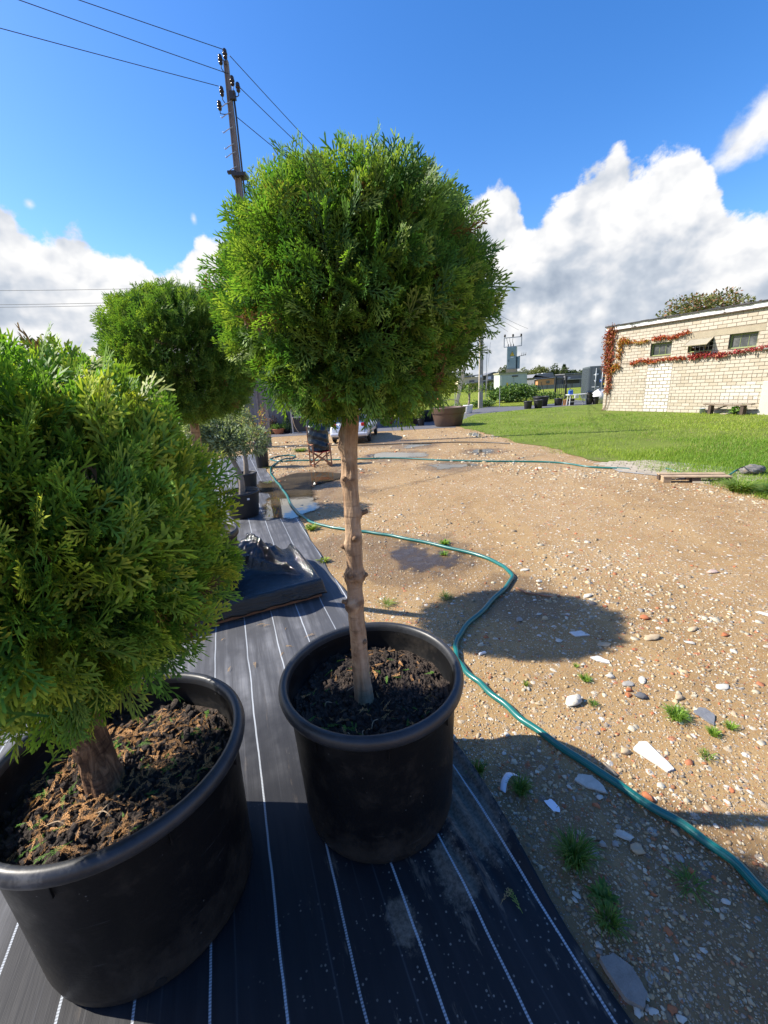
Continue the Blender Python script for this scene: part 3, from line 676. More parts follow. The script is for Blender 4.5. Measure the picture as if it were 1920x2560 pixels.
def build_lawn_grass():
    N = 150000
    u = rng.random(N); Y = 1/(u/3.2+(1-u)/23.0)
    e = lawn_edge(Y); X = e-0.12+np.abs(rng.normal(0, 0.10, N))*0+rng.random(N)*(np.maximum(Y*0.93+0.6, e+1.5)-e+0.12)
    edge = X-e + 0.16*vn(X, Y, 5, 21)
    patch = vn(X, Y, 1.2, 22)+0.6*vn(X, Y, 4, 23)
    k = (edge > -0.05) & (rng.random(N) < np.clip(0.16+edge*0.9, 0.06, 1.0)) & (rng.random(N) < np.clip(0.8+0.55*patch, 0.12, 1))
    k &= (Y < 20.8+0.25*(X-4.6)) & ~((X*0.904+Y*0.427) > 16.5)
    X, Y, patch = X[k], Y[k], patch[k]; N = len(X)
    h = np.clip(rng.normal(0.042, 0.016, N)+0.018*vn(X, Y, 2.2, 24), 0.015, 0.11); w = 0.0045*(Y/5.5)
    c1 = np.array([0.27, 0.35, 0.038]); c2 = np.array([0.14, 0.255, 0.028]); c3 = np.array([0.34, 0.30, 0.12])
    t = np.clip(0.45+0.5*vn(X, Y, 0.8, 26)+0.2*patch+rng.normal(0, 0.25, N), 0, 1)[:, None]
    c = c1*(1-t)+c2*t
    s = (rng.random(N) < np.clip(0.06+0.12*vn(X, Y, 1.7, 27), 0.02, 0.3))[:, None]; c = np.where(s, c3, c)*rng.uniform(0.8, 1.2, (N, 1))
    tag(build_blades('grass', X, Y, np.full(N, 0.006), h, w, c, 0.6), kind='stuff')
build_lawn_grass()
def build_field_crop():
    N = 42000
    u = rng.random(N); Y = 1/(u/26+(1-u)/75.0); X = rng.uniform(-0.1, 0.75, N)*Y
    k = (X > 4.8) & ~((X < 12.8) & (Y < 28.5)) & ~((X*0.904+Y*0.427) > 16.5)
    X, Y = X[k], Y[k]; N = len(X)
    Z = 0.002 + np.clip((Y-40)/20*0.16, 0, 1.0)*(1-sstep(11, 20, X*60/np.maximum(Y, 60)))
    h = np.clip(rng.normal(0.16, 0.06, N), 0.05, 0.4)*np.clip(Y/40, 0.7, 1.2); w = 0.0016*Y
    c = np.array([0.30, 0.34, 0.04])*rng.uniform(0.65, 1.15, (N, 1))+rng.normal(0, 0.02, (N, 3))
    tag(build_blades('crop', X, Y, Z, h, w, np.clip(c, 0.01, 1), 0.4), kind='stuff')
build_field_crop()

# ---- brick paving showing at the lawn edge
def build_paving():
    root = mk('brick_paving', [(3.8, 7.35, 0.0085), (3.75, 6.55, 0.0085), (4.35, 5.8, 0.0085), (5.3, 5.35, 0.0085), (5.6, 6.1, 0.0085), (4.75, 7.3, 0.0085)], [(0, 1, 2, 3, 4, 5)], M_mortar_grey)
    tag(root, kind='structure')
    meshes = []
    for k in range(6):
        b = MB(); cc = np.array((0.40, 0.345, 0.265))*rnd.uniform(0.8, 1.12); b.box((0, 0, 0), (0.192, 0.092, 0.02), col=tuple(cc), taper=0.96)
        q = b.build('paver', M_paver, root, usecol=True); meshes.append(q.data); bpy.data.objects.remove(q)
    ang = -0.62; ca, sa = math.cos(ang), math.sin(ang); n = 0
    for r in range(-9, 10):
        for c in range(-6, 7):
            x = 4.62+(c+0.5*(r % 2))*0.2*ca-r*0.1*sa; y = 6.5+(c+0.5*(r % 2))*0.2*sa+r*0.1*ca
            if not (lawn_edge(y)-0.12 < x < lawn_edge(y)+0.75 and 5.5 < y < 7.3 and n < 130): continue
            p = bpy.data.objects.new('paver', rnd.choice(meshes)); COL.objects.link(p); p.parent = root; n += 1
            p.location = (x, y, 0.010+rnd.uniform(-0.002, 0.003)); p.rotation_euler = (rnd.uniform(-0.01, 0.01), rnd.uniform(-0.01, 0.01), ang+rnd.uniform(-0.02, 0.02))
build_paving()

# ------------------------------------------------------------------ brick outbuilding
WA = Vector((9.554, 18.423, 0)); WD = Vector((0.42697, -0.90427, 0))
W_RZ = math.atan2(WD.y, WD.x)      # local x runs along the wall, local -y faces the yard
BRICKC = [(0.465, 0.415, 0.335), (0.48, 0.43, 0.35), (0.45, 0.40, 0.32), (0.47, 0.42, 0.34), (0.425, 0.37, 0.285), (0.60, 0.575, 0.52), (0.55, 0.525, 0.465), (0.52, 0.495, 0.43)]
def build_brick_house():
    t = thing('brick_outbuilding', 'pale brick outbuilding with green framed windows and red creeper beyond the lawn', 'building', WA, W_RZ)
    L = 10.5; HT = 3.15; B = 0.11
    opens = [(1.81, 2.58, 2.02, 2.47), (3.14, 3.92, 2.03, 2.48), (4.37, 5.14, 2.03, 2.48)]
    lint = [(3.06, 5.31, 2.485, 2.655), (1.70, 2.78, 2.475, 2.575), (1.18, 2.98, 1.765, 1.845)]
    door = (1.77, 2.70, 0.0, 1.755)
    core = MB()
    def wallbox(s0, s1, z0, z1): core.box(((s0+s1)/2, B/2+0.012+0.06, (z0+z1)/2), (s1-s0, B+0.12, z1-z0))
    wallbox(0, L, 0, 2.02); wallbox(0, L, 2.48, HT)
    xs = [0]+[q for op in opens for q in op[:2]]+[L]
    for i in range(0, len(xs), 2): wallbox(xs[i], xs[i+1], 2.02, 2.48)
    core.box((0.12, 3.0, HT/2), (0.24, 5.6, HT)); core.box((L-0.12, 3.0, HT/2), (0.24, 5.6, HT)); core.box((L/2, 5.9, HT/2), (L, 0.24, HT))
    core.build('wall', M_mortar, t)
    # bricks: 300 nearest as parts of their own, the rest joined
    bl, bh, j, pitch = 0.255, 0.0985, 0.0105, 0.1125
    shapes = {}
    def brick_mesh(ln, tone):
        key = (round(ln, 3), tone)
        if key not in shapes:
            cbase = BRICKC[tone]
            b = MB(); b.box((0, 0, 0), (ln, 0.03, bh), col=cbase)
            q = b.build('brick', M_brick, None, usecol=True); shapes[key] = q.data; bpy.data.objects.remove(q)
        return shapes[key]
    todo = []
    rows = int(HT/pitch)
    for r in range(rows):
        z = 0.006+pitch*(r+0.5); x = -0.0 if r % 2 else -(bl+j)/2
        segs = [(0.0, L)]
        for (a, b_, z0, z1) in opens+lint+[door]:
            if z+bh/2 > z0+0.004 and z-bh/2 < z1-0.004:
                segs = [q for s0, s1 in segs for q in ((s0, min(s1, a)), (max(s0, b_), s1)) if q[1]-q[0] > 0.02]
        header = (r % 6 == 4)
        ln0 = 0.122 if header else bl
        x = -(ln0+j)/2*(r % 2)
        while x < L:
            x1 = x+ln0
            for s0, s1 in segs:
                a, b_ = max(x, s0), min(x1, s1)
                if b_-a > 0.03:
                    bright = math.exp(-(((a-4.9)/0.7)**2+((z-0.75)/0.35)**2)) > rnd.uniform(0.25, 0.9)
                    tone = 7 if bright else (rnd.choice([0, 0, 1, 1, 2, 3, 3, 4]) if rnd.random() < 0.9 else 4)
                    todo.append((a, b_, z, tone, ))
            x = x1+j
    # blocked-up doorway in whiter, wider jointed brick
    pd = 0.125
    for r in range(14):
        z = 0.004+pd*(r+0.5); x = door[0]+0.012-(0.14 if r % 2 else 0)
        while x < door[1]-0.02:
            a, b_ = max(x, door[0]+0.012), min(x+0.245, door[1]-0.012)
            if b_-a > 0.03: todo.append((a, b_, z, rnd.choice([5, 5, 6])))
            x += 0.268
    vis = [q for q in todo if 0.55 < q[0] < 5.75 and q[2] < 3.1]
    vis.sort(key=lambda q: -q[0])
    keep = set(id(q) for q in vis[:300])
    rest = MB()
    cols = BRICKC
    for q in todo:
        a, b_, z, tone = q
        dy = rnd.uniform(-0.0025, 0.0025); ln = max(0.03, round((b_-a)/0.005)*0.005-0.002)
        if id(q) in keep:
            p = bpy.data.objects.new('brick', brick_mesh(ln, tone)); COL.objects.link(p); p.parent = t; p.location = ((a+b_)/2, 0.012+dy, z)
        else: rest.box(((a+b_)/2, 0.012+dy, z), (ln, 0.03, bh), col=tuple(np.array(cols[tone])*rnd.uniform(0.92, 1.06)))
    tag(rest.build('brick', M_brick, t, usecol=True), kind='stuff')
    for (a, b_, z0, z1) in lint: MB().box(((a+b_)/2, 0.02, (z0+z1)/2), (b_-a, 0.05, z1-z0)).build('lintel', M_lintel, t, bevel=0.006)
    for i, (a, b_, z0, z1) in enumerate(opens):
        cx, cz, w, h = (a+b_)/2, (z0+z1)/2, b_-a, z1-z0
        f = MB(); yy = 0.11; fr = 0.045
        f.box((a+fr/2, yy, cz), (fr, 0.06, h)); f.box((b_-fr/2, yy, cz), (fr, 0.06, h)); f.box((cx, yy, z0+fr/2), (w-2*fr, 0.06, fr)); f.box((cx, yy, z1-fr/2), (w-2*fr, 0.06, fr))
        win = f.build('window', M_greenframe, t, bevel=0.004)
        inner = MB(); iw = 0.022; a2, b2, zz0, zz1 = a+fr, b_-fr, z0+fr, z1-fr
        rv = MB()
        rv.box((a+0.004, 0.045, cz), (0.006, 0.07, h-0.01)); rv.box((b_-0.004, 0.045, cz), (0.006, 0.07, h-0.01)); rv.box((cx, 0.045, z1-0.004), (w-0.016, 0.07, 0.006))
        rv.build('reveal', M_revealdark, win)
        MB().box((cx, 0.02, z0+0.004), (w-0.02, 0.10, 0.012)).build('sill', M_lintel, win)
        if i != 1:
            MB().box((cx, 0.125, cz), (b2-a2-0.004, 0.008, zz1-zz0-0.004)).build('pane', M_glass, win)
            for k in (1, 2): inner.box((a2+(b2-a2)*k/3, 0.117, cz), (0.012, 0.012, zz1-zz0-0.01))
            inner.box((cx, 0.1165, zz1-0.05), (b2-a2-0.01, 0.01, 0.012))
            inner.build('glazing_bar', M_greenframe, win)
        else:
            for k in range(1, 5): inner.box((a2+(b2-a2)*k/5, 0.115, cz), (0.014, 0.014, zz1-zz0-0.004))
            for zz in (zz0+(zz1-zz0)*0.36, zz0+(zz1-zz0)*0.72): inner.box((cx, 0.128, zz), (b2-a2-0.004, 0.010, 0.014))
            inner.build('window_grille', M_metal, win)
            MB().box((cx, 0.42, cz), (b2-a2-0.01, 0.01, zz1-zz0-0.01)).build('unlit_room_panel', M_black, win)  # black panel stands in for the darkness of the room behind
            # sash swung out at the bottom, held by a stay
            top = Vector((cx, 0.0, z1-0.01)); ang = R(58); dirv = Vector((0, -math.sin(ang), -math.cos(ang)))
            s = MB(); hh = h-0.02
            X = Vector((1, 0, 0)); Nn = dirv.cross(X)
            M = Matrix((X, dirv, Nn)).transposed()
            for sx in (-1, 1): s.box(top+X*sx*(w/2-0.02)+dirv*hh/2, (0.04, hh, 0.03), M=M)
            s.box(top+dirv*0.02, (w-0.08, 0.04, 0.03), M=M); s.box(top+dirv*(hh-0.02), (w-0.08, 0.04, 0.03), M=M)
            sash = s.build('open_sash', M_lintel, win)
            MB().box(top+dirv*hh/2, (w-0.085, hh-0.085, 0.006), M=M).build('sash_pane', simple('sash_glass', (0.30, 0.28, 0.22), 0.3, 0.1, 5), win)
            st = MB(); st.bar((a+0.25, 0.09, z0+0.06), tuple(top+X*(-w/2+0.22)+dirv*(hh-0.03)), 0.012); st.bar((b_-0.25, 0.09, z0+0.06), tuple(top+X*(w/2-0.06)+dirv*(hh-0.03)), 0.012)
            st.build('window_stay', M_wood, win)
    MB().box((L/2, 0.02, HT+0.075), (L+0.16, 0.20, 0.14)).build('fascia_board', M_peel, t, bevel=0.004)
    MB().box((L/2, 2.95, HT+0.165), (L+0.22, 6.15, 0.035)).build('roof', M_felt, t)
    MB().box((L/2, -0.03, HT-0.012), (L+0.1, 0.10, 0.03)).build('eaves_strip', M_wood_dark, t)
    f = MB(); x = -0.1
    while x < L:
        ln = rnd.uniform(0.12, 0.45); f.box((x+ln/2, -0.09, HT+0.165+rnd.uniform(-0.01, 0.008)), (ln, 0.06+rnd.uniform(0, 0.05), rnd.uniform(0.02, 0.05)), M=Euler((rnd.uniform(-0.4, 0.4), 0, rnd.uniform(-0.05, 0.05))).to_matrix()); x += ln*rnd.uniform(0.6, 1.3)
    tag(f.build('torn_felt_edge', M_felt, t), kind='stuff')
    MB().prism([(5.55, -0.16), (6.05, -0.16), (6.05, 0.0), (5.55, 0.0)], 0, 1.02).build('buttress', M_pilaster, t, bevel=0.02)
    ch = MB(); ch.tube([(4.93, 0.9, HT+0.1), (4.93, 0.9, HT+0.84)], 0.062, 14); c_ = ch.build('chimney_pipe', simple('rusty_pipe', (0.07, 0.05, 0.042), 0.7, 0.3, 9), t, True)
    MB().lathe([(0.0, 0.90), (0.13, 0.86), (0.135, 0.85), (0.0, 0.865)], 16, (4.93, 0.9, HT)).build('chimney_cap', M_dkmetal, c_, True)
    MB().box((5.60, -0.09, 1.99), (0.36, 0.22, 0.025), M=Euler((0.5, 0, 0)).to_matrix()).build('vent_hood', M_metal, t)
    return t
build_brick_house()

def leaf_cloud(n, pos_fn, size, cols, seed=0, droop=0.3, aspect=0.55):
    """many separate leaves; pos_fn(n) gives points and outward directions"""
    P, D = pos_fn(n)
    q = np.random.default_rng(seed)
    n = len(P)
    a = D+q.normal(0, 0.7, (n, 3)); a[:, 2] -= droop; a /= np.linalg.norm(a, axis=1)[:, None]
    b = np.cross(a, q.normal(0, 1, (n, 3))); b /= np.linalg.norm(b, axis=1)[:, None]
    s = (size*q.uniform(0.6, 1.3, n))[:, None]
    nn = np.cross(a, b)
    V = np.stack([P, P+a*s*0.5+b*s*aspect*0.5+nn*s*0.08, P+a*s, P+a*s*0.5-b*s*aspect*0.5+nn*s*0.08], 1)
    F = (np.arange(n)[:, None]*4+np.array([[0, 1, 2, 3]]))
    c = np.array(cols)[q.integers(0, len(cols), n)]*q.uniform(0.7, 1.25, (n, 1))
    return V.reshape(-1, 3), F, np.repeat(c, 4, 0)
def blob_fn(c, r, lumps=7, seed=0, hollow=0.55):
    q = np.random.default_rng(seed)
    cs = [np.array(c)+np.array(r)*q.normal(0, 0.42, 3)*np.array([1, 1, 0.8]) for _ in range(lumps)]
    rs = [np.array(r)*q.uniform(0.38, 0.62) for _ in range(lumps)]
    def fn(n):
        k = q.integers(0, lumps, n); d = q.normal(0, 1, (n, 3)); d /= np.linalg.norm(d, axis=1)[:, None]
        rad = q.uniform(hollow, 1.0, n)**0.6
        P = np.array(cs)[k]+d*np.array(rs)[k]*rad[:, None]
        return P, d
    return fn

# ---- creeper on the wall (one plant rooted at the corner)
def build_creeper():
    t = thing('virginia_creeper', 'red and orange creeper climbing the brick corner and trailing along the wall', 'climbing plant', WA, W_RZ)
    st = MB()
    st.tube(spline([(-0.05, -0.03, 0.02), (0.12, -0.03, 0.15), (0.17, -0.03, 0.5), (0.14, -0.03, 1.1), (0.2, -0.03, 1.7), (0.12, -0.03, 2.5), (0.2, -0.03, 3.1)], 4), 0.012, 6)
    st.tube(spline([(-0.05, -0.03, 0.02), (0.2, -0.03, 0.1), (0.32, -0.03, 0.5), (0.27, -0.03, 1.0), (0.3, -0.03, 1.6), (0.5, -0.03, 1.9)], 4), 0.009, 6)
    st.tube(spline([(0.3, -0.03, 1.6), (0.55, -0.03, 2.1), (0.6, -0.03, 2.6), (1.2, -0.03, 2.62), (2.0, -0.04, 2.62), (2.9, -0.04, 2.72), (3.2, -0.03, 2.72)], 4), 0.006, 5)
    st.tube(spline([(0.5, -0.03, 1.9), (1.1, -0.03, 1.86), (2.0, -0.04, 1.93), (3.0, -0.04, 1.92), (4.0, -0.05, 1.93), (5.7, -0.05, 2.0), (7.5, -0.05, 2.02)], 4), 0.007, 5)
    st.build('stem', M_twig, t)
    paths = [([(0.2, 3.2), (0.08, 2.9), (0.1, 2.5), (0.1, 2.1), (0.12, 1.7)], 0.26, 2300, 0), ([(0.15, 1.75), (0.22, 1.4), (0.25, 1.1), (0.18, 0.8)], 0.14, 520, 0), ([(0.3, 1.6), (0.5, 1.8), (0.62, 1.75)], 0.12, 260, 1),
             ([(0.6, 2.1), (0.58, 2.5), (0.66, 2.75), (0.9, 2.68)], 0.13, 480, 1), ([(0.9, 2.66), (1.4, 2.6), (1.7, 2.62)], 0.07, 200, 1), ([(1.95, 2.66), (2.3, 2.68)], 0.085, 170, 2), ([(2.45, 2.63), (2.75, 2.66), (3.1, 2.76)], 0.08, 230, 2),
             ([(1.15, 1.84), (1.5, 1.93), (2.0, 1.86)], 0.085, 300, 2), ([(2.0, 1.86), (2.6, 1.93), (3.1, 1.9)], 0.06, 240, 2), ([(3.3, 1.92), (3.7, 1.95), (4.25, 1.9)], 0.105, 560, 3), ([(4.25, 1.93), (5.0, 1.98), (5.6, 2.03)], 0.07, 400, 3), ([(5.6, 2.03), (7.5, 2.05)], 0.09, 400, 3)]
    pal = [[(0.34, 0.08, 0.05), (0.30, 0.11, 0.05), (0.40, 0.17, 0.07), (0.22, 0.05, 0.04), (0.34, 0.20, 0.06), (0.38, 0.08, 0.07)], [(0.42, 0.26, 0.04), (0.42, 0.17, 0.04), (0.30, 0.2, 0.03), (0.40, 0.10, 0.04)], [(0.42, 0.08, 0.035), (0.44, 0.15, 0.04), (0.33, 0.05, 0.04)], [(0.36, 0.035, 0.05), (0.40, 0.08, 0.07), (0.27, 0.03, 0.045), (0.42, 0.15, 0.08)]]
    for i, (pp, wd, n, pl) in enumerate(paths):
        S = np.array(spline(pp, 8))
        def fn(n, S=S, wd=wd, i=i):
            q = np.random.default_rng(50+i); k = q.integers(0, len(S), n)
            P = np.zeros((n, 3)); off = q.normal(0, 0.42, (n, 2))*wd
            P[:, 0] = S[k, 0]+off[:, 0]+q.uniform(-0.05, 0.05, n); P[:, 2] = S[k, 1]+off[:, 1]; P[:, 1] = -0.03-np.abs(q.normal(0, 0.045, n))
            D = np.tile(np.array([0, -0.5, -0.7]), (n, 1)); return P, D
        V, F, c = leaf_cloud(int(n*0.9), fn, 0.075, pal[pl], 60+i, 0.3, 0.6)
        tag(mk('leaves', V, F, M_leaf, t, col=c), kind='stuff')
build_creeper()

# ---- bench, bucket, potted plant by the wall (coordinates along the wall)
def wall_pt(s, d, z=0.0): return WA + WD*s + Vector((-0.90427, -0.42697, 0))*d + Vector((0, 0, z))
def build_wall_things():
    t = thing('old_bench', 'low rough plank bench standing against the brick wall', 'bench', wall_pt(4.8, 0.28), W_RZ)
    s = MB(); P = [(-0.70, 0.325), (-0.45, 0.312), (0.0, 0.305), (0.45, 0.31), (0.66, 0.335)]
    for (x0, z0), (x1, z1) in zip(P, P[1:]): s.bar((x0, 0, z0), (x1, 0, z1), 0.24, 0.03)
    s.build('seat', simple('old_bench_board', (0.17, 0.125, 0.085), 0.85, 0.4, 9, 0.6, 0.006), t)
    for x in (-0.5, 0.42): MB().box((x, 0, 0.145), (0.09, 0.2, 0.29)).build('leg', M_wood_dark, t, bevel=0.006)
    b = MB(); b.bar((-0.45, 0.0, 0.12), (-0.05, 0.0, 0.29), 0.03, 0.04); b.build('brace', M_wood_dark, t)
    t = thing('bucket', 'small pale grey bucket on the grass beside the bench', 'bucket', wall_pt(3.98, 0.16), 0)
    MB().lathe([(0.0, 0.01), (0.075, 0.01), (0.085, 0.17), (0.093, 0.172), (0.093, 0.182), (0.08, 0.182), (0.07, 0.02)], 18).build('body', simple('grey_bucket', (0.45, 0.50, 0.55), 0.5, 0.15, 8), t, True)
    MB().tube([(0.09*math.cos(a), 0.02, 0.175+0.055*math.sin(a)) for a in np.linspace(0, math.pi, 9)], 0.004, 5).build('handle', M_metal, t)
    t = thing('potted_plant', 'bright green leafy plant in a small pot under the bench end', 'potted plant', wall_pt(5.02, 0.30), 0)
    MB().lathe([(0.0, 0.005), (0.05, 0.005), (0.065, 0.10), (0.07, 0.102), (0.06, 0.102), (0.0, 0.09)], 16).build('pot', M_dirtypot, t, True)
    V, F, c = leaf_cloud(260, blob_fn((0, 0, 0.21), (0.13, 0.13, 0.13), 5, 3, 0.2), 0.075, [(0.14, 0.26, 0.03), (0.2, 0.32, 0.05), (0.09, 0.2, 0.03)], 4)
    tag(mk('foliage', V, F, M_leaf, t, col=c), kind='stuff')
    for k, (s0, d0, s1, d1) in enumerate(((4.62, 0.35, 4.9, 0.42), (4.72, 0.45, 4.98, 0.36))):
        b = MB(); b.tube([wall_pt(s0, d0, 0.025), wall_pt((s0+s1)/2, (d0+d1)/2+0.02, 0.035), wall_pt(s1, d1, 0.05)], [0.02, 0.024, 0.016], 7)
        o = b.build('dead_branch', M_greybark, None, True); tag(o, ['grey dead branch lying under the bench nearer its middle', 'grey dead branch lying under the bench beside the plant pot'][k], 'branch')
build_wall_things()

# ------------------------------------------------------------------ topiary thujas in big pots
def frond_template(seed, nb=9, sub=3, full=True):
    """one flat scaly spray along +y, about 1 long: list of strips -> verts, tris, tip value"""
    q = np.random.default_rng(seed); V = []; F = []; T = []
    def strip(p0, p1, w, t0, t1):
        p0 = np.array(p0); p1 = np.array(p1); d = p1-p0; pr_ = np.array([-d[1], d[0]])/max(1e-6, np.hypot(*d))
        b = len(V); pm = p0+d*0.78; zz = q.normal(0, 0.012)
        for p, s, t in ((p0-pr_*w*0.38, 0, t0), (p0+pr_*w*0.38, 0, t0), (pm-pr_*w*0.5, 1, t1), (pm+pr_*w*0.5, 1, t1), (p1, 2, t1)):
            V.append((p[0], p[1], zz*s)); T.append(t)
        F.extend([(b, b+1, b+3), (b, b+3, b+2), (b+2, b+3, b+4)])
    # slightly curved main axis
    bend = q.normal(0, 0.12)
    ax = lambda t: np.array([bend*t*t, t])
    for k in range(3): strip(ax(k/3), ax((k+1)/3+0.04), 0.034-0.005*k, 0.0 if k == 0 else 0.25*k, 0.25*(k+1))
    for i in range(nb):
        t = 0.14+0.80*i/nb; sd = 1 if i % 2 else -1
        L = 0.46*math.sin(math.pi*min(1, (0.16+0.80*(1-t)**0.85)))**0.75*q.uniform(0.7, 1.15)*(1 if t < 0.75 else 0.7)
        a = R(q.uniform(30, 46)); d = np.array([sd*math.sin(a), math.cos(a)]); p0 = ax(t); p1 = p0+d*L
        strip(p0, p1, 0.031, 0.05+0.15*t, 0.3+0.45*t)
        for j in range(sub if L > 0.2 else sub-2):
            tt = 0.25+0.62*j/max(1, sub); s2 = 1 if (j % 2) else -1
            a2 = R(q.uniform(26, 42))*s2; dd = np.array([d[0]*math.cos(a2)-d[1]*math.sin(a2), d[0]*math.sin(a2)+d[1]*math.cos(a2)])
            l2 = L*q.uniform(0.34, 0.5)*(1.05-0.5*tt)
            strip(p0+d*L*tt, p0+d*L*tt+dd*l2, 0.030, 0.1+0.2*t, 0.55+0.45*t)
    return np.array(V), np.array(F), np.array(T)
FRONDS = [frond_template(300+k) for k in range(6)]
FRONDS_LITE = [frond_template(330+k, 8, 2) for k in range(5)]
FRONDS_LONG = [frond_template(360+k, 15, 3) for k in range(4)]

def place_fronds(tpls, P, A, Nrm, L, base, tip, q, width=1.0):
    """fronds at P pointing along A with face normal Nrm; returns V,F,C arrays"""
    VV, FF, CC = [], [], []; off = 0
    which = q.integers(0, len(tpls), len(P))
    for k, (v, f, tt) in enumerate(tpls):
        s = np.where(which == k)[0]; n = len(s)
        if not n: continue
        a = A[s]; nn = Nrm[s]; x = np.cross(a, nn)
        droop = q.normal(0.10, 0.14, n)[:, None]; cup = q.normal(0.25, 0.8, n)[:, None]; roll = q.normal(0, 0.25, n)[:, None]
        lx, ly, lz = v[:, 0][None]*width, v[:, 1][None], v[:, 2][None]
        lz = lz - droop*ly**2 + cup*lx**2 + roll*lx*ly
        W = P[s][:, None]+(lx[..., None]*x[:, None]+ly[..., None]*a[:, None]+lz[..., None]*nn[:, None])*L[s][:, None, None]
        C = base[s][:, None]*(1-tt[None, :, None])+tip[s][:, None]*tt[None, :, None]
        VV.append(W.reshape(-1, 3)); CC.append(C.reshape(-1, 3)); FF.append((f[None]+(np.arange(n)*len(v))[:, None, None]).reshape(-1, 3)+off); off += n*len(v)
    return np.concatenate(VV), np.concatenate(FF), np.concatenate(CC)

def crown_arrays(c, rx, rz, n, L, seed, tpls, greens, tips, sq=2.3, up=0.45, rough=0.05, dead=0.05, n_in=None, bottom=-1.0):
    q = np.random.default_rng(seed)
    n_in = n_in or n//2
    def make(n, lo, hi, Lk, dk, outw):
        d = q.normal(0, 1, (n, 3)); d /= np.linalg.norm(d, axis=1)[:, None]
        d = d[d[:, 2] > bottom]; n = len(d)
        # superellipsoid: a clipped ball, slightly square
        rad = 1/((np.hypot(d[:, 0], d[:, 1])/rx)**sq+(np.abs(d[:, 2])/rz)**sq)**(1/sq)
        lump = 1+rough*(np.sin(d[:, 0]*9+seed)+np.sin(d[:, 1]*11+2*seed)+np.sin(d[:, 2]*10+3*seed)+np.sin((d[:, 0]+d[:, 2])*19))/2
        S = d*(rad*lump)[:, None]*q.uniform(lo, hi, n)[:, None]
        A = d*outw+np.array([0, 0, up])*(0.55+0.6*d[:, 2:3])+q.normal(0, 0.36, (n, 3)); A /= np.linalg.norm(A, axis=1)[:, None]
        tang = np.cross(d, np.array([0, 0, 1.0]))+q.normal(0, 0.55, (n, 3))
        Nn = tang-A*np.sum(tang*A, 1)[:, None]; Nn /= np.linalg.norm(Nn, axis=1)[:, None]
        ll = L*Lk*q.uniform(0.65, 1.3, n)
        P = S-A*ll[:, None]*0.78+np.array(c)
        g = np.array(greens)[q.integers(0, len(greens), n)]*q.uniform(0.7, 1.2, (n, 1)); tp = np.array(tips)[q.integers(0, len(tips), n)]*q.uniform(0.75, 1.2, (n, 1))
        br = q.random(n) < dk
        g[br] = np.array([0.16, 0.085, 0.035])*q.uniform(0.6, 1.2, (br.sum(), 1)); tp[br] = np.array([0.24, 0.14, 0.06])*q.uniform(0.6, 1.2, (br.sum(), 1))
        return P, A, Nn, ll, g, tp
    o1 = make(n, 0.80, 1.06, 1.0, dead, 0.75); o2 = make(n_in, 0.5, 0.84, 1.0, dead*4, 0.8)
    o2 = (*o2[:4], o2[4]*0.55, o2[5]*0.35)  # inner fronds darkened: the crown's self-shadow is put into the leaf colour
    o3 = [np.concatenate(z) for z in zip(o1, o2)]
    return place_fronds(tpls, *o3, q)

TRUNK_COL = [None]
def trunk_mesh(path, radii, knots, seed, n=44, m=150):
    q = np.random.default_rng(seed)
    S = np.array(spline(path, max(2, m//(len(path)-1)))); rr = np.interp(np.linspace(0, 1, len(S)), np.linspace(0, 1, len(radii)), radii)
    V = []; K = []
    for i, p in enumerate(S):
        for k in range(n):
            a = 2*math.pi*k/n; r = rr[i]*(1+0.035*math.sin(3*a+p[2]*9)+0.03*math.sin(7*a-p[2]*17)+0.025*math.sin(11*a+p[2]*8)+0.018*math.sin(p[2]*140+2*a)+0.02*math.sin(p[2]*55+a))
            kk = 0.0
            for (kz, ka, kr, ks) in knots:
                kr = kr*1.35
                da = (a-ka+math.pi) % (2*math.pi)-math.pi
                e = ((p[2]-kz)/ks)**2+(da*rr[i]/(ks*1.4))**2
                r += kr*math.exp(-e*1.3)*(1-0.75*math.exp(-e*9)); kk = max(kk, math.exp(-e*1.6))
            V.append((p[0]+r*math.cos(a), p[1]+r*math.sin(a), p[2])); K.append(kk)
    TRUNK_COL[0] = np.repeat(np.clip(np.array(K), 0, 1)[:, None], 3, 1)
    F = [(i*n+k, i*n+(k+1) % n, (i+1)*n+(k+1) % n, (i+1)*n+k) for i in range(len(S)-1) for k in range(n)]
    return V, F

def branches(c, rx, rz, top, n, seed, parent, base_z):
    q = np.random.default_rng(seed); b = MB()
    for _ in range(n):
        d = q.normal(0, 1, 3); d /= np.linalg.norm(d); d[2] = abs(d[2])*0.8-0.25
        e = np.array(c)+d*np.array([rx, rx, rz])*q.uniform(0.75, 0.97)
        s = np.array(c)*1.0; s[2] = q.uniform(base_z, c[2]+0.4*rz)
        m_ = (s+e)/2+np.array([0, 0, -0.02])+q.normal(0, 0.02, 3)
        b.tube(spline([s, m_, e], 3), [0.007, 0.006, 0.0055, 0.005, 0.0045, 0.003, 0.002], 5, cap=False)
    return b.build('branches', M_twig, parent, True)

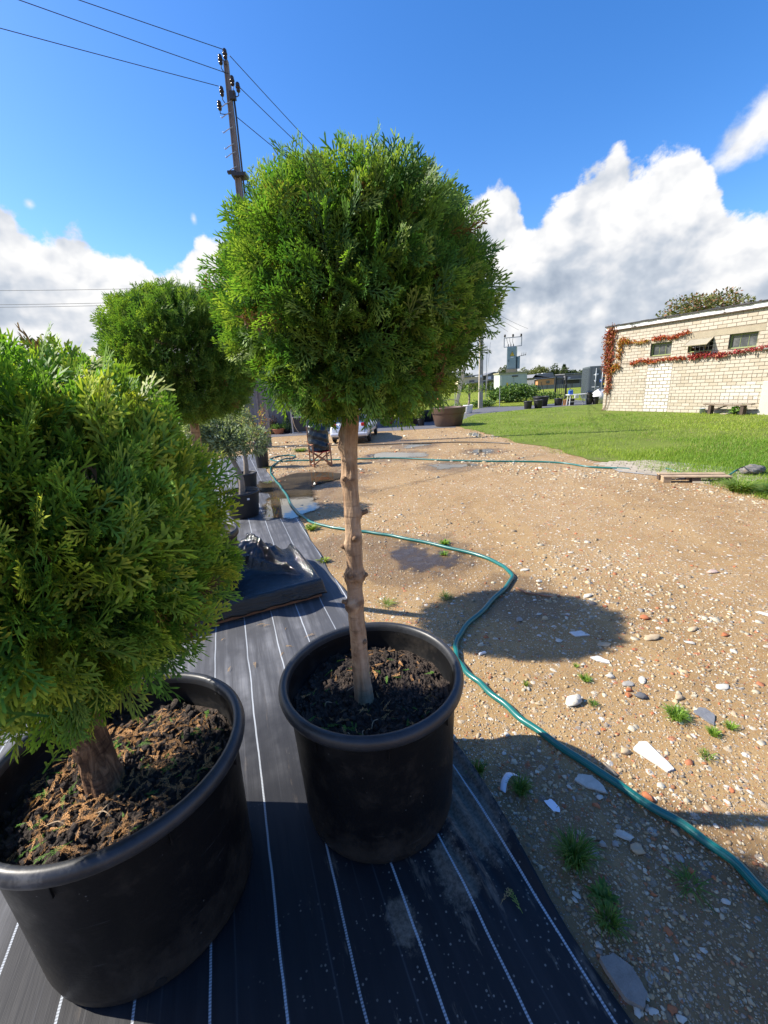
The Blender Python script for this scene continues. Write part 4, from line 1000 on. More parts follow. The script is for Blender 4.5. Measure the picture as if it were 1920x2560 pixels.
def pot(loc, label, seed, scale=1.0, litter=1.0, group=None):
    q = np.random.default_rng(seed)
    t = thing('plant_pot', label, 'plant pot', loc, q.uniform(0, 6), group); t.scale = (scale, scale, 1.0)
    N = 72
    prof = [(0.0, 0.002), (0.240, 0.002), (0.260, 0.008), (0.270, 0.020), (0.2745, 0.05), (0.2775, 0.16), (0.2825, 0.33), (0.2885, 0.490), (0.2895, 0.508)]
    b = MB(); b.lathe(prof, N)
    inner = [(0.287, 0.545), (0.283, 0.50), (0.276, 0.38), (0.0, 0.37)]
    b.lathe(inner, N)
    b.build('body', M_pot, t, True)
    rim = [(0.2885, 0.506), (0.297, 0.508), (0.308, 0.514), (0.3165, 0.524), (0.319, 0.536), (0.316, 0.548), (0.3085, 0.5575), (0.299, 0.560), (0.2905, 0.556), (0.2865, 0.545), (0.2855, 0.530)]
    b = MB(); b.lathe(rim, N); b.build('rim', M_rim, t, True)
    for k in range(8):
        a = k*math.pi/4+0.2; b = MB(); b.box((0.2915, 0, 0.482), (0.006, 0.0035, 0.05), taper=0.7); o = b.build('moulding_rib', M_pot, t); o.rotation_euler = (0, 0, a)
    for k in range(5):
        a = k*2*math.pi/5+0.5; b = MB(); b.lathe([(0, 0), (0.013, 0), (0.013, 0.004), (0, 0.004)], 10); o = b.build('drain_hole', M_black, t); o.rotation_euler = (R(90), 0, a+math.pi/2); o.location = (0.2715*math.cos(a), 0.2715*math.sin(a), 0.045)
    # cloddy soil
    nr, na = 44, 110; V = [(0, 0, 0.455)]; rr = np.linspace(0.006, 0.279, nr)
    for r in rr:
        for k in range(na):
            a = 2*math.pi*k/na; x, y = r*math.cos(a), r*math.sin(a)
            z = 0.448+0.022*(1-r/0.28)+0.012*vn(x, y, 22, seed)+0.007*vn(x, y, 75, seed+1)+0.004*q.normal()
            V.append((x, y, z))
    F = [(0, 1+k, 1+(k+1) % na) for k in range(na)]+[(1+i*na+k, 1+(i+1)*na+k, 1+(i+1)*na+(k+1) % na, 1+i*na+(k+1) % na) for i in range(nr-1) for k in range(na)]
    tag(mk('soil', V, F, M_soil, t), kind='stuff')
    n = 900; var = stone_variants(8, (0.6, 0.95)); r = 0.272*np.sqrt(q.random(n)); a = q.uniform(0, 6.283, n); sz = np.clip(q.lognormal(math.log(0.0045), 0.6, n), 0.002, 0.018)
    W = var[q.integers(0, 8, n)]*sz[:, None, None]
    cx, cy = r*np.cos(a), r*np.sin(a); cz = 0.452+0.022*(1-r/0.28)+0.012*vn(cx, cy, 22, seed)+0.007*vn(cx, cy, 75, seed+1)
    W = W+np.stack([cx, cy, cz], -1)[:, None]
    tag(mk('soil_clods', W.reshape(-1, 3), (ICO_F[None]+(np.arange(n)*12)[:, None, None]).reshape(-1, 3), M_soil, t), kind='stuff')
    # clippings lying on the soil
    n = int(330*litter); r = 0.225*np.sqrt(q.random(n)); a = q.uniform(0, 6.283, n)
    X, Y = r*np.cos(a), r*np.sin(a); Z = 0.459+0.022*(1-r/0.28)+0.012*vn(X, Y, 22, seed)+0.007*vn(X, Y, 75, seed+1)+q.uniform(0, 0.008, n)
    h = q.uniform(0, 6.283, n); A = np.stack([np.cos(h), np.sin(h), q.normal(0, 0.18, n)], -1); A /= np.linalg.norm(A, axis=1)[:, None]
    Nn = np.array([0, 0, 1.0])+q.normal(0, 0.35, (n, 3)); Nn -= A*np.sum(Nn*A, 1)[:, None]; Nn /= np.linalg.norm(Nn, axis=1)[:, None]
    g = np.where((q.random(n) < (0.15 if litter > 1 else 0.34))[:, None], np.array([0.13, 0.28, 0.04]), np.array([0.50, 0.27, 0.11]))*q.uniform(0.5, 1.35, (n, 1))
    V, F, C = place_fronds(FRONDS_LITE, np.stack([X, Y, Z], -1), A, Nn, q.uniform(0.016, 0.042, n), g, g*1.15, q, 0.6)
    tag(mk('plant_litter', V, F, M_dry, t, col=np.clip(C, 0, 1)), kind='stuff')
    for k in range(5):
        a = q.uniform(0, 6.283); r = q.uniform(0.06, 0.22); x, y = r*math.cos(a), r*math.sin(a); h = q.uniform(0, 6.28); l = q.uniform(0.03, 0.06)
        MB().tube(spline([(x, y, 0.472), (x+l*math.cos(h)*0.5, y+l*math.sin(h)*0.5, 0.482), (x+l*math.cos(h), y+l*math.sin(h)+0.01, 0.472)], 3), 0.0016, 5).build('dry_twig', M_wood, t, True)
    return t

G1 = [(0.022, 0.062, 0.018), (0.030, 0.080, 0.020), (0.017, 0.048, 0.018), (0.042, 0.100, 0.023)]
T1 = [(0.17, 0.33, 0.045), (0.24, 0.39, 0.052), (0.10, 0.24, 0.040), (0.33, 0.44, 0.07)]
G2 = [(0.052, 0.14, 0.025), (0.072, 0.17, 0.029), (0.040, 0.115, 0.026)]
T2 = [(0.42, 0.55, 0.06), (0.56, 0.60, 0.075), (0.30, 0.48, 0.055), (0.20, 0.38, 0.05)]
G3 = [(0.042, 0.11, 0.024), (0.055, 0.135, 0.028), (0.032, 0.09, 0.023)]
T3 = [(0.20, 0.32, 0.045), (0.14, 0.26, 0.04), (0.29, 0.39, 0.055)]

def sprays(t, c, rx, rz, n, L, seed, greens, tips, zlo=-1, zhi=1, up=0.5, out=1.0, az=None):
    """single sprays that stand clear of the clipped outline, each one an object"""
    q = np.random.default_rng(seed); data = []
    for k, (v, f, tt) in enumerate(FRONDS_LONG):
        g = np.array(greens[k % len(greens)]); tp = np.array(tips[k % len(tips)])
        vv = v.copy(); vv[:, 2] -= 0.12*vv[:, 1]**2; vv[:, 0] *= 0.62
        o = mk('spray', vv, f, M_thuja, None, col=g*(1-tt[:, None])+tp*tt[:, None]); data.append(o.data); bpy.data.objects.remove(o)
    for i in range(n):
        while True:
            d = q.normal(0, 1, 3); d /= np.linalg.norm(d)
            if zlo < d[2] < zhi and (az is None or az[0] < math.degrees(math.atan2(d[0], d[1])) < az[1]): break
        rad = 1/((math.hypot(d[0], d[1])/rx)**2.3+(abs(d[2])/rz)**2.3)**(1/2.3)
        a = Vector(d)*out+Vector((0, 0, up))+Vector(q.normal(0, 0.22, 3)); a.normalize()
        nrm = Vector(np.cross(d, (0, 0, 1))+q.normal(0, 0.4, 3)); nrm = (nrm-a*nrm.dot(a)).normalized(); x = a.cross(nrm)
        l = L*q.uniform(0.6, 1.3)
        M = Matrix((x*l, a*l, nrm*l)).transposed().to_4x4(); M.translation = Vector(c)+Vector(d)*rad*0.93-a*l*0.45-t.location
        o = bpy.data.objects.new('spray', data[q.integers(0, len(data))]); COL.objects.link(o); o.parent = t; o.matrix_local = M

def build_thujas():
    # 1: the standard in the middle
    pot((-0.078, 1.265, 0.003), 'black plastic pot in the middle holding the bare trunked ball thuja', 21, litter=0.32)
    bx, by = -0.105, 1.235
    t = thing('thuja_tree', 'ball clipped thuja on a tall bare trunk in the middle black pot', 'tree', (bx, by, 0.455))
    kn = [(0.60, 3.6, 0.004, 0.02), (0.83, 3.9, 0.013, 0.022), (0.845, 5.3, 0.007, 0.018), (0.93, 5.9, 0.012, 0.018), (0.94, 4.3, 0.011, 0.020), (0.925, 3.2, 0.007, 0.018), (1.03, 3.4, 0.010, 0.020), (1.06, 4.9, 0.006, 0.02), (1.135, 6.1, 0.012, 0.016), (1.24, 4.0, 0.010, 0.013), (1.245, 5.0, 0.007, 0.011), (0.70, 5.5, 0.005, 0.012), (0.745, 4.6, 0.004, 0.012), (0.66, 4.2, 0.003, 0.014), (1.36, 3.3, 0.012, 0.035)]
    path = [(bx, by, 0.43), (bx-0.003, by, 0.56), (bx-0.006, by+0.002, 0.75), (bx-0.004, by+0.004, 0.87), (bx+0.004, by+0.008, 1.0), (bx+0.008, by+0.012, 1.15), (bx+0.012, by+0.016, 1.3), (bx+0.026, by+0.02, 1.45), (bx+0.04, by+0.025, 1.65), (bx+0.045, by+0.025, 1.85)]
    V, F = trunk_mesh(path, [0.036, 0.0285, 0.0255, 0.0245, 0.0245, 0.024, 0.0238, 0.0245, 0.02, 0.008], kn, 1)
    V = np.array(V)-np.array([bx, by, 0.455])
    mk('trunk', V, F, M_bark, t, True, TRUNK_COL[0])
    for (kz, ka, ln) in ((0.845, 3.6, 0.018), (0.93, 6.0, 0.016), (1.03, 3.5, 0.015), (1.135, 6.1, 0.022), (1.245, 4.2, 0.012), (0.94, 4.4, 0.012), (0.70, 5.5, 0.010), (1.06, 4.9, 0.010)):
        i_ = np.interp(kz, [p[2] for p in path], range(len(path))); k_ = int(i_); f_ = i_-k_; cx_ = path[k_][0]*(1-f_)+path[k_+1][0]*f_; cy_ = path[k_][1]*(1-f_)+path[k_+1][1]*f_
        dx_, dy_ = math.cos(ka), math.sin(ka); b = MB(); b.tube([(cx_+dx_*0.018-bx, cy_+dy_*0.018-by, kz-0.455), (cx_+dx_*(0.026+ln*0.5)-bx, cy_+dy_*(0.026+ln*0.5)-by, kz+0.003-0.455), (cx_+dx_*(0.026+ln)-bx, cy_+dy_*(0.026+ln)-by, kz+0.008-0.455)], [0.010, 0.008, 0.0065], 8); b.build('branch_stub', M_twig, t, True)
    c = (-0.042, 1.262, 1.728)
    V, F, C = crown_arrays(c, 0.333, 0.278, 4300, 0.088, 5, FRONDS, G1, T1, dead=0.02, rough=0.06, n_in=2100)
    tag(mk('crown', V-np.array(t.location), F, M_thuja, t, col=np.clip(C, 0, 1)), kind='stuff')
    b = branches(c, 0.31, 0.26, 2.0, 90, 9, None, 1.44); b.data.transform(Matrix.Translation(-t.location)); b.parent = t
    sprays(t, c, 0.333, 0.278, 60, 0.095, 31, G1, T1, 0.45, 1.0, 0.9, 0.5)
    sprays(t, c, 0.333, 0.278, 110, 0.105, 32, G1, T1, -0.6, 0.5, 0.35, 1.0)
    sprays(t, c, 0.333, 0.278, 110, 0.13, 33, G1, T1, -0.995, -0.6, -0.5, 0.7)
    sprays(t, c, 0.333, 0.278, 12, 0.15, 34, G1, T1, -0.25, 0.2, 0.35, 1.0, az=(60, 120))
    # 2: the low bushy one at the left edge
    pot((-0.795, 0.985, 0.002), 'black plastic pot at the left holding the low bushy thuja', 22, 1.075, litter=1.7)
    bx, by = -0.832, 0.945
    t = thing('thuja_tree', 'low yellow tipped bushy thuja filling the pot at the left', 'tree', (bx, by, 0.455))
    path = [(bx+0.004, by, 0.43), (bx-0.01, by+0.01, 0.55), (bx-0.022, by+0.02, 0.68), (bx-0.01, by+0.03, 0.85), (bx+0.01, by+0.03, 1.15), (bx+0.02, by+0.03, 1.4)]
    V, F = trunk_mesh(path, [0.054, 0.043, 0.040, 0.034, 0.024, 0.01], [(0.6, 4.6, 0.006, 0.02), (0.53, 5.6, 0.005, 0.018), (0.66, 5.0, 0.004, 0.014)], 2)
    mk('trunk', np.array(V)-np.array([bx, by, 0.455]), F, M_bark_dark, t, True, TRUNK_COL[0])
    c = (-0.835, 0.975, 1.190)
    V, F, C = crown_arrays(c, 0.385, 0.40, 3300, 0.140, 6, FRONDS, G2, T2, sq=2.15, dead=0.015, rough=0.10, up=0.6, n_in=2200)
    tag(mk('crown', V-np.array(t.location), F, M_thuja, t, col=np.clip(C, 0, 1)), kind='stuff')
    b = branches(c, 0.38, 0.35, 1.5, 80, 10, None, 0.72); b.data.transform(Matrix.Translation(-t.location)); b.parent = t
    sprays(t, c, 0.385, 0.40, 110, 0.16, 41, G2, T2, 0.3, 1.0, 0.95, 0.5)
    sprays(t, c, 0.385, 0.40, 110, 0.16, 42, G2, T2, -0.5, 0.4, 0.4, 1.0)
    sprays(t, c, 0.385, 0.40, 60, 0.17, 43, G1, T1, -0.98, -0.5, -0.35, 0.9)
    # 3: the ball behind, standing on the pallet
    t = thing('thuja_tree', 'ball clipped thuja behind, standing on the film covered pallet', 'tree', (-1.10, 2.70, 0.56))
    V, F = trunk_mesh([(-1.30, 2.93, 0.50), (-1.28, 2.88, 0.8), (-1.17, 2.74, 1.2), (-1.12, 2.68, 1.7)], [0.035, 0.032, 0.03, 0.012], [], 3)
    mk('trunk', np.array(V)-np.array(t.location), F, M_bark, t, True, TRUNK_COL[0])
    c = (-1.125, 2.68, 1.735)
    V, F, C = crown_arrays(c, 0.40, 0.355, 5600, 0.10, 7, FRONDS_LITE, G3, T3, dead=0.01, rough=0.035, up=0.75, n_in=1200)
    tag(mk('crown', V-np.array(t.location), F, M_thuja, t, col=np.clip(C, 0, 1)), kind='stuff')
    b = branches(c, 0.38, 0.38, 1.9, 40, 11, None, 1.3); b.data.transform(Matrix.Translation(-t.location)); b.parent = t
    sprays(t, c, 0.40, 0.355, 60, 0.14, 51, G3, T3, 0.3, 1.0, 0.95, 0.5)
    sprays(t, c, 0.40, 0.355, 40, 0.12, 52, G3, T3, -0.5, 0.4, 0.45, 1.0)
build_thujas()

# ---- pallet with black film
def build_pallet():
    c0 = np.array([-0.505, 2.905]); du = np.array([-0.902, -0.432]); dv = np.array([-0.432, 0.902])   # along the front edge, and back
    rz = math.atan2(-du[1], -du[0])
    t = thing('pallet', 'wooden pallet under black film behind the middle pot', 'pallet', (c0[0], c0[1], 0.01), rz)
    W, Dp = 1.05, 0.80
    for k in range(3): MB().box((-W/2, 0.05+k*(Dp-0.1)/2, 0.011), (W, 0.095, 0.02)).build('bottom_board', M_wood_red, t, bevel=0.003)
    for i in range(3):
        for k in range(3): MB().box((-0.07-(W-0.14)*i/2, 0.05+k*(Dp-0.1)/2, 0.061), (0.13, 0.09, 0.076)).build('block', M_wood_dark, t, bevel=0.004)
    for k in range(7): MB().box((-0.052-(W-0.105)*k/6, Dp/2, 0.111), (0.10, Dp, 0.02)).build('deck_board', M_wood, t, bevel=0.003)
    # film, draped: skirt at the front and right, ridge and mound to the back
    nu, nv = 170, 150
    U = np.linspace(-0.035, W+0.03, nu); Vv = np.linspace(-0.035, Dp+0.12, nv)
    UU, VV = np.meshgrid(U, Vv)
    ridge = VV-(0.20+0.55*np.exp(-((UU-0.05)/0.16)**2)*0+0.18*UU)
    mound = 0.17*np.exp(-(((UU-0.36)/0.22)**2+((VV-0.60)/0.17)**2))+0.15*np.exp(-(((UU-0.66)/0.25)**2+((VV-0.50)/0.16)**2))
    rim = 0.045*np.exp(-((UU-0.015)/0.030)**2)*sstep(0.0, 0.25, VV)+0.016*np.exp(-((VV-0.01)/0.022)**2)
    cr1 = 0.055*np.exp(-((VV-0.22-0.42*UU)/0.028)**2)*sstep(0.10, 0.26, UU)*(1-sstep(0.75, 1.0, UU))
    cr2 = 0.060*np.exp(-((UU-0.05-0.62*(VV-0.10))/0.026)**2)*sstep(0.12, 0.3, VV)
    rough_ = sstep(0.02, 0.10, mound+cr1*0.6)
    fold = np.abs(vn(UU*1.0+0.6*VV, VV-0.5*UU, 20, 66))*0.022+np.abs(vn(UU+VV, VV*1.3, 46, 67))*0.016+np.abs(vn(UU*0.4, VV*1.6, 90, 68))*0.006
    Z = 0.134+mound+rim+cr1+cr2+rough_*fold+0.0018*vn(UU*0.6, VV*3, 14, 61); Z = Z-0.09*sstep(Dp-0.02, Dp+0.12, VV)
    # pooled smooth area near the front
    edge = np.minimum(np.minimum(VV+0.035, UU+0.035), np.minimum(W+0.03-UU, 10+VV))
    drop = 1-sstep(0.0, 0.026, edge)
    Z = Z*(1-drop)+(0.035+0.006*vn(UU, VV, 30, 64))*drop
    X = -UU; Yy = VV
    V = np.stack([X, Yy, Z], -1).reshape(-1, 3)
    i = (np.arange(nv-1)[:, None]*nu+np.arange(nu-1)[None]).ravel()
    F = np.stack([i, i+1, i+nu+1, i+nu], 1)[:, ::-1].copy()
    o = mk('plastic_film', V, F, M_film, None, smooth=True); o.location = (c0[0], c0[1], 0.012); o.rotation_euler = (0, 0, rz)
    md = o.modifiers.new('thick', 'SOLIDIFY'); md.thickness = 0.0015
    tag(o, 'crumpled shiny black plastic film draped over the pallet', 'plastic film')
build_pallet()
def simple_pot(name, label, loc, r, h, mt, group=None, taper=0.8, soil=True, sub_rim=True, cat='plant pot'):
    t = thing(name, label, cat, loc, rnd.uniform(0, 6), group)
    b = MB(); b.lathe([(0, 0.004), (r*taper*0.95, 0.004), (r*taper, 0.012), (r*0.96, h*0.88), (r*0.965, h*0.90)], 28); b.lathe([(r*0.93, h*0.97), (r*0.9, h*0.8), (0, h*0.79)], 28); b.build('body', mt, t, True)
    b = MB(); b.lathe([(r*0.96, h*0.89), (r*1.02, h*0.895), (r*1.03, h*0.93), (r*1.015, h*0.995), (r*0.97, h), (r*0.93, h*0.985), (r*0.925, h*0.95)], 28); b.build('rim', mt, t, True)
    if soil:
        V = [(0, 0, h*0.86)]+[(r*0.9*q_*math.cos(a), r*0.9*q_*math.sin(a), h*0.86+rnd.uniform(-0.006, 0.006)) for q_ in (0.5, 1) for a in (2*math.pi*k/20 for k in range(20))]
        F = [(0, 1+k, 1+(k+1) % 20) for k in range(20)]+[(1+k, 21+k, 21+(k+1) % 20, 1+(k+1) % 20) for k in range(20)]
        mk('soil', V, F, M_soil, t)
    return t
simple_pot('plant_pot', 'black pot of the ball thuja standing on the pallet behind', (-1.30, 2.93, 0.135), 0.22, 0.44, M_dirtypot)

# ---- garden hoses
def hose(pts, r, mt, label, name='garden_hose', z=None):
    P = spline([(p[0], p[1], (p[2] if len(p) > 2 else 0.0)) for p in pts], 8)
    P = [np.array(p)+np.array([0.004*math.sin(i*0.7), 0.004*math.cos(i*0.9), r+0.001]) for i, p in enumerate(P)]
    n = 12; V = []; UV = []; ln = 0.0
    for i, p in enumerate(P):
        d = P[min(i+1, len(P)-1)]-P[max(i-1, 0)]; d = d/np.linalg.norm(d); x = np.cross(d, (0, 0, 1)); x /= np.linalg.norm(x); y = np.cross(x, d)
        if i: ln += np.linalg.norm(p-P[i-1])
        for k in range(n+1):
            a = 2*math.pi*k/n; V.append(p+(x*math.cos(a)+y*math.sin(a))*r); UV.append((k/n, ln))
    F = [(i*(n+1)+k, i*(n+1)+k+1, (i+1)*(n+1)+k+1, (i+1)*(n+1)+k) for i in range(len(P)-1) for k in range(n)]
    o = mk(name, V, F, mt, None, True, uv=UV); tag(o, label, 'garden hose'); return o
H1 = [(1.30, 0.30), (1.13, 0.62), (1.052, 0.85), (1.002, 0.995), (0.883, 1.145), (0.762, 1.306), (0.622, 1.496), (0.52, 1.672), (0.437, 1.837), (0.385, 1.94), (0.362, 2.06), (0.385, 2.2), (0.469, 2.357), (0.708, 2.656), (0.924, 2.941), (0.982, 3.074), (0.955, 3.25), (0.839, 3.478), (0.513, 3.793), (0.129, 4.106), (-0.16, 4.302), (-0.469, 4.47), (-0.82, 4.748), (-1.037, 5.089, 0.01), (-1.23, 5.527, 0.012), (-1.447, 6.211, 0.01), (-1.704, 6.922, 0.01), (-1.961, 7.612), (-2.167, 8.215), (-2.318, 8.886), (-2.323, 9.358), (-2.225, 9.707, 0.03), (-2.081, 9.997), (-2.077, 10.286), (-2.249, 10.503), (-2.499, 10.446), (-2.606, 10.19), (-2.601, 9.977), (-2.402, 9.704), (-2.201, 9.594), (-1.917, 9.598), (-1.619, 9.518), (-1.019, 9.381), (-0.341, 9.266), (0.362, 9.088), (1.23, 8.511), (2.021, 8.092), (2.772, 7.796), (3.241, 7.476), (3.495, 7.016), (3.98, 6.669)]
hose(H1, 0.0155, M_hose, 'long teal garden hose winding round the middle pot and looping by the chair')
M_hose2 = simple('dark_hose', (0.06, 0.055, 0.045), 0.5, 0.2, 6, 0.0)
hose([(-3.6, 12.5), (-3.09, 12.359), (-2.043, 12.105), (-1.262, 11.961), (-0.401, 11.6), (0.632, 11.435), (1.998, 11.103), (2.7, 10.7), (3.135, 10.278)], 0.014, M_hose2, 'dark brown hose crossing the yard behind the chair')
hose([(4.40, 6.42, 0.03), (4.45, 6.35, 0.02), (4.492, 6.204), (4.483, 6.039), (4.65, 5.85), (4.858, 5.799, 0.01), (5.05, 5.9, 0.05), (5.2, 5.93, 0.07)], 0.012, M_hose, 'short piece of blue green hose in the wet grass behind the wooden pallet plank')

# ---- stones and scraps one can point at
STONE_SHAPES = []
def stone_obj(shape, colr, label, x, y, s, z=0.0, rz=0.0, flat=None, cat='stone', group=None, name='stone', tilt=0.0):
    key = (shape, colr)
    for k, me in STONE_SHAPES:
        if k == key: break
    else:
        q = np.random.default_rng(900+shape)
        b = bpy.data.meshes.new('t'); V = ICO_V*(1+q.normal(0, 0.26, (12, 1)))
        o = mk('stone', V, ICO_F, M_stone, col=np.tile(np.array(colr), (12, 1)))
        md = o.modifiers.new('s', 'SUBSURF'); md.levels = 1; md.subdivision_type = 'SIMPLE'
        dg = bpy.context.evaluated_depsgraph_get(); me = bpy.data.meshes.new_from_object(o.evaluated_get(dg)); bpy.data.objects.remove(o)
        v = np.empty(len(me.vertices)*3); me.vertices.foreach_get('co', v); v = v.reshape(-1, 3); v += q.normal(0, 0.10, v.shape); me.vertices.foreach_set('co', v.ravel()); me.update()
        STONE_SHAPES.append((key, me))
    o = bpy.data.objects.new(name, me); COL.objects.link(o)
    sx, sy, sz = s if isinstance(s, tuple) else (s, s*0.75, s*0.4)
    o.scale = (sx, sy, sz); o.location = (x, y, z+sz*0.45); o.rotation_euler = (tilt, 0, rz)
    tag(o, label, cat, group); return o
WHT = (0.50, 0.47, 0.40); TAN = (0.42, 0.33, 0.215); GRY = (0.31, 0.295, 0.265); DRK = (0.12, 0.12, 0.125); ORG = (0.40, 0.14, 0.06); PNK = (0.50, 0.37, 0.30)
def shard(name, poly, z, th, mt, label, cat, tilt=0.0):
    c = np.mean(np.array(poly), 0); b = MB(); P = []
    for i in range(len(poly)):
        a, d = np.array(poly[i])-c, np.array(poly[(i+1) % len(poly)])-c
        for k in range(4): p = a+(d-a)*k/4; P.append(tuple(p+np.array([rnd.uniform(-1, 1), rnd.uniform(-1, 1)])*0.0022*(k > 0)))
    b.prism(P, -th/2, th/2); o = b.build(name, mt, None, bevel=0.001); o.location = (c[0], c[1], z+th/2); o.rotation_euler = (tilt, tilt*0.6, 0); tag(o, label, cat)
M_plaster = simple('white_plaster', (0.56, 0.545, 0.51), 0.8, 0.1, 30, 0.4, 0.004)
M_slate = simple('slate', (0.16, 0.165, 0.175), 0.7, 0.25, 25, 0.5, 0.006)
M_paper = simple('paper', (0.72, 0.74, 0.80), 0.7, 0.05, 10, 0.1)
shard('plaster_shard', [(0.969, 1.387), (1.012, 1.42), (1.045, 1.417), (1.073, 1.288), (1.040, 1.277)], 0.002, 0.010, M_plaster, 'large white trapezoid shard of plaster lying flat in the sunlit gravel', 'plaster shard', 0.03)
shard('slate_piece', [(1.348, 1.568), (1.385, 1.588), (1.412, 1.587), (1.428, 1.543), (1.384, 1.489), (1.366, 1.519)], 0.002, 0.008, M_slate, 'dark grey slate piece beside the bright grass tuft', 'slate', 0.05)
shard('flat_stone', [(0.672, 1.265), (0.70, 1.290), (0.745, 1.28), (0.768, 1.235), (0.765, 1.205), (0.70, 1.235)], 0.001, 0.008, simple('flat_grey_stone', (0.44, 0.41, 0.35), 0.85, 0.2, 40, 0.4, 0.004), 'half moon shaped grey flat stone in shade left of the hose', 'stone', 0.0)
shard('stone_slab', [(0.500, 0.735), (0.54, 0.745), (0.575, 0.715), (0.585, 0.665), (0.56, 0.64), (0.525, 0.66)], 0.001, 0.018, simple('slab_stone', (0.20, 0.18, 0.155), 0.9, 0.3, 30, 0.5, 0.006), 'big grey slab half buried against the edge of the ground cover sheet', 'stone', 0.04)
shard('white_flake', [(1.085, 1.995), (1.13, 2.005), (1.175, 1.96), (1.165, 1.94), (1.11, 1.965)], 0.002, 0.008, M_plaster, 'narrow white flake just outside the round shadow edge', 'plaster flake', 0.05)
shard('white_flake', [(1.08, 2.25), (1.16, 2.26), (1.19, 2.21), (1.10, 2.205)], 0.002, 0.006, M_plaster, 'pale flake lying inside the round tree shadow', 'plaster flake', 0.02)
shard('paper_scrap', [(0.525, 1.19), (0.555, 1.195), (0.572, 1.165), (0.566, 1.145), (0.545, 1.15)], 0.003, 0.002, M_paper, 'torn white paper scrap in the shade beside two grass tufts', 'paper scrap', 0.06)
def paper_strip():
    P = spline([(0.386, 1.235, 0.006), (0.40, 1.262, 0.022), (0.425, 1.285, 0.030), (0.456, 1.292, 0.018)], 4); V = []
    for p in P: V += [(p[0]-0.008, p[1]+0.009, p[2]), (p[0]+0.008, p[1]-0.009, p[2]+0.004)]
    o = mk('paper_scrap', V, [(2*i, 2*i+1, 2*i+3, 2*i+2) for i in range(len(P)-1)], M_paper, None, True); md = o.modifiers.new('t', 'SOLIDIFY'); md.thickness = 0.0012
    tag(o, 'curled white paper strip caught on a grass tuft by the pot', 'paper scrap')
paper_strip()
b = MB(); b.tube([(0.495, 2.085, 0.008), (0.512, 2.092, 0.008)], 0.008, 8); b.tube([(0.516, 2.094, 0.008), (0.533, 2.10, 0.008)], 0.008, 8); tag(b.build('plastic_clip', M_white), 'small white plastic clip by the hose behind the pot rim', 'clip')
b = MB(); b.tube(spline([(0.955, 2.86, 0.008), (1.0, 2.77, 0.012), (1.08, 2.735, 0.008), (1.15, 2.70, 0.009), (1.215, 2.71, 0.006)], 4), 0.006, 6); tag(b.build('stick', M_wood_red, None, True), 'thin brown stick beside the hose bend at the shadow edge', 'stick')
SP = [(0, WHT, 'lumpy white stone casting a shadow among the red bits right of the hose', .85, 1.68, (.040, .034, .028), .4), (1, DRK, 'dark lump of asphalt among orange brick bits in the sun', 1.183, 1.691, (.030, .026, .012), .2), (2, ORG, 'round orange brick pebble beside the hose at the edge of the shade', .903, 1.18, (.018, .022, .015), 0.3),
      (3, TAN, 'raised tan flat stone with a strong shadow in open gravel', 1.522, 2.145, (.048, .026, .018), .2), (4, GRY, 'flat grey stone in the sun with a white one behind it', 1.167, 1.78, (.036, .022, .008), .1), (0, WHT, 'white stone right of the flat grey one', 1.253, 1.80, (.026, .02, .01), 1.0), (1, WHT, 'angular white stone left of the flat grey one', 1.114, 1.843, (.024, .018, .01), .1),
      (2, WHT, 'whitish flat chip in the dark tree shadow, nearest the hose', .989, 2.18, (.026, .018, .006), .8), (3, TAN, 'tan flat stone at the rim of the round tree shadow', 1.224, 2.112, (.036, .024, .008), 0), (5, PNK, 'pinkish slab at the far right of the gravel', 2.481, 2.946, (.06, .03, .01), 0.2), (4, WHT, 'long white shard at the right picture edge', 2.34, 2.328, (.06, .024, .009), -.9),
      (0, WHT, 'pale stone just outside the far rim of the tree shadow', 1.403, 2.69, (.032, .024, .012), .4), (2, ORG, 'orange brick chunk in open gravel left of the dark chip', 1.614, 2.368, (.034, .026, .014), .3), (5, ORG, 'orange brick flake by the right of the raised tan stone', 1.942, 2.138, (.03, .018, .01), .3), (1, TAN, 'buff pebble between the asphalt lump and the slate', 1.349, 1.667, (.028, .02, .011), .7),
      (3, WHT, 'speckled white chip behind the slate piece', 1.601, 1.718, (.032, .022, .008), .3), (1, TAN, 'beige pebble at the left end of the plaster shard', .932, 1.384, (.022, .02, .012), .7), (5, TAN, 'long beige stone sunk beside the hose in the sun', .828, 1.305, (.016, .036, .009), .4), (4, GRY, 'round grey pebble inside the tree shadow near the hose', .83, 2.423, (.026, .022, .018), .4),
      (0, WHT, 'mottled white stone in the shade beside the big grass tuft', .744, 1.055, (.028, .018, .01), -.5), (2, TAN, 'yellowish blunt stone next to the mottled white one in the shade', .763, 1.008, (.026, .018, .012), .1), (4, GRY, 'bluish grey pebble in shade left of the mottled white stone', .70, 1.028, (.012, .011, .009), .1), (1, GRY, 'grey pebble nearest the big grass tuft in shade', .659, 1.03, (.013, .011, .009), .1),
      (3, WHT, 'pale square chip left of the far grass weed', 1.119, 3.171, (.034, .02, .01), .1), (5, WHT, 'pale chip behind the hose bend beside the shadow', 1.158, 2.959, (.028, .02, .01), 0), (0, TAN, 'cream stone right of the round tree shadow', 1.804, 2.212, (.036, .02, .012), .4), (2, WHT, 'white splinter in front of the raised tan stone', 1.701, 2.083, (.036, .014, .008), -.4), (1, ORG, 'reddish brick bit right behind the asphalt lump', 1.15, 1.735, (.018, .014, .01), .4), (4, ORG, 'red brick bit touching the asphalt lump on its left', 1.128, 1.70, (.018, .015, .009), .8)]
for sh, c, lab, x, y, s, rz in SP: stone_obj(sh, c, lab, x, y, s, rz=rz)
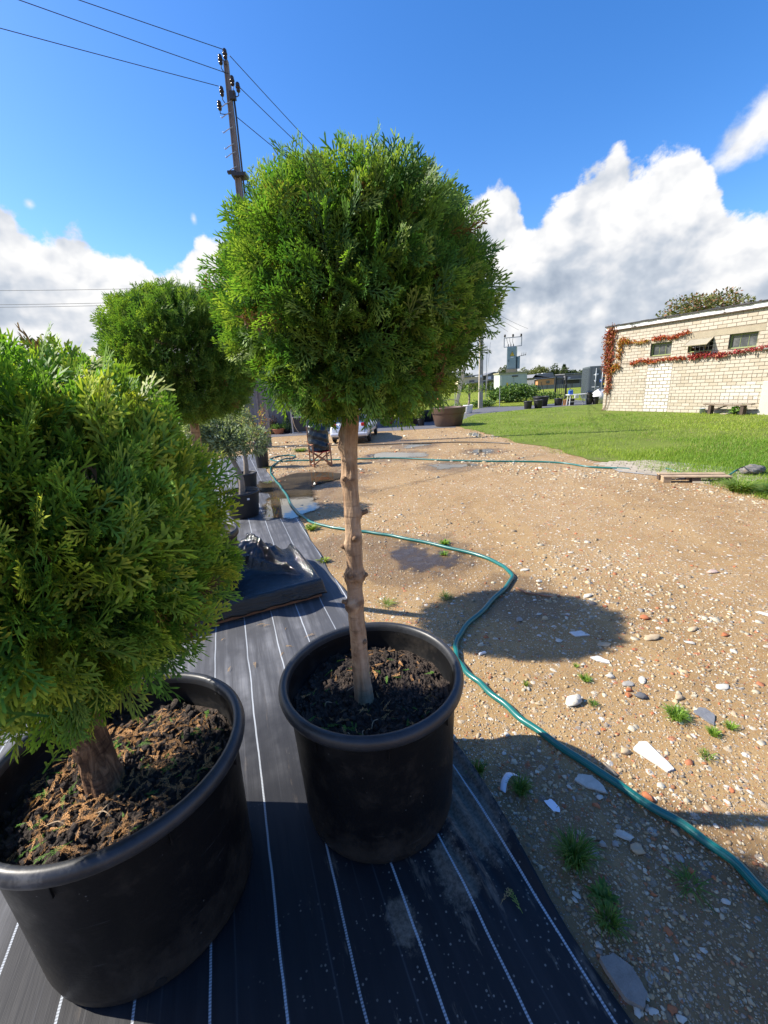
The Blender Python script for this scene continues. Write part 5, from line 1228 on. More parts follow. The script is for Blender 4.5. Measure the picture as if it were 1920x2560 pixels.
def scatter_stones():
    q = np.random.default_rng(77); n = 0
    kinds = [(WHT, 'loose white chip among others in the gravel yard', 'white chips in the gravel'), (TAN, 'loose tan pebble among others in the gravel yard', 'tan pebbles in the gravel'), (ORG, 'loose orange brick fragment among others in the gravel yard', 'brick fragments in the gravel'), (GRY, 'loose grey pebble among others in the gravel yard', 'grey pebbles in the gravel')]
    for _ in range(4000):
        if n >= 120: break
        Y = 0.5*(5.5/0.5)**q.random(); X = q.uniform(0.1, 0.85)*Y+q.uniform(0.1, 0.4)
        if not in_yard(X, Y) or (0.0 < X < 0.65 and 3.3 < Y < 3.85) or X > 0.9*Y+0.25: continue
        if any(math.hypot(X-p[3], Y-p[4]) < 0.05 for p in SP): continue
        c, lab, grp = kinds[q.choice(4, p=[0.42, 0.26, 0.2, 0.12])]; s = q.uniform(0.008, 0.016)*(0.75+0.2*Y)
        stone_obj(int(q.integers(0, 6)), c, lab, X, Y, (s, s*q.uniform(0.55, 0.9), s*q.uniform(0.2, 0.5)), rz=q.uniform(0, 6.28), group=grp); n += 1
scatter_stones()

# ---- grass tufts and weeds in the yard
def tuft(x, y, n, h, spread, label, cols=((0.16, 0.28, 0.03), (0.22, 0.33, 0.04), (0.11, 0.21, 0.025)), z=0.0, w=0.0026):
    n = int(n*1.4)
    q = np.random.default_rng(int(abs(x*977+y*613)*100)); V = []; F = []; C = []
    for i in range(n):
        a = q.uniform(0, 6.283); r = spread*0.35*math.sqrt(q.random()); bx, by = r*math.cos(a), r*math.sin(a); a2 = a+q.normal(0, 0.6)
        hh = h*q.uniform(0.5, 1.15); ln = spread*q.uniform(0.15, 0.9); b = len(V); c = np.array(cols[q.integers(0, len(cols))])*q.uniform(0.75, 1.25)
        px, py = -math.sin(a2)*w/2, math.cos(a2)*w/2
        for k, (t, ww) in enumerate(((0, 1), (0.4, 1), (0.75, 0.75))):
            l = ln*t**1.6; zz = hh*(1-(1-t)**1.5)*(1-0.25*t*t)
            V += [(bx+math.cos(a2)*l-px*ww, by+math.sin(a2)*l-py*ww, zz), (bx+math.cos(a2)*l+px*ww, by+math.sin(a2)*l+py*ww, zz)]
        V.append((bx+math.cos(a2)*ln, by+math.sin(a2)*ln, hh*0.72)); C += [c]*7
        F += [(b, b+1, b+3, b+2), (b+2, b+3, b+5, b+4), (b+4, b+5, b+6)]
    o = mk('grass_tuft', V, F, M_blade, None, True, np.array(C)); o.location = (x, y, z); tag(o, label, 'grass tuft'); return o
SHADE_GRN = ((0.06, 0.14, 0.022), (0.10, 0.19, 0.03), (0.14, 0.20, 0.04))  # darker greens for tufts in shade; the shade is put into the blade colour
tuft(.311, 1.324, 70, .045, .055, 'thin shaded grass tuft closest to the middle pot', SHADE_GRN)
tuft(.452, 1.235, 110, .06, .06, 'shaded grass tuft with a curled paper strip on it', SHADE_GRN)
tuft(.546, .985, 210, .085, .085, 'biggest grass tuft, in shade beside the sheet edge', SHADE_GRN)
tuft(.565, .815, 90, .06, .065, 'shaded spreading tuft in front of the biggest one', SHADE_GRN)
tuft(.979, 1.824, 60, .03, .045, 'small sunlit tuft behind the lumpy white stone')
tuft(.98, 1.935, 22, .018, .025, 'tiny tuft between two white flakes in the sun')
tuft(1.256, 1.545, 210, .048, .065, 'bright green sunlit tuft beside the slate piece')
tuft(1.343, 1.442, 60, .035, .04, 'small sunlit tuft in front of the slate piece')
tuft(1.439, 1.473, 55, .03, .035, 'small round tuft right of the slate piece')
tuft(1.236, 1.334, 30, .03, .045, 'sparse tuft at the far end of the plaster shard')
tuft(.935, 1.652, 35, .025, .035, 'dark little tuft hiding behind the lumpy white stone', SHADE_GRN)
tuft(.671, 1.814, 25, .03, .025, 'tiny yellow green sprig near the hose behind the pot', ((0.22, 0.3, 0.03), (0.15, 0.25, 0.03)))
tuft(.413, 2.775, 70, .04, .09, 'shaded tuft at the left rim of the round tree shadow', SHADE_GRN)
tuft(.86, .90, 45, .02, .08, 'flat weed in deep shade under the hose', SHADE_GRN)
tuft(.585, .88, 40, .025, .05, 'broad leaved weed between the two shaded tufts by the sheet', SHADE_GRN, w=.011)
tuft(-.83, 4.57, 60, .06, .11, 'yellow green weed at the far end of the sheet by the hose', ((0.25, 0.32, 0.04), (0.16, 0.25, 0.03)), w=.014)
tuft(-.575, 3.60, 26, .045, .08, 'yellowish weed on the sheet edge beside the pallet', ((0.25, 0.30, 0.05), (0.18, 0.24, 0.04)), w=.016)
tuft(-.02, 2.73, 50, .04, .10, 'low weed behind the trunk of the middle tree', ((0.20, 0.26, 0.04), (0.12, 0.2, 0.03)))
tuft(.564, 3.86, 40, .05, .08, 'small leafy weed behind the hose by the wet patch', w=.012)
tuft(.53, 3.60, 26, .03, .06, 'small leafy weed in front of the hose on the wet patch', w=.010)
tuft(4.45, 5.08, 260, .16, .28, 'long grass clump in front of the pallet plank end', ((0.13, 0.23, 0.03), (0.2, 0.27, 0.05)), w=.012)
tuft(4.62, 4.72, 260, .18, .30, 'long grass clump at the right edge of the yard', ((0.10, 0.2, 0.03), (0.17, 0.25, 0.04)), w=.012)
tuft(-2.1, 11.2, 90, .09, .3, 'pale weed patch at the foot of the concrete post', ((0.22, 0.26, 0.05), (0.14, 0.2, 0.03)), w=.02)
tuft(-2.35, 8.9, 50, .04, .18, 'dry little weed at the bend of the hose by the chair', ((0.22, 0.22, 0.07),), w=.014)
tuft(-1.98, 7.35, 30, .03, .12, 'weed where the far sheet meets the puddle', ((0.20, 0.24, 0.05),), w=.012)
# fallen clippings on the sheet
def clippings():
    q = np.random.default_rng(5)
    spots = [(-.905, 2.53), (-.80, 2.53), (-1.06, 2.40), (-1.19, 2.37), (-.69, 2.45), (-.60, 2.26), (-.66, 2.16), (-.55, 2.35), (-.93, 2.1), (-.78, 2.07), (-1.01, 2.62), (.333, .845), (.275, .87), (-.88, 3.45), (-.72, 3.30)]
    for k, (x, y) in enumerate(spots):
        v, f, tt = FRONDS_LITE[k % 5]; s = q.uniform(0.03, 0.07); a = q.uniform(0, 6.28)
        c = np.array((0.42, 0.27, 0.12)) if k != 11 else np.array((0.25, 0.32, 0.06))
        vv = v*np.array([0.6, 1, 1])*s; vv[:, 2] = 0.012*np.sin(vv[:, 1]/s*3)*0.5+vv[:, 2]
        o = mk('clipping', vv, f, M_dry, None, col=np.tile(c, (len(v), 1))); o.location = (x, y, 0.014); o.rotation_euler = (0, 0, a)
        lab = 'dry brown clipping among others on the black sheet' if k != 11 else 'fresh yellow green leaf sprig on the shaded black sheet in front of the pot'
        tag(o, lab, 'clipping', 'dry clippings on the black sheet' if k != 11 else None)
clippings()

# ------------------------------------------------------------------ middle distance
def build_chair():
    c0 = Vector((-1.25, 8.79, 0)); t = thing('director_chair', 'folding wooden director chair with red seat in the yard', 'chair', c0, 0)
    FL, BL, FR, BR = [Vector(p)-c0 for p in ((-1.365, 8.62, 0), (-1.49, 8.91, 0), (-1.015, 8.67, 0), (-1.14, 8.97, 0))]
    up = lambda p, z: (p.x, p.y, z)
    for p, h in ((FL, 0.44), (FR, 0.44), (BL, 0.80), (BR, 0.80)): b = MB(); b.bar(up(p, 0.0), up(p, h), 0.028, 0.022); b.build('leg', M_wood_red, t, bevel=0.003)
    for a, d in ((FL, BL), (FR, BR)):
        b = MB(); b.bar(up(a, 0.03), up(d, 0.03), 0.022, 0.03); b.build('floor_rail', M_wood_red, t)
        b = MB(); b.bar(up(a, 0.455), up(d, 0.455), 0.045, 0.02); b.build('armrest', M_wood_red, t)
    for a, d, o in ((FL, FR, 0.0), (BL, BR, 0.0)):
        for s, e in ((a, d), (d, a)):
            off = Vector((0, 0.014 if s is a else -0.014, 0)); b = MB(); b.bar(Vector(up(s, 0.05))+off, Vector(up(e, 0.31))+off, 0.014, 0.028); b.build('cross_brace', M_wood_red, t)
    V = []; F = []
    for i in range(9):
        for k in range(7):
            u, v = i/8, k/6; p = FL*(1-u)*(1-v)+FR*u*(1-v)+BL*(1-u)*v+BR*u*v; V.append((p.x, p.y, 0.325-0.03*math.sin(math.pi*u)))
    F = [(i*7+k, (i+1)*7+k, (i+1)*7+k+1, i*7+k+1) for i in range(8) for k in range(6)]
    o = mk('seat', V, F, M_red, t, True); md = o.modifiers.new('t', 'SOLIDIFY'); md.thickness = 0.006
    # black sack standing on the seat over the backrest
    V = []; n, m_ = 40, 26
    for i in range(m_):
        f = i/(m_-1); z = 0.30+0.545*f
        for k in range(n):
            a = 2*math.pi*k/n; sq = 1/((abs(math.cos(a))**3+abs(math.sin(a))**3)**(1/3))
            rx = 0.205*(1-0.10*f+0.05*math.sin(3*f))*(1 if f < 0.86 else math.sqrt(max(0, 1-((f-0.86)/0.145)**2))); ry = 0.155*(1-0.25*f)*(1 if f < 0.86 else math.sqrt(max(0, 1-((f-0.86)/0.145)**2)))
            w = 1+0.035*math.sin(5*a+7*z*3)+0.03*math.sin(9*a-z*31)+0.02*math.sin(13*a+z*47)
            x = -0.005-0.02*f+rx*sq*math.cos(a)*w; y = 0.03+0.06*f+ry*sq*math.sin(a)*w+0.012*math.sin(z*40+x*13)
            V.append((x, y, z+0.012*math.sin(a*4)*(i < 3)))
    F = [(i*n+k, i*n+(k+1) % n, (i+1)*n+(k+1) % n, (i+1)*n+k) for i in range(m_-1) for k in range(n)]+[tuple(range(n))[::-1], tuple((m_-1)*n+k for k in range(n))]
    o = mk('rubbish_bag', V, F, M_bag, None, True); o.location = c0+Vector((-0.0, 0.01, 0.02)); tag(o, 'black plastic bag pulled over the back of the wooden folding chair', 'bag')
build_chair()

def build_car():
    cx, y0 = -0.86, 12.15; t = thing('parked_car', 'silver car seen from behind, parked beyond the bagged chair', 'car', (cx, y0, 0), R(-6))
    W = 0.565; st = []   # stations along y: (y, half width, z bottom, z shoulder, z top, top half width)
    S = [(0.0, 0.50, 0.20, 0.30, 0.36, 0.46), (0.03, 0.545, 0.155, 0.33, 0.50, 0.50), (0.10, W, 0.15, 0.40, 0.585, 0.51), (0.42, W, 0.15, 0.42, 0.60, 0.50), (1.9, W, 0.15, 0.42, 0.60, 0.50), (2.5, 0.55, 0.15, 0.40, 0.53, 0.47), (2.72, 0.46, 0.2, 0.33, 0.42, 0.38)]
    n = 20; V = []
    for y, hw, zb, zs, zt, tw in S:
        for k in range(n):
            a = 2*math.pi*k/n; c, s = math.cos(a), math.sin(a); p = 0.45
            x = math.copysign(abs(c)**p, c); zz = math.copysign(abs(s)**p, s)
            z = (zb+zt)/2+zz*(zt-zb)/2; wd = hw if z < zs else hw+(tw-hw)*(z-zs)/max(1e-4, zt-zs); V.append((x*wd, y, z))
    F = [(i*n+k, (i+1)*n+k, (i+1)*n+(k+1) % n, i*n+(k+1) % n) for i in range(len(S)-1) for k in range(n)]+[tuple(range(n)), tuple((len(S)-1)*n+k for k in range(n))[::-1]]
    mk('body', V, F, M_carpaint, t, True)
    cab = [(0.16, 0.48, 0.585), (0.50, 0.415, 0.90), (0.75, 0.42, 0.93), (1.30, 0.42, 0.925), (1.85, 0.47, 0.60)]
    V = [(sx*w, y, z) for y, w, z in cab for sx in (-1, 1)]+[(sx*0.49, y, 0.575) for y in (0.18, 1.85) for sx in (-1, 1)]
    F = [(2*i, 2*i+1, 2*i+3, 2*i+2) for i in range(4)]+[(0, 2, 4, 6, 8, 12, 10), (1, 11, 13, 9, 7, 5, 3)]
    o = mk('cabin', V, F, M_carpaint, t); md = o.modifiers.new('e', 'BEVEL'); md.width = 0.02; md.segments = 3
    mk('rear_window', [(-0.42, 0.185, 0.618), (0.42, 0.185, 0.618), (0.36, 0.465, 0.875), (-0.36, 0.465, 0.875)], [(0, 1, 2, 3)], M_glass, t).location = (0, -0.012, 0.012)
    for s in (-1, 1):
        mk('side_window', [(s*0.49, 0.42, 0.62), (s*0.49, 1.62, 0.62), (s*0.432, 1.28, 0.88), (s*0.43, 0.62, 0.88)], [(0, 1, 2, 3)], M_glass, t)
        for y in (0.46, 2.2):
            w = MB(); w.lathe([(0.10, -0.045), (0.165, -0.045), (0.19, -0.025), (0.19, 0.025), (0.165, 0.045), (0.10, 0.045)], 24)
            wo = w.build('wheel', M_rubber, t, True); wo.rotation_euler = (0, R(90), 0); wo.location = (s*0.515, y, 0.19)
            h = MB(); h.lathe([(0, 0.03), (0.03, 0.036), (0.105, 0.03), (0.115, 0.04)], 20); h.build('rim', M_metal, wo, True)
        MB().box((s*0.43, 0.05, 0.53), (0.15, 0.05, 0.085), M=Euler((0.15, 0, 0)).to_matrix()).build('tail_light', M_taillight, t, bevel=0.012)
        MB().box((s*0.40, -0.006, 0.235), (0.12, 0.02, 0.022)).build('reflector', M_taillight, t, bevel=0.004)
    MB().box((0, -0.012, 0.265), (1.06, 0.075, 0.10)).build('bumper', M_carpaint, t, bevel=0.03)
    MB().box((0, 0.02, 0.175), (0.98, 0.05, 0.06)).build('bumper_skirt', M_dkmetal, t, bevel=0.01)
    MB().box((0, 0.016, 0.42), (0.34, 0.02, 0.075)).build('number_plate', M_white, t, bevel=0.003)
build_car()

def build_utility_pole():
    base = Vector((-3.37, 12.69, 0)); t = thing('utility_pole', 'tall leaning concrete power pole with brown insulators and step irons', 'utility pole', base)
    lean = Vector((0.27/9.1, 0, 0))
    def at(z, x=0, y=0): return (lean.x*z+x, y, z)
    V = []; zs = np.linspace(0, 9.1, 14)
    for z in zs:
        w = 0.14-0.09*z/9.1; d = 0.11-0.06*z/9.1; f = 0.34*w; g_ = 0.45*d
        for x, y in ((-w, -d), (-w+f, -d), (-w+f, -g_), (w-f, -g_), (w-f, -d), (w, -d), (w, d), (w-f, d), (w-f, g_), (-w+f, g_), (-w+f, d), (-w, d)): V.append(at(z, x, y))
    n = 12; F = [(i*n+k, i*n+(k+1) % n, (i+1)*n+(k+1) % n, (i+1)*n+k) for i in range(len(zs)-1) for k in range(n)]+[tuple((len(zs)-1)*n+k for k in range(n))]
    mk('pole', V, F, simple('old_grey_concrete', (0.20, 0.185, 0.18), 0.85, 0.25, 6, 0.4, 0.006), t)
    b = MB(); b.tube([at(6.0, 0.13, -0.02), at(8.0, 0.115, -0.02), at(8.5, 0.10, -0.02)], 0.022, 8); b.build('conduit', M_dkmetal, t, True)
    for i, z in enumerate((8.2, 8.0, 7.7, 7.37, 7.2, 6.9)):
        b = MB(); s = -1; b.tube([at(z+0.06, 0.03, -0.11), at(z, -0.10*1, -0.13), at(z-0.06, -0.215, -0.12), at(z-0.03, -0.225, -0.12)], 0.010, 6); b.build('step_iron', M_metal, t, True)
    
    for c_, s_ in ((at(6.78, 0.06, -0.02), (0.36, 0.3, 0.07)), (at(6.84, -0.12, -0.1), (0.20, 0.10, 0.05)), (at(8.40, 0.09, -0.05), (0.14, 0.1, 0.16))): MB().box(c_, s_).build('bracket', M_dkmetal, t)
    for (x, z, xb, zb) in ((0.02, 9.17, 0.0, 9.0), (-0.10, 9.07, -0.02, 8.85), (0.125, 8.66, 0.10, 8.42), (0.245, 8.53, 0.12, 8.38), (-0.15, 8.47, -0.06, 8.25), (-0.24, 8.20, -0.06, 8.05)):
        k = MB(); k.tube([at(zb, xb, -0.06), at(zb-0.03, (xb+x)/2+0.02, -0.1), at(z-0.16, x, -0.10), at(z-0.02, x, -0.10)], 0.011, 6); br = k.build('insulator_pin', M_dkmetal, t, True)
        q_ = MB(); p = at(z, x, -0.10); q_.lathe([(r_*0.84, z_*0.9) for r_, z_ in [(0.0, -0.10), (0.045, -0.10), (0.058, -0.06), (0.04, -0.045), (0.043, -0.03), (0.066, -0.02), (0.066, 0.015), (0.045, 0.03), (0.058, 0.045), (0.055, 0.08), (0.035, 0.105), (0, 0.11)]], 16, p); q_.build('insulator', M_ins, t, True)
    # wires
    W0 = [(-3.08, 12.58, 9.24), (-3.05, 12.6, 8.80), (-3.33, 12.6, 8.58)]
    dirs = [(-5.29, 11.05, 9.19), (-6.03, 10.3, 8.75), (-6.74, 10.47, 8.5)]
    for k in range(3):
        a = Vector(W0[k]); d = Vector(dirs[k])-a; d.z = 0; d.normalize(); L = 38; P = [a+d*L*f+Vector((0, 0, -4*0.32*f*(1-f))) for f in np.linspace(0, 1, 26)]
        b = MB(); b.tube(P, 0.0075, 5); tag(b.build('power_line', M_wire, None, True), ['upper of the three overhead wires running left from the tall pole', 'middle one of the three overhead wires running left from the tall pole', 'lowest of the three overhead wires running left from the tall pole'][k], 'overhead wire')
    W1 = [((-3.0, 12.7, 9.20), (10.9, 36.9, 5.22)), ((-2.85, 12.7, 8.58), (11.75, 36.9, 5.3)), ((-3.0, 12.7, 8.0), (12.5, 36.9, 5.36))]
    for k, (a, e) in enumerate(W1):
        a, e = Vector(a), Vector(e); P = [a.lerp(e, f)+Vector((0, 0, -4*0.55*f*(1-f))) for f in np.linspace(0, 1, 24)]
        b = MB(); b.tube(P, 0.009, 5); tag(b.build('power_line', M_wire, None, True), ['top wire from the tall pole down to the transformer', 'middle wire from the tall pole down to the transformer', 'lowest wire from the tall pole down to the transformer'][k], 'overhead wire')
    for k, (x0, z0, x1, z1) in enumerate(((-45, 12.0, -14, 10.5), (-45, 10.85, -14, 9.5), (-45, 10.65, -14, 9.3))):
        b = MB(); b.tube([(x0+(x1-x0)*f, 40, z0+(z1-z0)*f-0.9*f*(1-f)) for f in np.linspace(0, 1, 14)], 0.016, 5); tag(b.build('power_line', M_wire, None, True), ['highest of the distant wires behind the left trees', 'middle of the distant wires behind the left trees', 'lowest of the distant wires behind the left trees'][k], 'overhead wire')
build_utility_pole()

def olive(name, label, x, y, pot_r, pot_h, crown_c, crown_r, seed, n=2600, cols=((0.20, 0.25, 0.14), (0.13, 0.17, 0.085), (0.27, 0.32, 0.18), (0.10, 0.13, 0.07)), size=0.055, trunk_r=0.045, asp=0.28, z0=None):
    z0 = z0 if z0 is not None else pot_h*0.82
    t = thing(name, label, 'tree', (x, y, z0)); lo = np.array([x, y, z0])
    b = MB(); P = spline([(0, 0, -0.03), (0.015, 0, (crown_c[2]-z0)*0.4), (crown_c[0]-x, crown_c[1]-y, crown_c[2]-z0)], 5); b.tube(P, list(np.linspace(trunk_r, trunk_r*0.4, len(P))), 10); b.build('trunk', M_greybark, t, True)
    q = np.random.default_rng(seed); b = MB()
    for _ in range(14):
        d = q.normal(0, 1, 3); d /= np.linalg.norm(d); e = np.array(crown_c)+d*np.array(crown_r)*0.85-lo; s = np.array(crown_c)-lo; s[2] -= crown_r[2]*0.4; b.tube(spline([s, (s+e)/2+q.normal(0, 0.03, 3), e], 3), 0.006, 5)
    b.build('branches', M_greybark, t)
    V, F, c = leaf_cloud(n, blob_fn((0, 0, 0), crown_r, 11, seed, 0.3), size, cols, seed, 0.0, asp)
    tag(mk('crown', V+np.array(crown_c)-lo, F, M_leaf, t, col=c), kind='stuff')
pt = simple_pot('plant_pot', 'black nursery pot standing in the puddle with a small white label', (-1.80, 5.28, 0.012), 0.225, 0.33, M_dirtypot); pt.rotation_euler = (0, 0, 0)
MB().box((0.135, -0.178, 0.255), (0.03, 0.004, 0.024), rz=0.62).build('pot_label', M_white, pt)
olive('olive_tree', 'silvery olive tree in the pot that stands in the puddle', -1.80, 5.28, 0.225, 0.33, (-2.06, 5.5, 1.02), (0.42, 0.42, 0.37), 61, 12000, ((0.30, 0.36, 0.21), (0.19, 0.24, 0.12), (0.38, 0.43, 0.26), (0.14, 0.18, 0.09)))
simple_pot('plant_pot', 'smaller black pot behind the one in the puddle', (-2.18, 6.75, 0.012), 0.17, 0.30, M_dirtypot)
olive('olive_tree', 'darker olive tree with a denser crown behind the silvery one', -2.18, 6.75, 0.17, 0.30, (-2.48, 7.1, 1.32), (0.28, 0.28, 0.26), 62, 5200, ((0.17, 0.21, 0.13), (0.24, 0.29, 0.18), (0.12, 0.155, 0.09)))
simple_pot('plant_pot', 'tall black pot at the foot of the concrete post', (-2.52, 9.0, 0.008), 0.155, 0.57, M_dirtypot)
def build_orange_shrub():
    t = thing('shrub', 'thin shrub with orange and yellow leaves in the tall black pot by the post', 'shrub', (-2.52, 9.0, 0.5)); b = MB(); q = np.random.default_rng(8)
    tips = []
    for k in range(12):
        e = np.array([q.normal(-0.06, 0.17), q.normal(0, 0.12), q.uniform(0.3, 0.85)]); b.tube(spline([(0, 0, 0), e*0.5+q.normal(0, 0.04, 3), e], 4), 0.006, 5); tips.append(e)
    b.build('stems', M_twig, t)
    def fn(n):
        k = q.integers(0, 12, n); f = q.uniform(0.35, 1.05, n)[:, None]; P = np.array(tips)[k]*f+q.normal(0, 0.05, (n, 3)); return P, np.tile(np.array([0, -0.2, 0.3]), (n, 1))
    V, F, c = leaf_cloud(420, fn, 0.06, [(0.42, 0.27, 0.06), (0.36, 0.34, 0.07), (0.42, 0.17, 0.06), (0.27, 0.30, 0.06), (0.3, 0.14, 0.07)], 8, 0.2, 0.5); tag(mk('foliage', V, F, M_leaf, t, col=c), kind='stuff')
build_orange_shrub()
def build_post():
    t = thing('concrete_post', 'short tapered concrete post standing behind the olive trees', 'post', (-3.26, 12.45, 0)); return t

# ---- grey workshop at the back left
def build_workshop():
    t = thing('workshop', 'dark grey clad workshop wall at the back left behind the trees', 'building', (-5.15, 16.9, 0), 0)
    MB().box((2.4, 2.5, 1.3), (4.8, 5.0, 2.6)).build('wall', M_cladding, t)
    b = MB()
    for k in range(24): b.box((0.1+k*0.2, -0.008, 1.3), (0.035, 0.016, 2.58))
    b.build('cladding_ribs', M_cladding, t)
    MB().box((2.4, 2.5, 2.64), (5.0, 5.2, 0.08)).build('roof', M_roofgrey, t)
    MB().box((2.4, -0.02, 0.06), (4.8, 0.05, 0.12)).build('plinth', M_concrete, t)
    t = thing('white_board', 'narrow white board leaning on the grey workshop wall', 'board', (-4.25, 16.72, 0)); MB().box((-0.12, 0.0, 0.86), (0.10, 0.05, 1.74), M=Euler((-0.06, -0.10, 0)).to_matrix()).build('board', M_white, t, bevel=0.004)
    t = thing('glazed_door', 'dark framed glass door leaf propped open before the grey workshop', 'door', (-3.0, 16.35, 0), R(8))
    f = MB(); f.box((-0.26, 0, 0.52), (0.05, 0.05, 1.04)); f.box((0.26, 0, 0.52), (0.05, 0.05, 1.04)); f.box((0, 0, 1.02), (0.47, 0.05, 0.05)); f.box((0, 0, 0.025), (0.47, 0.05, 0.05)); f.box((0, 0, 0.60), (0.47, 0.05, 0.04)); f.build('frame', M_metal, t, bevel=0.003)
    MB().box((0, 0.005, 0.81), (0.47, 0.012, 0.37)).build('pane', M_glass, t); MB().box((0, 0.005, 0.31), (0.47, 0.015, 0.53)).build('panel', M_dkmetal, t)
    b = MB(); b.tube(spline([(-0.22, -0.06, 0.60), (-0.17, -0.08, 0.3), (-0.05, -0.10, 0.06), (0.1, -0.1, 0.03)], 5), 0.015, 6); b.build('pull_cord', M_wood, t, True)
    simple_pot('terracotta_bowl', 'terracotta bowl with low green plant by the grey workshop', (-3.85, 16.55, 0.004), 0.25, 0.20, M_terracotta, cat='planter', taper=0.6)
    t = thing('bowl_plant', 'low spreading bright green plant in the terracotta bowl by the workshop', 'plant', (-3.85, 16.55, 0.19)); V, F, c = leaf_cloud(420, blob_fn((0, 0, 0.10), (0.32, 0.3, 0.13), 7, 5, 0.2), 0.07, [(0.12, 0.24, 0.03), (0.18, 0.3, 0.04), (0.08, 0.17, 0.03)], 5, 0, 0.3); tag(mk('foliage', V, F, M_leaf, t, col=c), kind='stuff')
    t = thing('dwarf_conifer', 'small cone shaped conifer against the grey workshop wall', 'shrub', (-3.55, 16.65, 0.0)); q = np.random.default_rng(12)
    MB().lathe([(0, 0.004), (0.10, 0.004), (0.13, 0.16), (0.137, 0.17), (0.12, 0.17), (0, 0.15)], 16).build('pot', M_dirtypot, t, True)
    def cone(n):
        h = q.uniform(0, 1, n); a = q.uniform(0, 6.283, n); r = 0.20*(1-h)**0.8*q.uniform(0.6, 1, n); return np.stack([r*np.cos(a), r*np.sin(a), 0.15+h*0.65], -1), np.stack([np.cos(a), np.sin(a), np.full(n, 0.9)], -1)
    V, F, c = leaf_cloud(900, cone, 0.05, [(0.05, 0.11, 0.02), (0.08, 0.15, 0.03), (0.04, 0.09, 0.02)], 12, 0, 0.4); tag(mk('foliage', V, F, M_leaf, t, col=c), kind='stuff')
    t = thing('dark_shrub', 'dark reddish shrub squatting beside the white board', 'shrub', (-4.12, 16.6, 0.0)); MB().lathe([(0, 0.004), (0.10, 0.004), (0.13, 0.16), (0.137, 0.17), (0.12, 0.17), (0, 0.15)], 16).build('pot', M_dirtypot, t, True)
    V, F, c = leaf_cloud(420, blob_fn((0, 0, 0.38), (0.2, 0.2, 0.25), 6, 15, 0.2), 0.06, [(0.08, 0.05, 0.045), (0.06, 0.07, 0.04), (0.12, 0.05, 0.05)], 15); tag(mk('foliage', V, F, M_leaf, t, col=c), kind='stuff')
build_workshop()

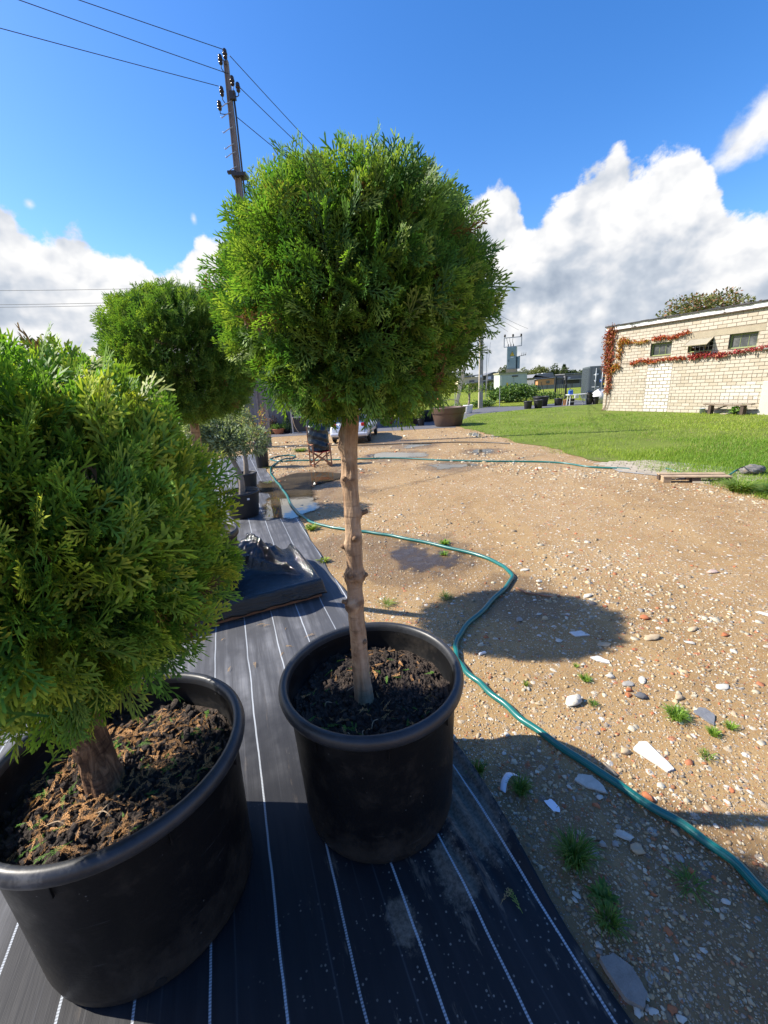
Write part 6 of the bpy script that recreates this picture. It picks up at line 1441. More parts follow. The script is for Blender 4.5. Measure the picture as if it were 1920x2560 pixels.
# ---- pots round the end of the lawn
def build_planters():
    t = thing('round_planter', 'big round brown planter tub at the corner of the lawn', 'planter', (2.56, 15.85, 0.004))
    b = MB(); b.lathe([(0, 0.01), (0.46, 0.01), (0.49, 0.03), (0.58, 0.42), (0.585, 0.445), (0.61, 0.45), (0.62, 0.47), (0.635, 0.64), (0.64, 0.655), (0.625, 0.665), (0.60, 0.655), (0.57, 0.52), (0, 0.50)], 48); b.build('body', M_brownpot, t, True)
    V = [(0, 0, 0.57)]+[(0.585*math.cos(a), 0.585*math.sin(a), 0.56+rnd.uniform(-0.01, 0.01)) for a in (2*math.pi*k/28 for k in range(28))]; mk('soil', V, [(0, 1+k, 1+(k+1) % 28) for k in range(28)], M_soil, t)
    b = MB()
    for p in ([(-0.5, -0.1, 0.6), (-0.62, -0.1, 0.72), (-0.40, -0.1, 0.86), (-0.32, -0.05, 0.9)], [(-0.25, -0.1, 0.88), (0.1, -0.1, 0.93), (0.36, -0.1, 0.83), (0.5, -0.1, 0.6)], [(-0.62, -0.15, 0.66), (-0.70, -0.2, 0.55)]): b.tube(spline(p, 5), 0.012, 5)
    b.build('arching_stem', M_greybark, t, True)
    t = thing('red_hydrant', 'orange red standpipe rising behind the brown planter tub', 'hydrant', (2.40, 16.9, 0.0))
    b = MB(); b.lathe([(0, 0), (0.05, 0), (0.05, 0.85), (0.075, 0.87), (0.085, 0.95), (0.08, 1.03), (0.04, 1.07), (0, 1.075)], 16); b.build('body', M_orange, t, True)
    b = MB(); b.tube([(-0.09, 0, 0.93), (0.09, 0, 0.93)], 0.032, 10); b.build('outlet', M_orange, t, True)
    b = MB(); b.tube([(0, 0, 1.05), (0.02, 0, 1.16)], 0.018, 8); b.build('spindle', M_orange, t, True)
    def pot_plant(x, y, r, h, mt, lab_p, lab_s, cols, size, seed, ch=0.5, n=500, asp=0.35):
        simple_pot('plant_pot', lab_p, (x, y, 0.004), r, h, mt); t = thing('shrub', lab_s, 'shrub', (x, y, h*0.86))
        b = MB(); q = np.random.default_rng(seed)
        for k in range(9): e = np.array([q.normal(0, r), q.normal(0, r), ch*q.uniform(0.6, 1)]); b.tube([(0, 0, 0), e*0.5, e], 0.008, 5)
        b.build('stems', M_twig, t); V, F, c = leaf_cloud(n, blob_fn((0, 0, ch*0.6), (r*1.7, r*1.7, ch*0.55), 8, seed, 0.2), size, cols, seed, -0.3, asp); tag(mk('foliage', V, F, M_leaf, t, col=c), kind='stuff')
    GRN = [(0.16, 0.24, 0.04), (0.22, 0.30, 0.05), (0.10, 0.18, 0.03)]
    pot_plant(1.61, 16.5, 0.145, 0.26, M_dirtypot, 'black pot with a light green shrub beside the brown planter', 'light green grassy shrub in the black pot beside the brown planter', GRN, 0.11, 31, 0.42, 700, 0.2)
    pot_plant(1.10, 17.0, 0.13, 0.24, M_dirtypot, 'black pot under the crown edge left of the light green shrub', 'dark green shrub in the pot left of the light green one', [(0.07, 0.13, 0.03), (0.1, 0.17, 0.03)], 0.09, 32, 0.4, 500)
    simple_pot('plant_pot', 'tall terracotta red pot behind the black pots near the brown planter', (1.05, 18.2, 0.004), 0.24, 0.62, M_terracotta, taper=0.7)
    simple_pot('plant_pot', 'grey pot half hidden behind the left side of the brown planter', (2.1, 18.2, 0.004), 0.30, 0.46, M_dirtypot)
    simple_pot('plant_pot', 'dark brown pot between the two shrubs near the planter', (1.42, 17.3, 0.004), 0.2, 0.30, M_brownpot)
    simple_pot('terracotta_bowl', 'shallow orange terracotta bowl right of the car', (0.35, 17.5, 0.004), 0.33, 0.22, M_terracotta, cat='planter', taper=0.5)
    simple_pot('plant_pot', 'white plastic pot of the little bare tree beyond the planter', (4.50, 21.7, 0.006), 0.24, 0.40, M_white)
    t = thing('young_tree', 'little pruned tree with thin leaves in the white pot', 'tree', (4.50, 21.7, 0.33)); b = MB(); b.tube(spline([(0, 0, 0), (0.06, 0, 0.3), (0.05, 0, 0.62)], 4), [0.06, 0.055, 0.05, 0.05, 0.05, 0.05, 0.05, 0.055, 0.06], 10)
    for e in ((-0.2, 0, 0.85), (0.25, 0, 0.9), (0.05, 0.1, 1.0), (0.35, -0.1, 0.75)): b.tube([(0.05, 0, 0.6), tuple(np.array((0.05, 0, 0.6))*0.5+np.array(e)*0.5), e], 0.012, 5)
    b.build('trunk', M_greybark, t, True); V, F, c = leaf_cloud(220, blob_fn((0.05, 0, 0.85), (0.45, 0.4, 0.3), 6, 3, 0.1), 0.09, GRN, 3); tag(mk('crown', V, F, M_leaf, t, col=c), kind='stuff')
build_planters()

def build_concrete_poles():
    t = thing('concrete_pole', 'upright concrete pole with a white plate beyond the planter', 'utility pole', (6.03, 25.5, 0))
    MB().box((0, 0, 2.6), (0.24, 0.22, 5.2), M=Euler((0, 0.008, 0)).to_matrix(), taper=0.75).build('pole', M_concrete, t, bevel=0.015)
    MB().box((-0.02, -0.115, 1.78), (0.11, 0.01, 0.14)).build('number_plate', M_white, t); MB().box((0, 0, 1.0), (0.27, 0.25, 0.02)).build('band', M_dkmetal, t); MB().box((0, 0, 1.06), (0.268, 0.248, 0.02)).build('band', M_dkmetal, t)
    b = MB(); b.tube([(0.24, 0, 0.4), (0.30, 0, 1.6), (0.34, 0, 3.4)], 0.014, 6); b.tube([(0.3, 0, 0.5), (0.42, 0.2, 2.0), (0.6, 0.3, 3.6)], 0.01, 5); b.build('guy_cable', M_metal, t)
    t = thing('pole_strut', 'leaning concrete strut pole behind the brown planter', 'utility pole', (5.02, 26.2, 0)); b = MB(); b.bar((-0.35, 0, -0.05), (0.75, -0.3, 5.0), 0.23, 0.20); b.build('strut', M_concrete, t, bevel=0.015)
    for k, (x, y, h) in enumerate(((4.35, 24.5, 1.05), (7.05, 25.2, 1.05))): t = thing('fence_post', ['thin grey fence post left of the upright concrete pole', 'thin grey fence post between the concrete pole and the bush'][k], 'post', (x, y, 0)); MB().tube([(0, 0, 0), (0, 0, h)], 0.022, 8).build('post', M_metal, t)
build_concrete_poles()

# ---- transformer kiosk
def build_transformer():
    sc = 37/29; X0, X1 = 8.10*sc, 9.89*sc; Yf = 37.0
    t = thing('transformer_kiosk', 'pale green transformer kiosk with a tall grey cabinet on its roof', 'transformer', (X0, Yf, 0), 0)
    w = X1-X0; d = 3.0; zl, zr = 1.98, 2.02
    skew = 0.10
    MB().prism([(0, 0), (w, 0), (w+0.30, d), (0.30, d)], 0, 1.98).build('housing', M_kiosk, t)
    MB().prism([(-0.12, -0.12), (w+0.08, -0.12), (w+0.42, d+0.1), (0.25, d+0.1)], 1.98, 2.08).build('roof', simple('mossy_roof', (0.30, 0.28, 0.17), 0.9, 0.3, 6), t)
    for k, (a, b_) in enumerate(((0.08, w*0.49), (w*0.51, w-0.08))):
        o = MB().box(((a+b_)/2, -0.02, 0.95), (b_-a-0.02, 0.03, 1.7)).build('door', M_kiosk, t, bevel=0.004); MB().box(((0.12*a+0.88*b_) if k == 0 else (0.88*a+0.12*b_), -0.045, 0.95), (0.03, 0.03, 0.16)).build('handle', M_dkmetal, o)
    MB().box((w*0.55, -0.05, 1.75), (0.5, 0.03, 0.1)).build('vent', M_dkmetal, t); MB().box((0.62, -0.04, 1.12), (0.17, 0.008, 0.26)).build('warning_sticker', M_yellow, t)
    MB().box((w+0.12, 0.55, 1.1), (0.01, 0.2, 0.28), rz=-0.1).build('warning_sticker', M_yellow, t)
    # the cabinet on the roof
    cx0, cx1 = (8.70-8.10)*sc, (9.29-8.10)*sc; cz0, cz1 = 2.36, 4.12; cy = 0.75
    cab = MB().prism([(cx0, cy), (cx1, cy), (cx1+0.34, cy+0.75), (cx0+0.34, cy+0.75)], cz0, cz1).build('cabinet', M_cab, t)
    MB().prism([(cx0-0.06, cy-0.06), (cx1+0.05, cy-0.06), (cx1+0.42, cy+0.8), (cx0+0.3, cy+0.8)], 2.08, 2.36).build('plinth', M_lintel, t)
    MB().box(((cx0+cx1)/2, cy-0.012, (cz0+cz1)/2+0.02), (cx1-cx0-0.08, 0.025, cz1-cz0-0.12)).build('cabinet_door', M_cab, cab, bevel=0.004)
    MB().box((cx0+0.16, cy-0.035, 3.02), (0.04, 0.03, 0.2)).build('handle', M_dkmetal, cab)
    sx, sz, s = (cx0+cx1)/2+0.06, 3.55, 0.22
    MB().add([(sx-s, cy-0.030, sz-s*0.8), (sx+s, cy-0.030, sz-s*0.8), (sx, cy-0.030, sz+s)], [(0, 1, 2)]).build('warning_triangle', M_black, cab)
    MB().add([(sx-s*0.78, cy-0.034, sz-s*0.67), (sx+s*0.78, cy-0.034, sz-s*0.67), (sx, cy-0.034, sz+s*0.76)], [(0, 1, 2)]).build('warning_triangle', M_yellow, cab)
    MB().add([(sx+0.015, cy-0.038, sz+0.09), (sx-0.05, cy-0.038, sz-0.03), (sx-0.005, cy-0.038, sz-0.03), (sx-0.03, cy-0.038, sz-0.12), (sx+0.05, cy-0.038, sz+0.005), (sx+0.008, cy-0.038, sz+0.005)], [(0, 1, 2, 5), (2, 3, 4, 5)]).build('lightning_bolt', M_black, cab)
    MB().box((sx, cy-0.03, sz-0.27), (0.24, 0.008, 0.09)).build('text_plate', M_white, cab)
    MB().box((cx1+0.36, cy+0.5, 2.85), (0.22, 0.35, 1.0)).build('side_box', M_cab, t)
    b = MB(); b.tube([(cx1+0.35, cy+0.4, 3.35), (cx1+1.0, cy+0.4, 3.45)], 0.022, 6)
    for k in range(3): b.tube([(cx1+0.62+k*0.17, cy+0.4, 3.38), (cx1+0.64+k*0.17, cy+0.4, 3.62)], 0.016, 6)
    b.build('low_voltage_arm', M_dkmetal, t)
    fx0, fx1, fz0, fz1 = (8.58-8.10)*sc, (9.73-8.10)*sc, 4.13, 4.85
    b = MB(); fy = cy+0.35
    for a, e in (((fx0, fy, fz0), (fx0, fy, fz1)), ((fx1, fy, fz0+0.04), (fx1, fy, fz1+0.05)), ((fx0, fy, fz1), (fx1, fy, fz1+0.05)), ((fx0, fy, fz0), (fx1, fy, fz0+0.05))): b.bar(a, e, 0.07, 0.06)
    b.build('gantry_frame', M_metal, t)
    for k in range(3):
        x = fx0+0.05+(fx1-fx0-0.1)*k/2; q_ = MB(); q_.lathe([(0.0, 0), (0.05, 0), (0.06, 0.06), (0.09, 0.07), (0.09, 0.12), (0.055, 0.13), (0.08, 0.15), (0.075, 0.22), (0, 0.24)], 14, (x, fy, fz1+0.05)); q_.build('insulator', M_ins, t, True)
        x2 = cx0+0.2+k*0.22; q_ = MB(); q_.lathe([(0.05, 0), (0.03, 0.08), (0.05, 0.1), (0.03, 0.14), (0.045, 0.17), (0.02, 0.24)], 12, (x2, fy, cz1)); q_.tube([(x2, fy, cz1+0.2), (x2-0.1, fy, cz1+0.45), (x2-0.16+k*0.05, fy, fz1)], 0.015, 5); q_.build('bushing', M_dkmetal, t, True)
build_transformer()

def bush(name, label, loc, r, n, size, cols, seed, lumps=12, cat='bush', asp=0.6):
    t = thing(name, label, cat, loc); V, F, c = leaf_cloud(n, blob_fn((0, 0, r[2]*0.85), r, lumps, seed, 0.35), size, cols, seed, 0.1, asp); V = V.copy(); V[:, 2] = np.maximum(V[:, 2], 0.02); tag(mk('foliage', V, F, M_leaf, t, col=c), kind='stuff')
    b = MB(); q = np.random.default_rng(seed)
    for k in range(8): b.tube([(q.normal(0, r[0]*0.4), 0, 0), (q.normal(0, r[0]*0.5), q.normal(0, r[1]*0.3), r[2]*1.3)], 0.02, 5)
    b.build('stems', M_twig, t); return t
NET = [(0.075, 0.14, 0.03), (0.11, 0.19, 0.04), (0.05, 0.10, 0.025), (0.14, 0.22, 0.05)]
bush('wild_bush', 'wide overgrown green bush in front of the transformer kiosk', (9.2, 30.3, 0), (1.75, 1.0, 0.68), 5200, 0.15, NET, 71)
bush('wild_bush', 'dark low weeds at the foot of the concrete pole', (6.5, 26.6, 0), (0.8, 0.6, 0.22), 1000, 0.11, NET, 72)
bush('wild_bush', 'low green growth right of the kiosk behind the black pots', (12.0, 31.5, 0), (1.5, 0.7, 0.30), 1500, 0.13, NET, 73)
bush('wild_bush', 'weeds at the left of the white pot', (4.0, 22.9, 0), (0.55, 0.4, 0.22), 700, 0.10, NET, 74)

# ---- pots, table, sacks at the far end of the lawn
simple_pot('plant_pot', 'leftmost big black tub in the row at the end of the lawn', (7.70, 22.3, 0.004), 0.215, 0.39, M_dirtypot)
simple_pot('plant_pot', 'second black tub in the row, in front of the wide one', (8.22, 22.25, 0.004), 0.22, 0.42, M_dirtypot)
simple_pot('plant_pot', 'widest black tub standing behind the two at the end of the lawn', (8.95, 23.9, 0.004), 0.42, 0.52, M_dirtypot)
simple_pot('plant_pot', 'single black tub between the wide one and the white table', (9.80, 23.6, 0.004), 0.225, 0.37, M_dirtypot)
simple_pot('plant_pot', 'black tub under the white table', (10.35, 23.3, 0.004), 0.19, 0.33, M_dirtypot)
simple_pot('plant_pot', 'black tub right of the white table carrying another pot', (11.15, 22.9, 0.004), 0.17, 0.30, M_dirtypot)
simple_pot('plant_pot', 'black pot stacked on the tub right of the white table', (11.15, 22.9, 0.27), 0.16, 0.28, M_dirtypot, soil=False)
simple_pot('plant_pot', 'short black tub nearest the brick corner', (11.42, 22.8, 0.004), 0.16, 0.24, M_dirtypot)
simple_pot('plant_pot', 'wide black pot on top of the tub nearest the brick corner', (11.42, 22.8, 0.215), 0.17, 0.17, M_dirtypot, soil=False)
def build_far_clutter():
    t = thing('trestle_table', 'white trestle table with clutter at the end of the lawn', 'table', (10.55, 23.1, 0)); MB().box((0, 0, 0.545), (0.98, 0.5, 0.03)).build('tabletop', M_white, t, bevel=0.004)
    for x in (-0.42, 0.42):
        for y in (-0.18, 0.18): b = MB(); b.bar((x*1.05, y, 0), (x*0.92, y*0.8, 0.53), 0.035, 0.035); b.build('leg', M_white, t)
    MB().box((0, 0, 0.18), (0.85, 0.03, 0.03)).build('stretcher', M_white, t)
    t = thing('jerry_can', 'bright blue plastic canister standing on the white table', 'canister', (10.22, 23.1, 0.56)); MB().box((0, 0, 0.10), (0.22, 0.15, 0.20)).build('body', M_blue, t, bevel=0.03); b = MB(); b.tube([(-0.06, 0, 0.20), (-0.04, 0, 0.25), (0.05, 0, 0.25), (0.06, 0, 0.20)], 0.014, 6); b.build('handle', M_blue, t, True); MB().lathe([(0, 0.2), (0.03, 0.2), (0.03, 0.235), (0, 0.24)], 12, (0.08, 0, 0)).build('cap', M_blue, t, True)
    t = thing('white_box', 'small white box on the shelf side of the trestle table', 'box', (10.42, 22.83, 0.36)); MB().box((0, 0, 0.075), (0.2, 0.10, 0.15)).build('body', M_white, t, bevel=0.004); MB().box((0, 0, 0.155), (0.205, 0.105, 0.012)).build('lid', M_white, t)
    t = thing('wooden_box', 'small ochre wooden box beside the single black tub', 'box', (10.08, 23.4, 0.004)); MB().box((0, 0, 0.14), (0.18, 0.16, 0.28)).build('body', M_orangewood, t, bevel=0.006); MB().box((0, 0, 0.285), (0.19, 0.17, 0.012)).build('lid', M_orangewood, t)
    def sack(label, loc, r, mt, seed, name):
        V = []; n, m_ = 22, 12
        for i in range(m_):
            f = i/(m_-1)
            for k in range(n): a = 2*math.pi*k/n; q = math.sin(math.pi*(0.12+0.88*f))**0.6 if f > 0 else 0.75; w = 1+0.10*math.sin(3*a+seed)+0.07*math.sin(7*a+f*9+seed); V.append((r[0]*q*w*math.cos(a), r[1]*q*w*math.sin(a), r[2]*f*(1+0.08*math.sin(2*a+seed))))
        F = [(i*n+k, i*n+(k+1) % n, (i+1)*n+(k+1) % n, (i+1)*n+k) for i in range(m_-1) for k in range(n)]+[tuple(range(n))[::-1], tuple((m_-1)*n+k for k in range(n))]
        o = mk(name, V, F, mt, None, True); o.location = loc; tag(o, label, 'sack')
    sack('white sack slumped at the corner of the brick outbuilding', (11.95, 23.5, 0.0), (0.42, 0.35, 0.72), M_whitebag, 1, 'white_sack'); sack('crumpled dark bag on top of the stacked black pots', (11.12, 22.95, 0.53), (0.17, 0.16, 0.17), M_bag, 2, 'dark_bag')
    t = thing('sack_trolley', 'narrow dark sack trolley in front of the field gate', 'trolley', (12.9, 29.6, 0)); b = MB()
    for s in (-1, 1): b.tube(spline([(s*0.10, 0, 0.05), (s*0.08, 0, 0.5), (s*0.20, 0, 0.8), (s*0.16, 0, 1.0), (0, 0, 1.03)], 4), 0.02, 6)
    b.build('frame', M_dkmetal, t, True)
    for s in (-1, 1): w = MB(); w.lathe([(0, -0.03), (0.11, -0.03), (0.12, 0), (0.11, 0.03), (0, 0.03)], 16); o = w.build('wheel', M_rubber, t, True); o.rotation_euler = (0, R(90), 0); o.location = (s*0.2, 0, 0.12)
    t = thing('field_gate', 'dark barred steel gate standing before the green field', 'gate', (13.45, 33.0, 0))
    for x in (-0.02, 0.62): MB().box((x, -0.5*x, 0.75), (0.11, 0.11, 1.5)).build('post', M_dkmetal, t)
    for k in range(4): MB().tube([(0.12+k*0.12, -0.06*k-0.05, 0.2), (0.12+k*0.12, -0.06*k-0.05, 1.3)], 0.016, 6).build('bar', M_dkmetal, t)
    for z in (0.2, 1.3): b = MB(); b.bar((0.03, -0.01, z), (0.57, -0.29, z), 0.03, 0.03); b.build('rail', M_dkmetal, t)
    t = thing('leaning_pole', 'dark thin pole leaning on the right side of the kiosk', 'pole', (13.35, 35.4, 0)); b = MB(); b.bar((0.25, 0, 0), (-0.1, 0.1, 1.15), 0.05, 0.05); b.build('pole', M_dkmetal, t)
build_far_clutter()

def build_container():
    t = thing('shipping_container', 'dark grey shipping container with white marks behind the brick corner', 'container', (12.55, 26.0, 0), R(-20)); W, L, Hh = 1.75, 4.6, 1.97
    MB().box((W/2, L/2+0.03, Hh/2+0.06), (W-0.04, L-0.06, Hh-0.16)).build('body', M_container, t)
    fr = MB()
    for x in (0.05, W-0.05): fr.box((x, 0.05, Hh/2), (0.1, 0.1, Hh)); fr.box((x, L-0.05, Hh/2), (0.1, 0.1, Hh))
    for z in (0.06, Hh-0.05): fr.box((W/2, 0.052, z), (W-0.2, 0.1, 0.1)); fr.box((0.052, L/2, z), (0.1, L-0.2, 0.1)); fr.box((W-0.052, L/2, z), (0.1, L-0.2, 0.1))
    fr.build('frame', M_container, t)
    for k in range(28): MB().box((-0.002, 0.2+k*0.155, Hh/2), (0.05, 0.075, Hh-0.24)).build('corrugation', M_container, t)
    for k in range(2):
        d = MB().box((0.12+0.37+k*0.765, 0.0, Hh/2), (0.74, 0.05, Hh-0.22)).build('door', M_container, t, bevel=0.006)
        for j in range(4): MB().box((0.12+0.37+k*0.765, -0.03, 0.35+j*0.42), (0.62, 0.02, 0.05)).build('door_rib', M_container, d)
        for j in (0.22, 0.56):
            x = 0.12+k*0.765+j; MB().tube([(x, -0.06, 0.15), (x, -0.06, Hh-0.12)], 0.02, 8).build('lock_rod', M_rod, d, True); MB().box((x+0.06, -0.075, 0.72), (0.22, 0.015, 0.04)).build('lock_handle', M_rod, d)
    # printed marks
    y = -0.043
    blob = [(0.20, 1.47), (0.24, 1.53), (0.28, 1.52), (0.33, 1.58), (0.40, 1.55), (0.46, 1.56), (0.48, 1.49), (0.42, 1.46), (0.32, 1.45)]
    mk('white_emblem', [(a, y, b_) for a, b_ in blob], [tuple(range(len(blob)))], M_white, t)
    mk('triangle_mark', [(0.24, y, 1.19), (0.40, y, 1.19), (0.32, y, 1.05)], [(0, 2, 1)], M_white, t)
    MB().box((0.62, y, 1.13), (0.12, 0.004, 0.16)).build('blue_sticker', M_blue, t); MB().box((0.62, y-0.004, 1.15), (0.07, 0.004, 0.07)).build('sticker_panel', M_white, t); MB().box((0.80, -0.09, 0.95), (0.10, 0.004, 0.11)).build('yellow_tag', M_yellow, t)
    b = MB()
    for a in (0.24, 0.46): b.box((a, y, 0.80), (0.16, 0.004, 0.05))
    b.build('white_stencil_mark', M_white, t)
build_container()

# ---- far buildings, hedge, fence and trees
def build_far():
    def house(name, label, x, y, boxes, roofs, rz=0.0, extras=()):
        t = thing(name, label, 'house', (x, y, 0), rz)
        for (c, s, mt) in boxes: MB().box(c, s).build('wall', mt, t)
        for (poly, y0, y1, mt) in roofs:
            n = len(poly); V = [(a, y0, z) for a, z in poly]+[(a, y1, z) for a, z in poly]; mk('roof', V, [tuple(range(n)), tuple(range(n, 2*n))[::-1]]+[(i, n+i, n+(i+1) % n, (i+1) % n) for i in range(n)], mt, t)
        for (nm, c, s, mt) in extras: MB().box(c, s).build(nm, mt, t)
        return t
    house('far_house', 'beige house with low dark roofs behind the hedge, left of the kiosk', 13.2, 70, [((1.6, 3, 1.1), (3.6, 5, 2.2), M_beige), ((5.4, 2.5, 1.25), (2.2, 5, 2.5), M_cladding)],
          [([(-0.6, 2.1), (3.7, 2.45), (3.7, 2.6), (-0.6, 2.25)], 0.2, 6, M_roofgrey), ([(0.8, 1.15), (5.9, 1.65), (5.9, 1.8), (0.8, 1.3)], -1.2, 0.4, M_roofgrey), ([(4.0, 2.3), (5.4, 2.68), (6.7, 2.45), (6.7, 2.55), (5.4, 2.8), (4.0, 2.42)], -0.2, 5.2, M_roofgrey)],
          extras=(('garage_door', (5.6, -0.03, 0.62), (1.7, 0.06, 1.2), M_white), ('window', (4.7, -0.03, 1.95), (0.5, 0.06, 0.4), M_white), ('window', (2.0, 0.46, 1.5), (0.8, 0.06, 0.5), M_glass)))
    house('far_hall', 'long grey roofed hall behind the field, with an orange timber end', 25.2, 70, [((1.6, 0.2, 0.7), (2.6, 1.0, 1.1), M_orangewood), ((2.8, 3.5, 0.9), (5.2, 5, 1.4), M_cladding)],
          [([(-0.2, 1.55), (0.2, 1.95), (3.3, 1.30), (5.3, 1.15), (5.3, 1.25), (3.3, 1.62), (3.0, 2.18), (0.2, 2.05)], 0.7, 6, M_roofgrey), ([(0.0, 1.22), (3.0, 1.36), (3.0, 1.44), (0.0, 1.30)], -0.4, 0.72, M_roofgrey)],
          extras=(('window', (1.9, -0.32, 0.78), (0.55, 0.06, 0.4), M_glass), ('roof_light', (2.2, 2.5, 2.08), (0.5, 0.5, 0.25), M_white), ('roof_light', (1.4, 2.5, 2.05), (0.3, 0.5, 0.2), M_white)))
    house('far_shed', 'dark grey flat roofed shed right of the long hall', 30.0, 70, [((1.6, 2, 0.85), (3.0, 3, 1.7), M_roofgrey)], [([(-0.1, 1.75), (3.4, 1.80), (3.4, 1.92), (-0.1, 1.87)], 0.2, 4, M_roofgrey)],
          extras=(('carport_roof', (1.2, -0.4, 0.98), (2.9, 1.2, 0.06), M_metal), ('opening_shade_panel', (1.2, 0.47, 0.6), (2.5, 0.06, 0.7), M_dkmetal), ('sign_panel', (0.75, 0.44, 1.2), (0.4, 0.04, 0.15), M_white), ('brick_pier', (2.9, 0.45, 0.8), (0.16, 0.1, 0.8), M_orangewood)))  # dark panel under the carport roof stands in for the shade inside
    t = thing('panel_fence', 'grey panel fence running along the far edge of the field', 'fence', (20.3, 58, 0))
    for k in range(9): MB().box((0.5+k*1.06, -0.12*k, 0.27), (1.02, 0.05, 0.52), rz=-0.11).build('panel', M_roofgrey, t); MB().box((0.5+k*1.06+0.53, -0.12*k-0.06, 0.30), (0.07, 0.08, 0.6)).build('post', M_dkmetal, t)
    # clipped conifers of the hedge
    q = np.random.default_rng(99); protos = []
    for k in range(3):
        def cone(n, k=k):
            h = q.uniform(0, 1, n); a = q.uniform(0, 6.283, n); r = 0.26*np.sqrt(np.clip(1-h**2.2, 0, 1))*q.uniform(0.7, 1, n); return np.stack([r*np.cos(a), r*np.sin(a), h*1.12], -1), np.stack([np.cos(a), np.sin(a), np.full(n, 1.0)], -1)
        V, F, c = leaf_cloud(320, cone, 0.14, [(0.10, 0.15, 0.025), (0.15, 0.2, 0.03), (0.06, 0.10, 0.02)], k, 0, 0.6); o = mk('conifer', V, F, M_leaf, col=c); protos.append(o.data); bpy.data.objects.remove(o)
    for i in range(26):
        x = 8.2+i*0.43; y = 62-i*0.12; o = bpy.data.objects.new('conifer', protos[i % 3]); COL.objects.link(o); o.location = (x, y, 0.16*min(1, 1)*(1-float(sstep(11, 20, np.array(x))))-0.02); o.rotation_euler = (0, 0, q.uniform(0, 6)); o.scale = (1, 1, q.uniform(0.9, 1.08)); tag(o, 'narrow conifer in the clipped hedge row beyond the field', 'conifer', 'conifers of the hedge row')
    def tree(label, x, y, h, r, seed, cols, n=1500, size=0.35, lumps=9, trunk=0.14, cf=0.62, rz=None):
        t = thing('broadleaf_tree', label, 'tree', (x, y, 0)); b = MB(); b.tube([(0, 0, 0), (0.05, 0, h*0.35), (0, 0, h*0.75)], [trunk, trunk*0.8, trunk*0.35], 8); q2 = np.random.default_rng(seed)
        for k in range(7): e = np.array([q2.normal(0, r*0.55), q2.normal(0, r*0.55), h*q2.uniform(0.55, 0.9)]); b.tube([(0, 0, h*0.35), e*0.5+np.array([0, 0, h*0.2]), e], trunk*0.3, 5)
        b.build('trunk', M_greybark, t, True); V, F, c = leaf_cloud(n, blob_fn((0, 0, h*cf), (r, r, (rz or h*0.40)), lumps, seed, 0.25), size, cols, seed, 0.1, 0.6); tag(mk('crown', V, F, M_leaf, t, col=c), kind='stuff')
    FG = [(0.06, 0.085, 0.03), (0.085, 0.11, 0.04), (0.045, 0.065, 0.025)]; YG = [(0.13, 0.15, 0.04), (0.10, 0.12, 0.035), (0.16, 0.17, 0.05)]
    tree('rounded light green tree behind the hall roof', 34.6, 92, 4.0, 2.0, 1, YG); tree('light green tree just left of the rounded one', 31.6, 92, 3.3, 1.8, 2, YG); tree('second rounded tree right of the light green one behind the hall', 37.2, 92, 3.7, 1.5, 3, FG); tree('dark low tree at the right behind the grey shed', 41.0, 92, 2.4, 1.5, 4, FG); tree('dark tree rising behind the kiosk cabinet', 26.5, 90, 4.7, 1.8, 5, FG); tree('low dark trees behind the beige house', 19.5, 95, 3.1, 1.5, 6, FG); tree('small dark tree right of the kiosk roof', 29.3, 92, 3.0, 1.2, 7, FG)
    t = thing('fir_tree', 'dark pointed fir between the far trees and the grey shed', 'tree', (39.0, 92, 0)); MB().tube([(0, 0, 0), (0, 0, 3.4)], [0.14, 0.03], 7).build('trunk', M_greybark, t)
    def cone(n): h = q.uniform(0, 1, n); a = q.uniform(0, 6.283, n); r = 1.0*(1-h)*q.uniform(0.4, 1, n); return np.stack([r*np.cos(a), r*np.sin(a), 0.6+h*3.2], -1), np.stack([np.cos(a), np.sin(a), np.full(n, 0.1)], -1)
    V, F, c = leaf_cloud(900, cone, 0.34, [(0.03, 0.05, 0.025), (0.045, 0.07, 0.03)], 8, 0.2, 0.5); tag(mk('crown', V, F, M_leaf, t, col=c), kind='stuff')
    AU = [(0.14, 0.15, 0.05), (0.10, 0.12, 0.04), (0.19, 0.18, 0.06), (0.25, 0.12, 0.06), (0.08, 0.095, 0.035)]
    tree('autumn tinged tree rising behind the brick outbuilding roof', 23.4, 32, 6.7, 2.4, 15, AU, 4600, 0.20, 12, 0.2, 0.80, 1.35)
    tree('drooping grey green tree far off above the left thuja', -28.9, 40, 8.0, 1.3, 17, FG, 900, 0.3, 8, 0.12, 0.75, 1.6)
    woods = MB()
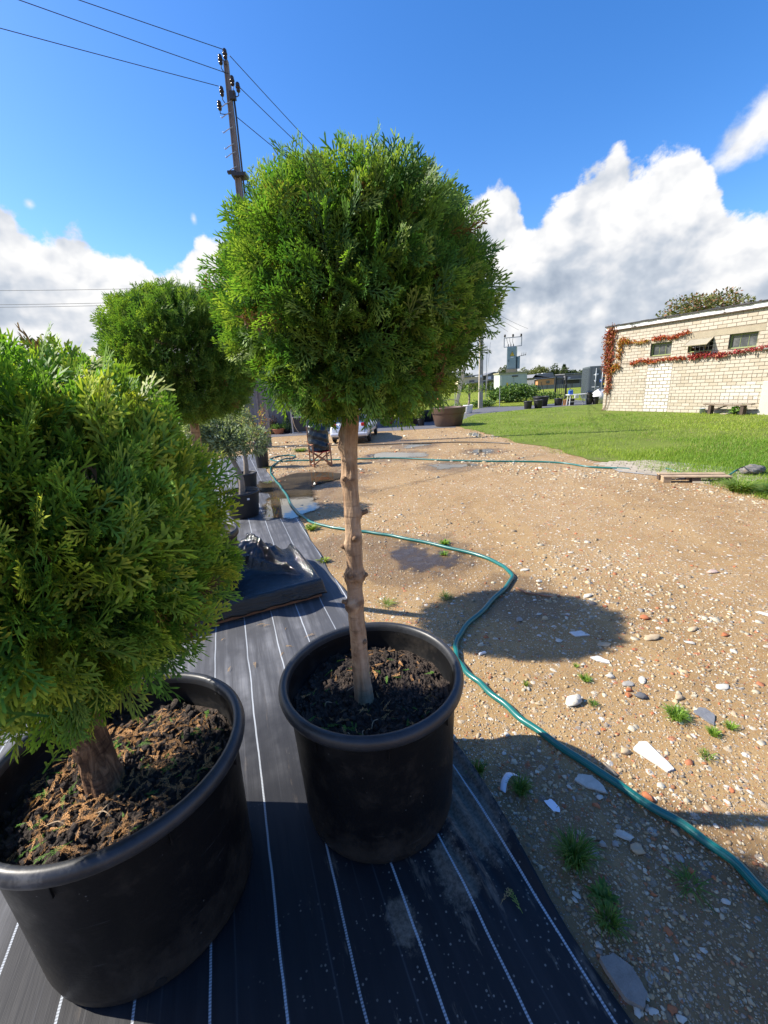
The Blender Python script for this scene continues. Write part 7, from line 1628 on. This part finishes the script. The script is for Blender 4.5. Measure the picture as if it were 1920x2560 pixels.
    qq = np.random.default_rng(4); V, F, c = leaf_cloud(5200, lambda n: (np.stack([qq.uniform(-160, 190, n), qq.normal(330, 8, n), qq.uniform(0, 1, n)**0.7*(2.6+1.6*np.sin(np.floor(np.arange(n)/9))) + 0.6], -1), qq.normal(0, 1, (n, 3))), 2.4, [(0.045, 0.06, 0.035), (0.06, 0.08, 0.04)], 4); tag(mk('far_woods', V, F, M_leaf, None, col=c), kind='stuff')
build_far()

# ---- plank pallet and rag at the lawn edge
def build_plank():
    a, e = Vector((3.90, 5.72, 0)), Vector((4.68, 5.50, 0)); t = thing('wooden_pallet', 'weathered wooden pallet piece with blocks lying at the lawn edge', 'pallet', a, math.atan2((e-a).y, (e-a).x)); L = (e-a).length
    MB().box((L/2, 0.05, 0.082), (L, 0.12, 0.018)).build('board', M_wood, t, bevel=0.003)
    MB().box((L/2, 0.22, 0.082), (L, 0.10, 0.018)).build('board', M_wood, t, bevel=0.003)
    for x in (0.055, L/2, L-0.06): MB().box((x, 0.05, 0.036), (0.10, 0.11, 0.07)).build('block', M_wood if x < 0.1 else M_wood_dark, t, bevel=0.004); MB().box((x, 0.22, 0.036), (0.10, 0.09, 0.07)).build('block', M_wood_dark, t, bevel=0.004)
    t = thing('rag', 'grey bundled rag with ochre patch tied to the hose end in the grass', 'rag', (5.25, 5.85, 0.01), 0.2); V = []; n, m_ = 30, 18; q = np.random.default_rng(2)
    for i in range(m_):
        f = i/(m_-1); x = -0.17+0.36*f; rr = 0.085*math.sin(math.pi*(0.12+0.80*f))**0.6
        for k in range(n): A = 2*math.pi*k/n; w = 1+0.10*math.sin(4*A+f*6)+0.07*math.sin(9*A-f*15)+0.05*math.sin(f*40); V.append((x, rr*w*math.cos(A)*1.1, 0.07+rr*w*math.sin(A)*0.8))
    F = [(i*n+k, i*n+(k+1) % n, (i+1)*n+(k+1) % n, (i+1)*n+k) for i in range(m_-1) for k in range(n)]+[tuple(range(n))[::-1], tuple((m_-1)*n+k for k in range(n))]; mk('cloth', V, F, M_rag, t, True)
    b = MB(); b.tube([(-0.16, 0.09, 0.07), (-0.16, 0, 0.13), (-0.16, -0.09, 0.07)], 0.008, 5); b.build('string', M_dkmetal, t)
build_plank()
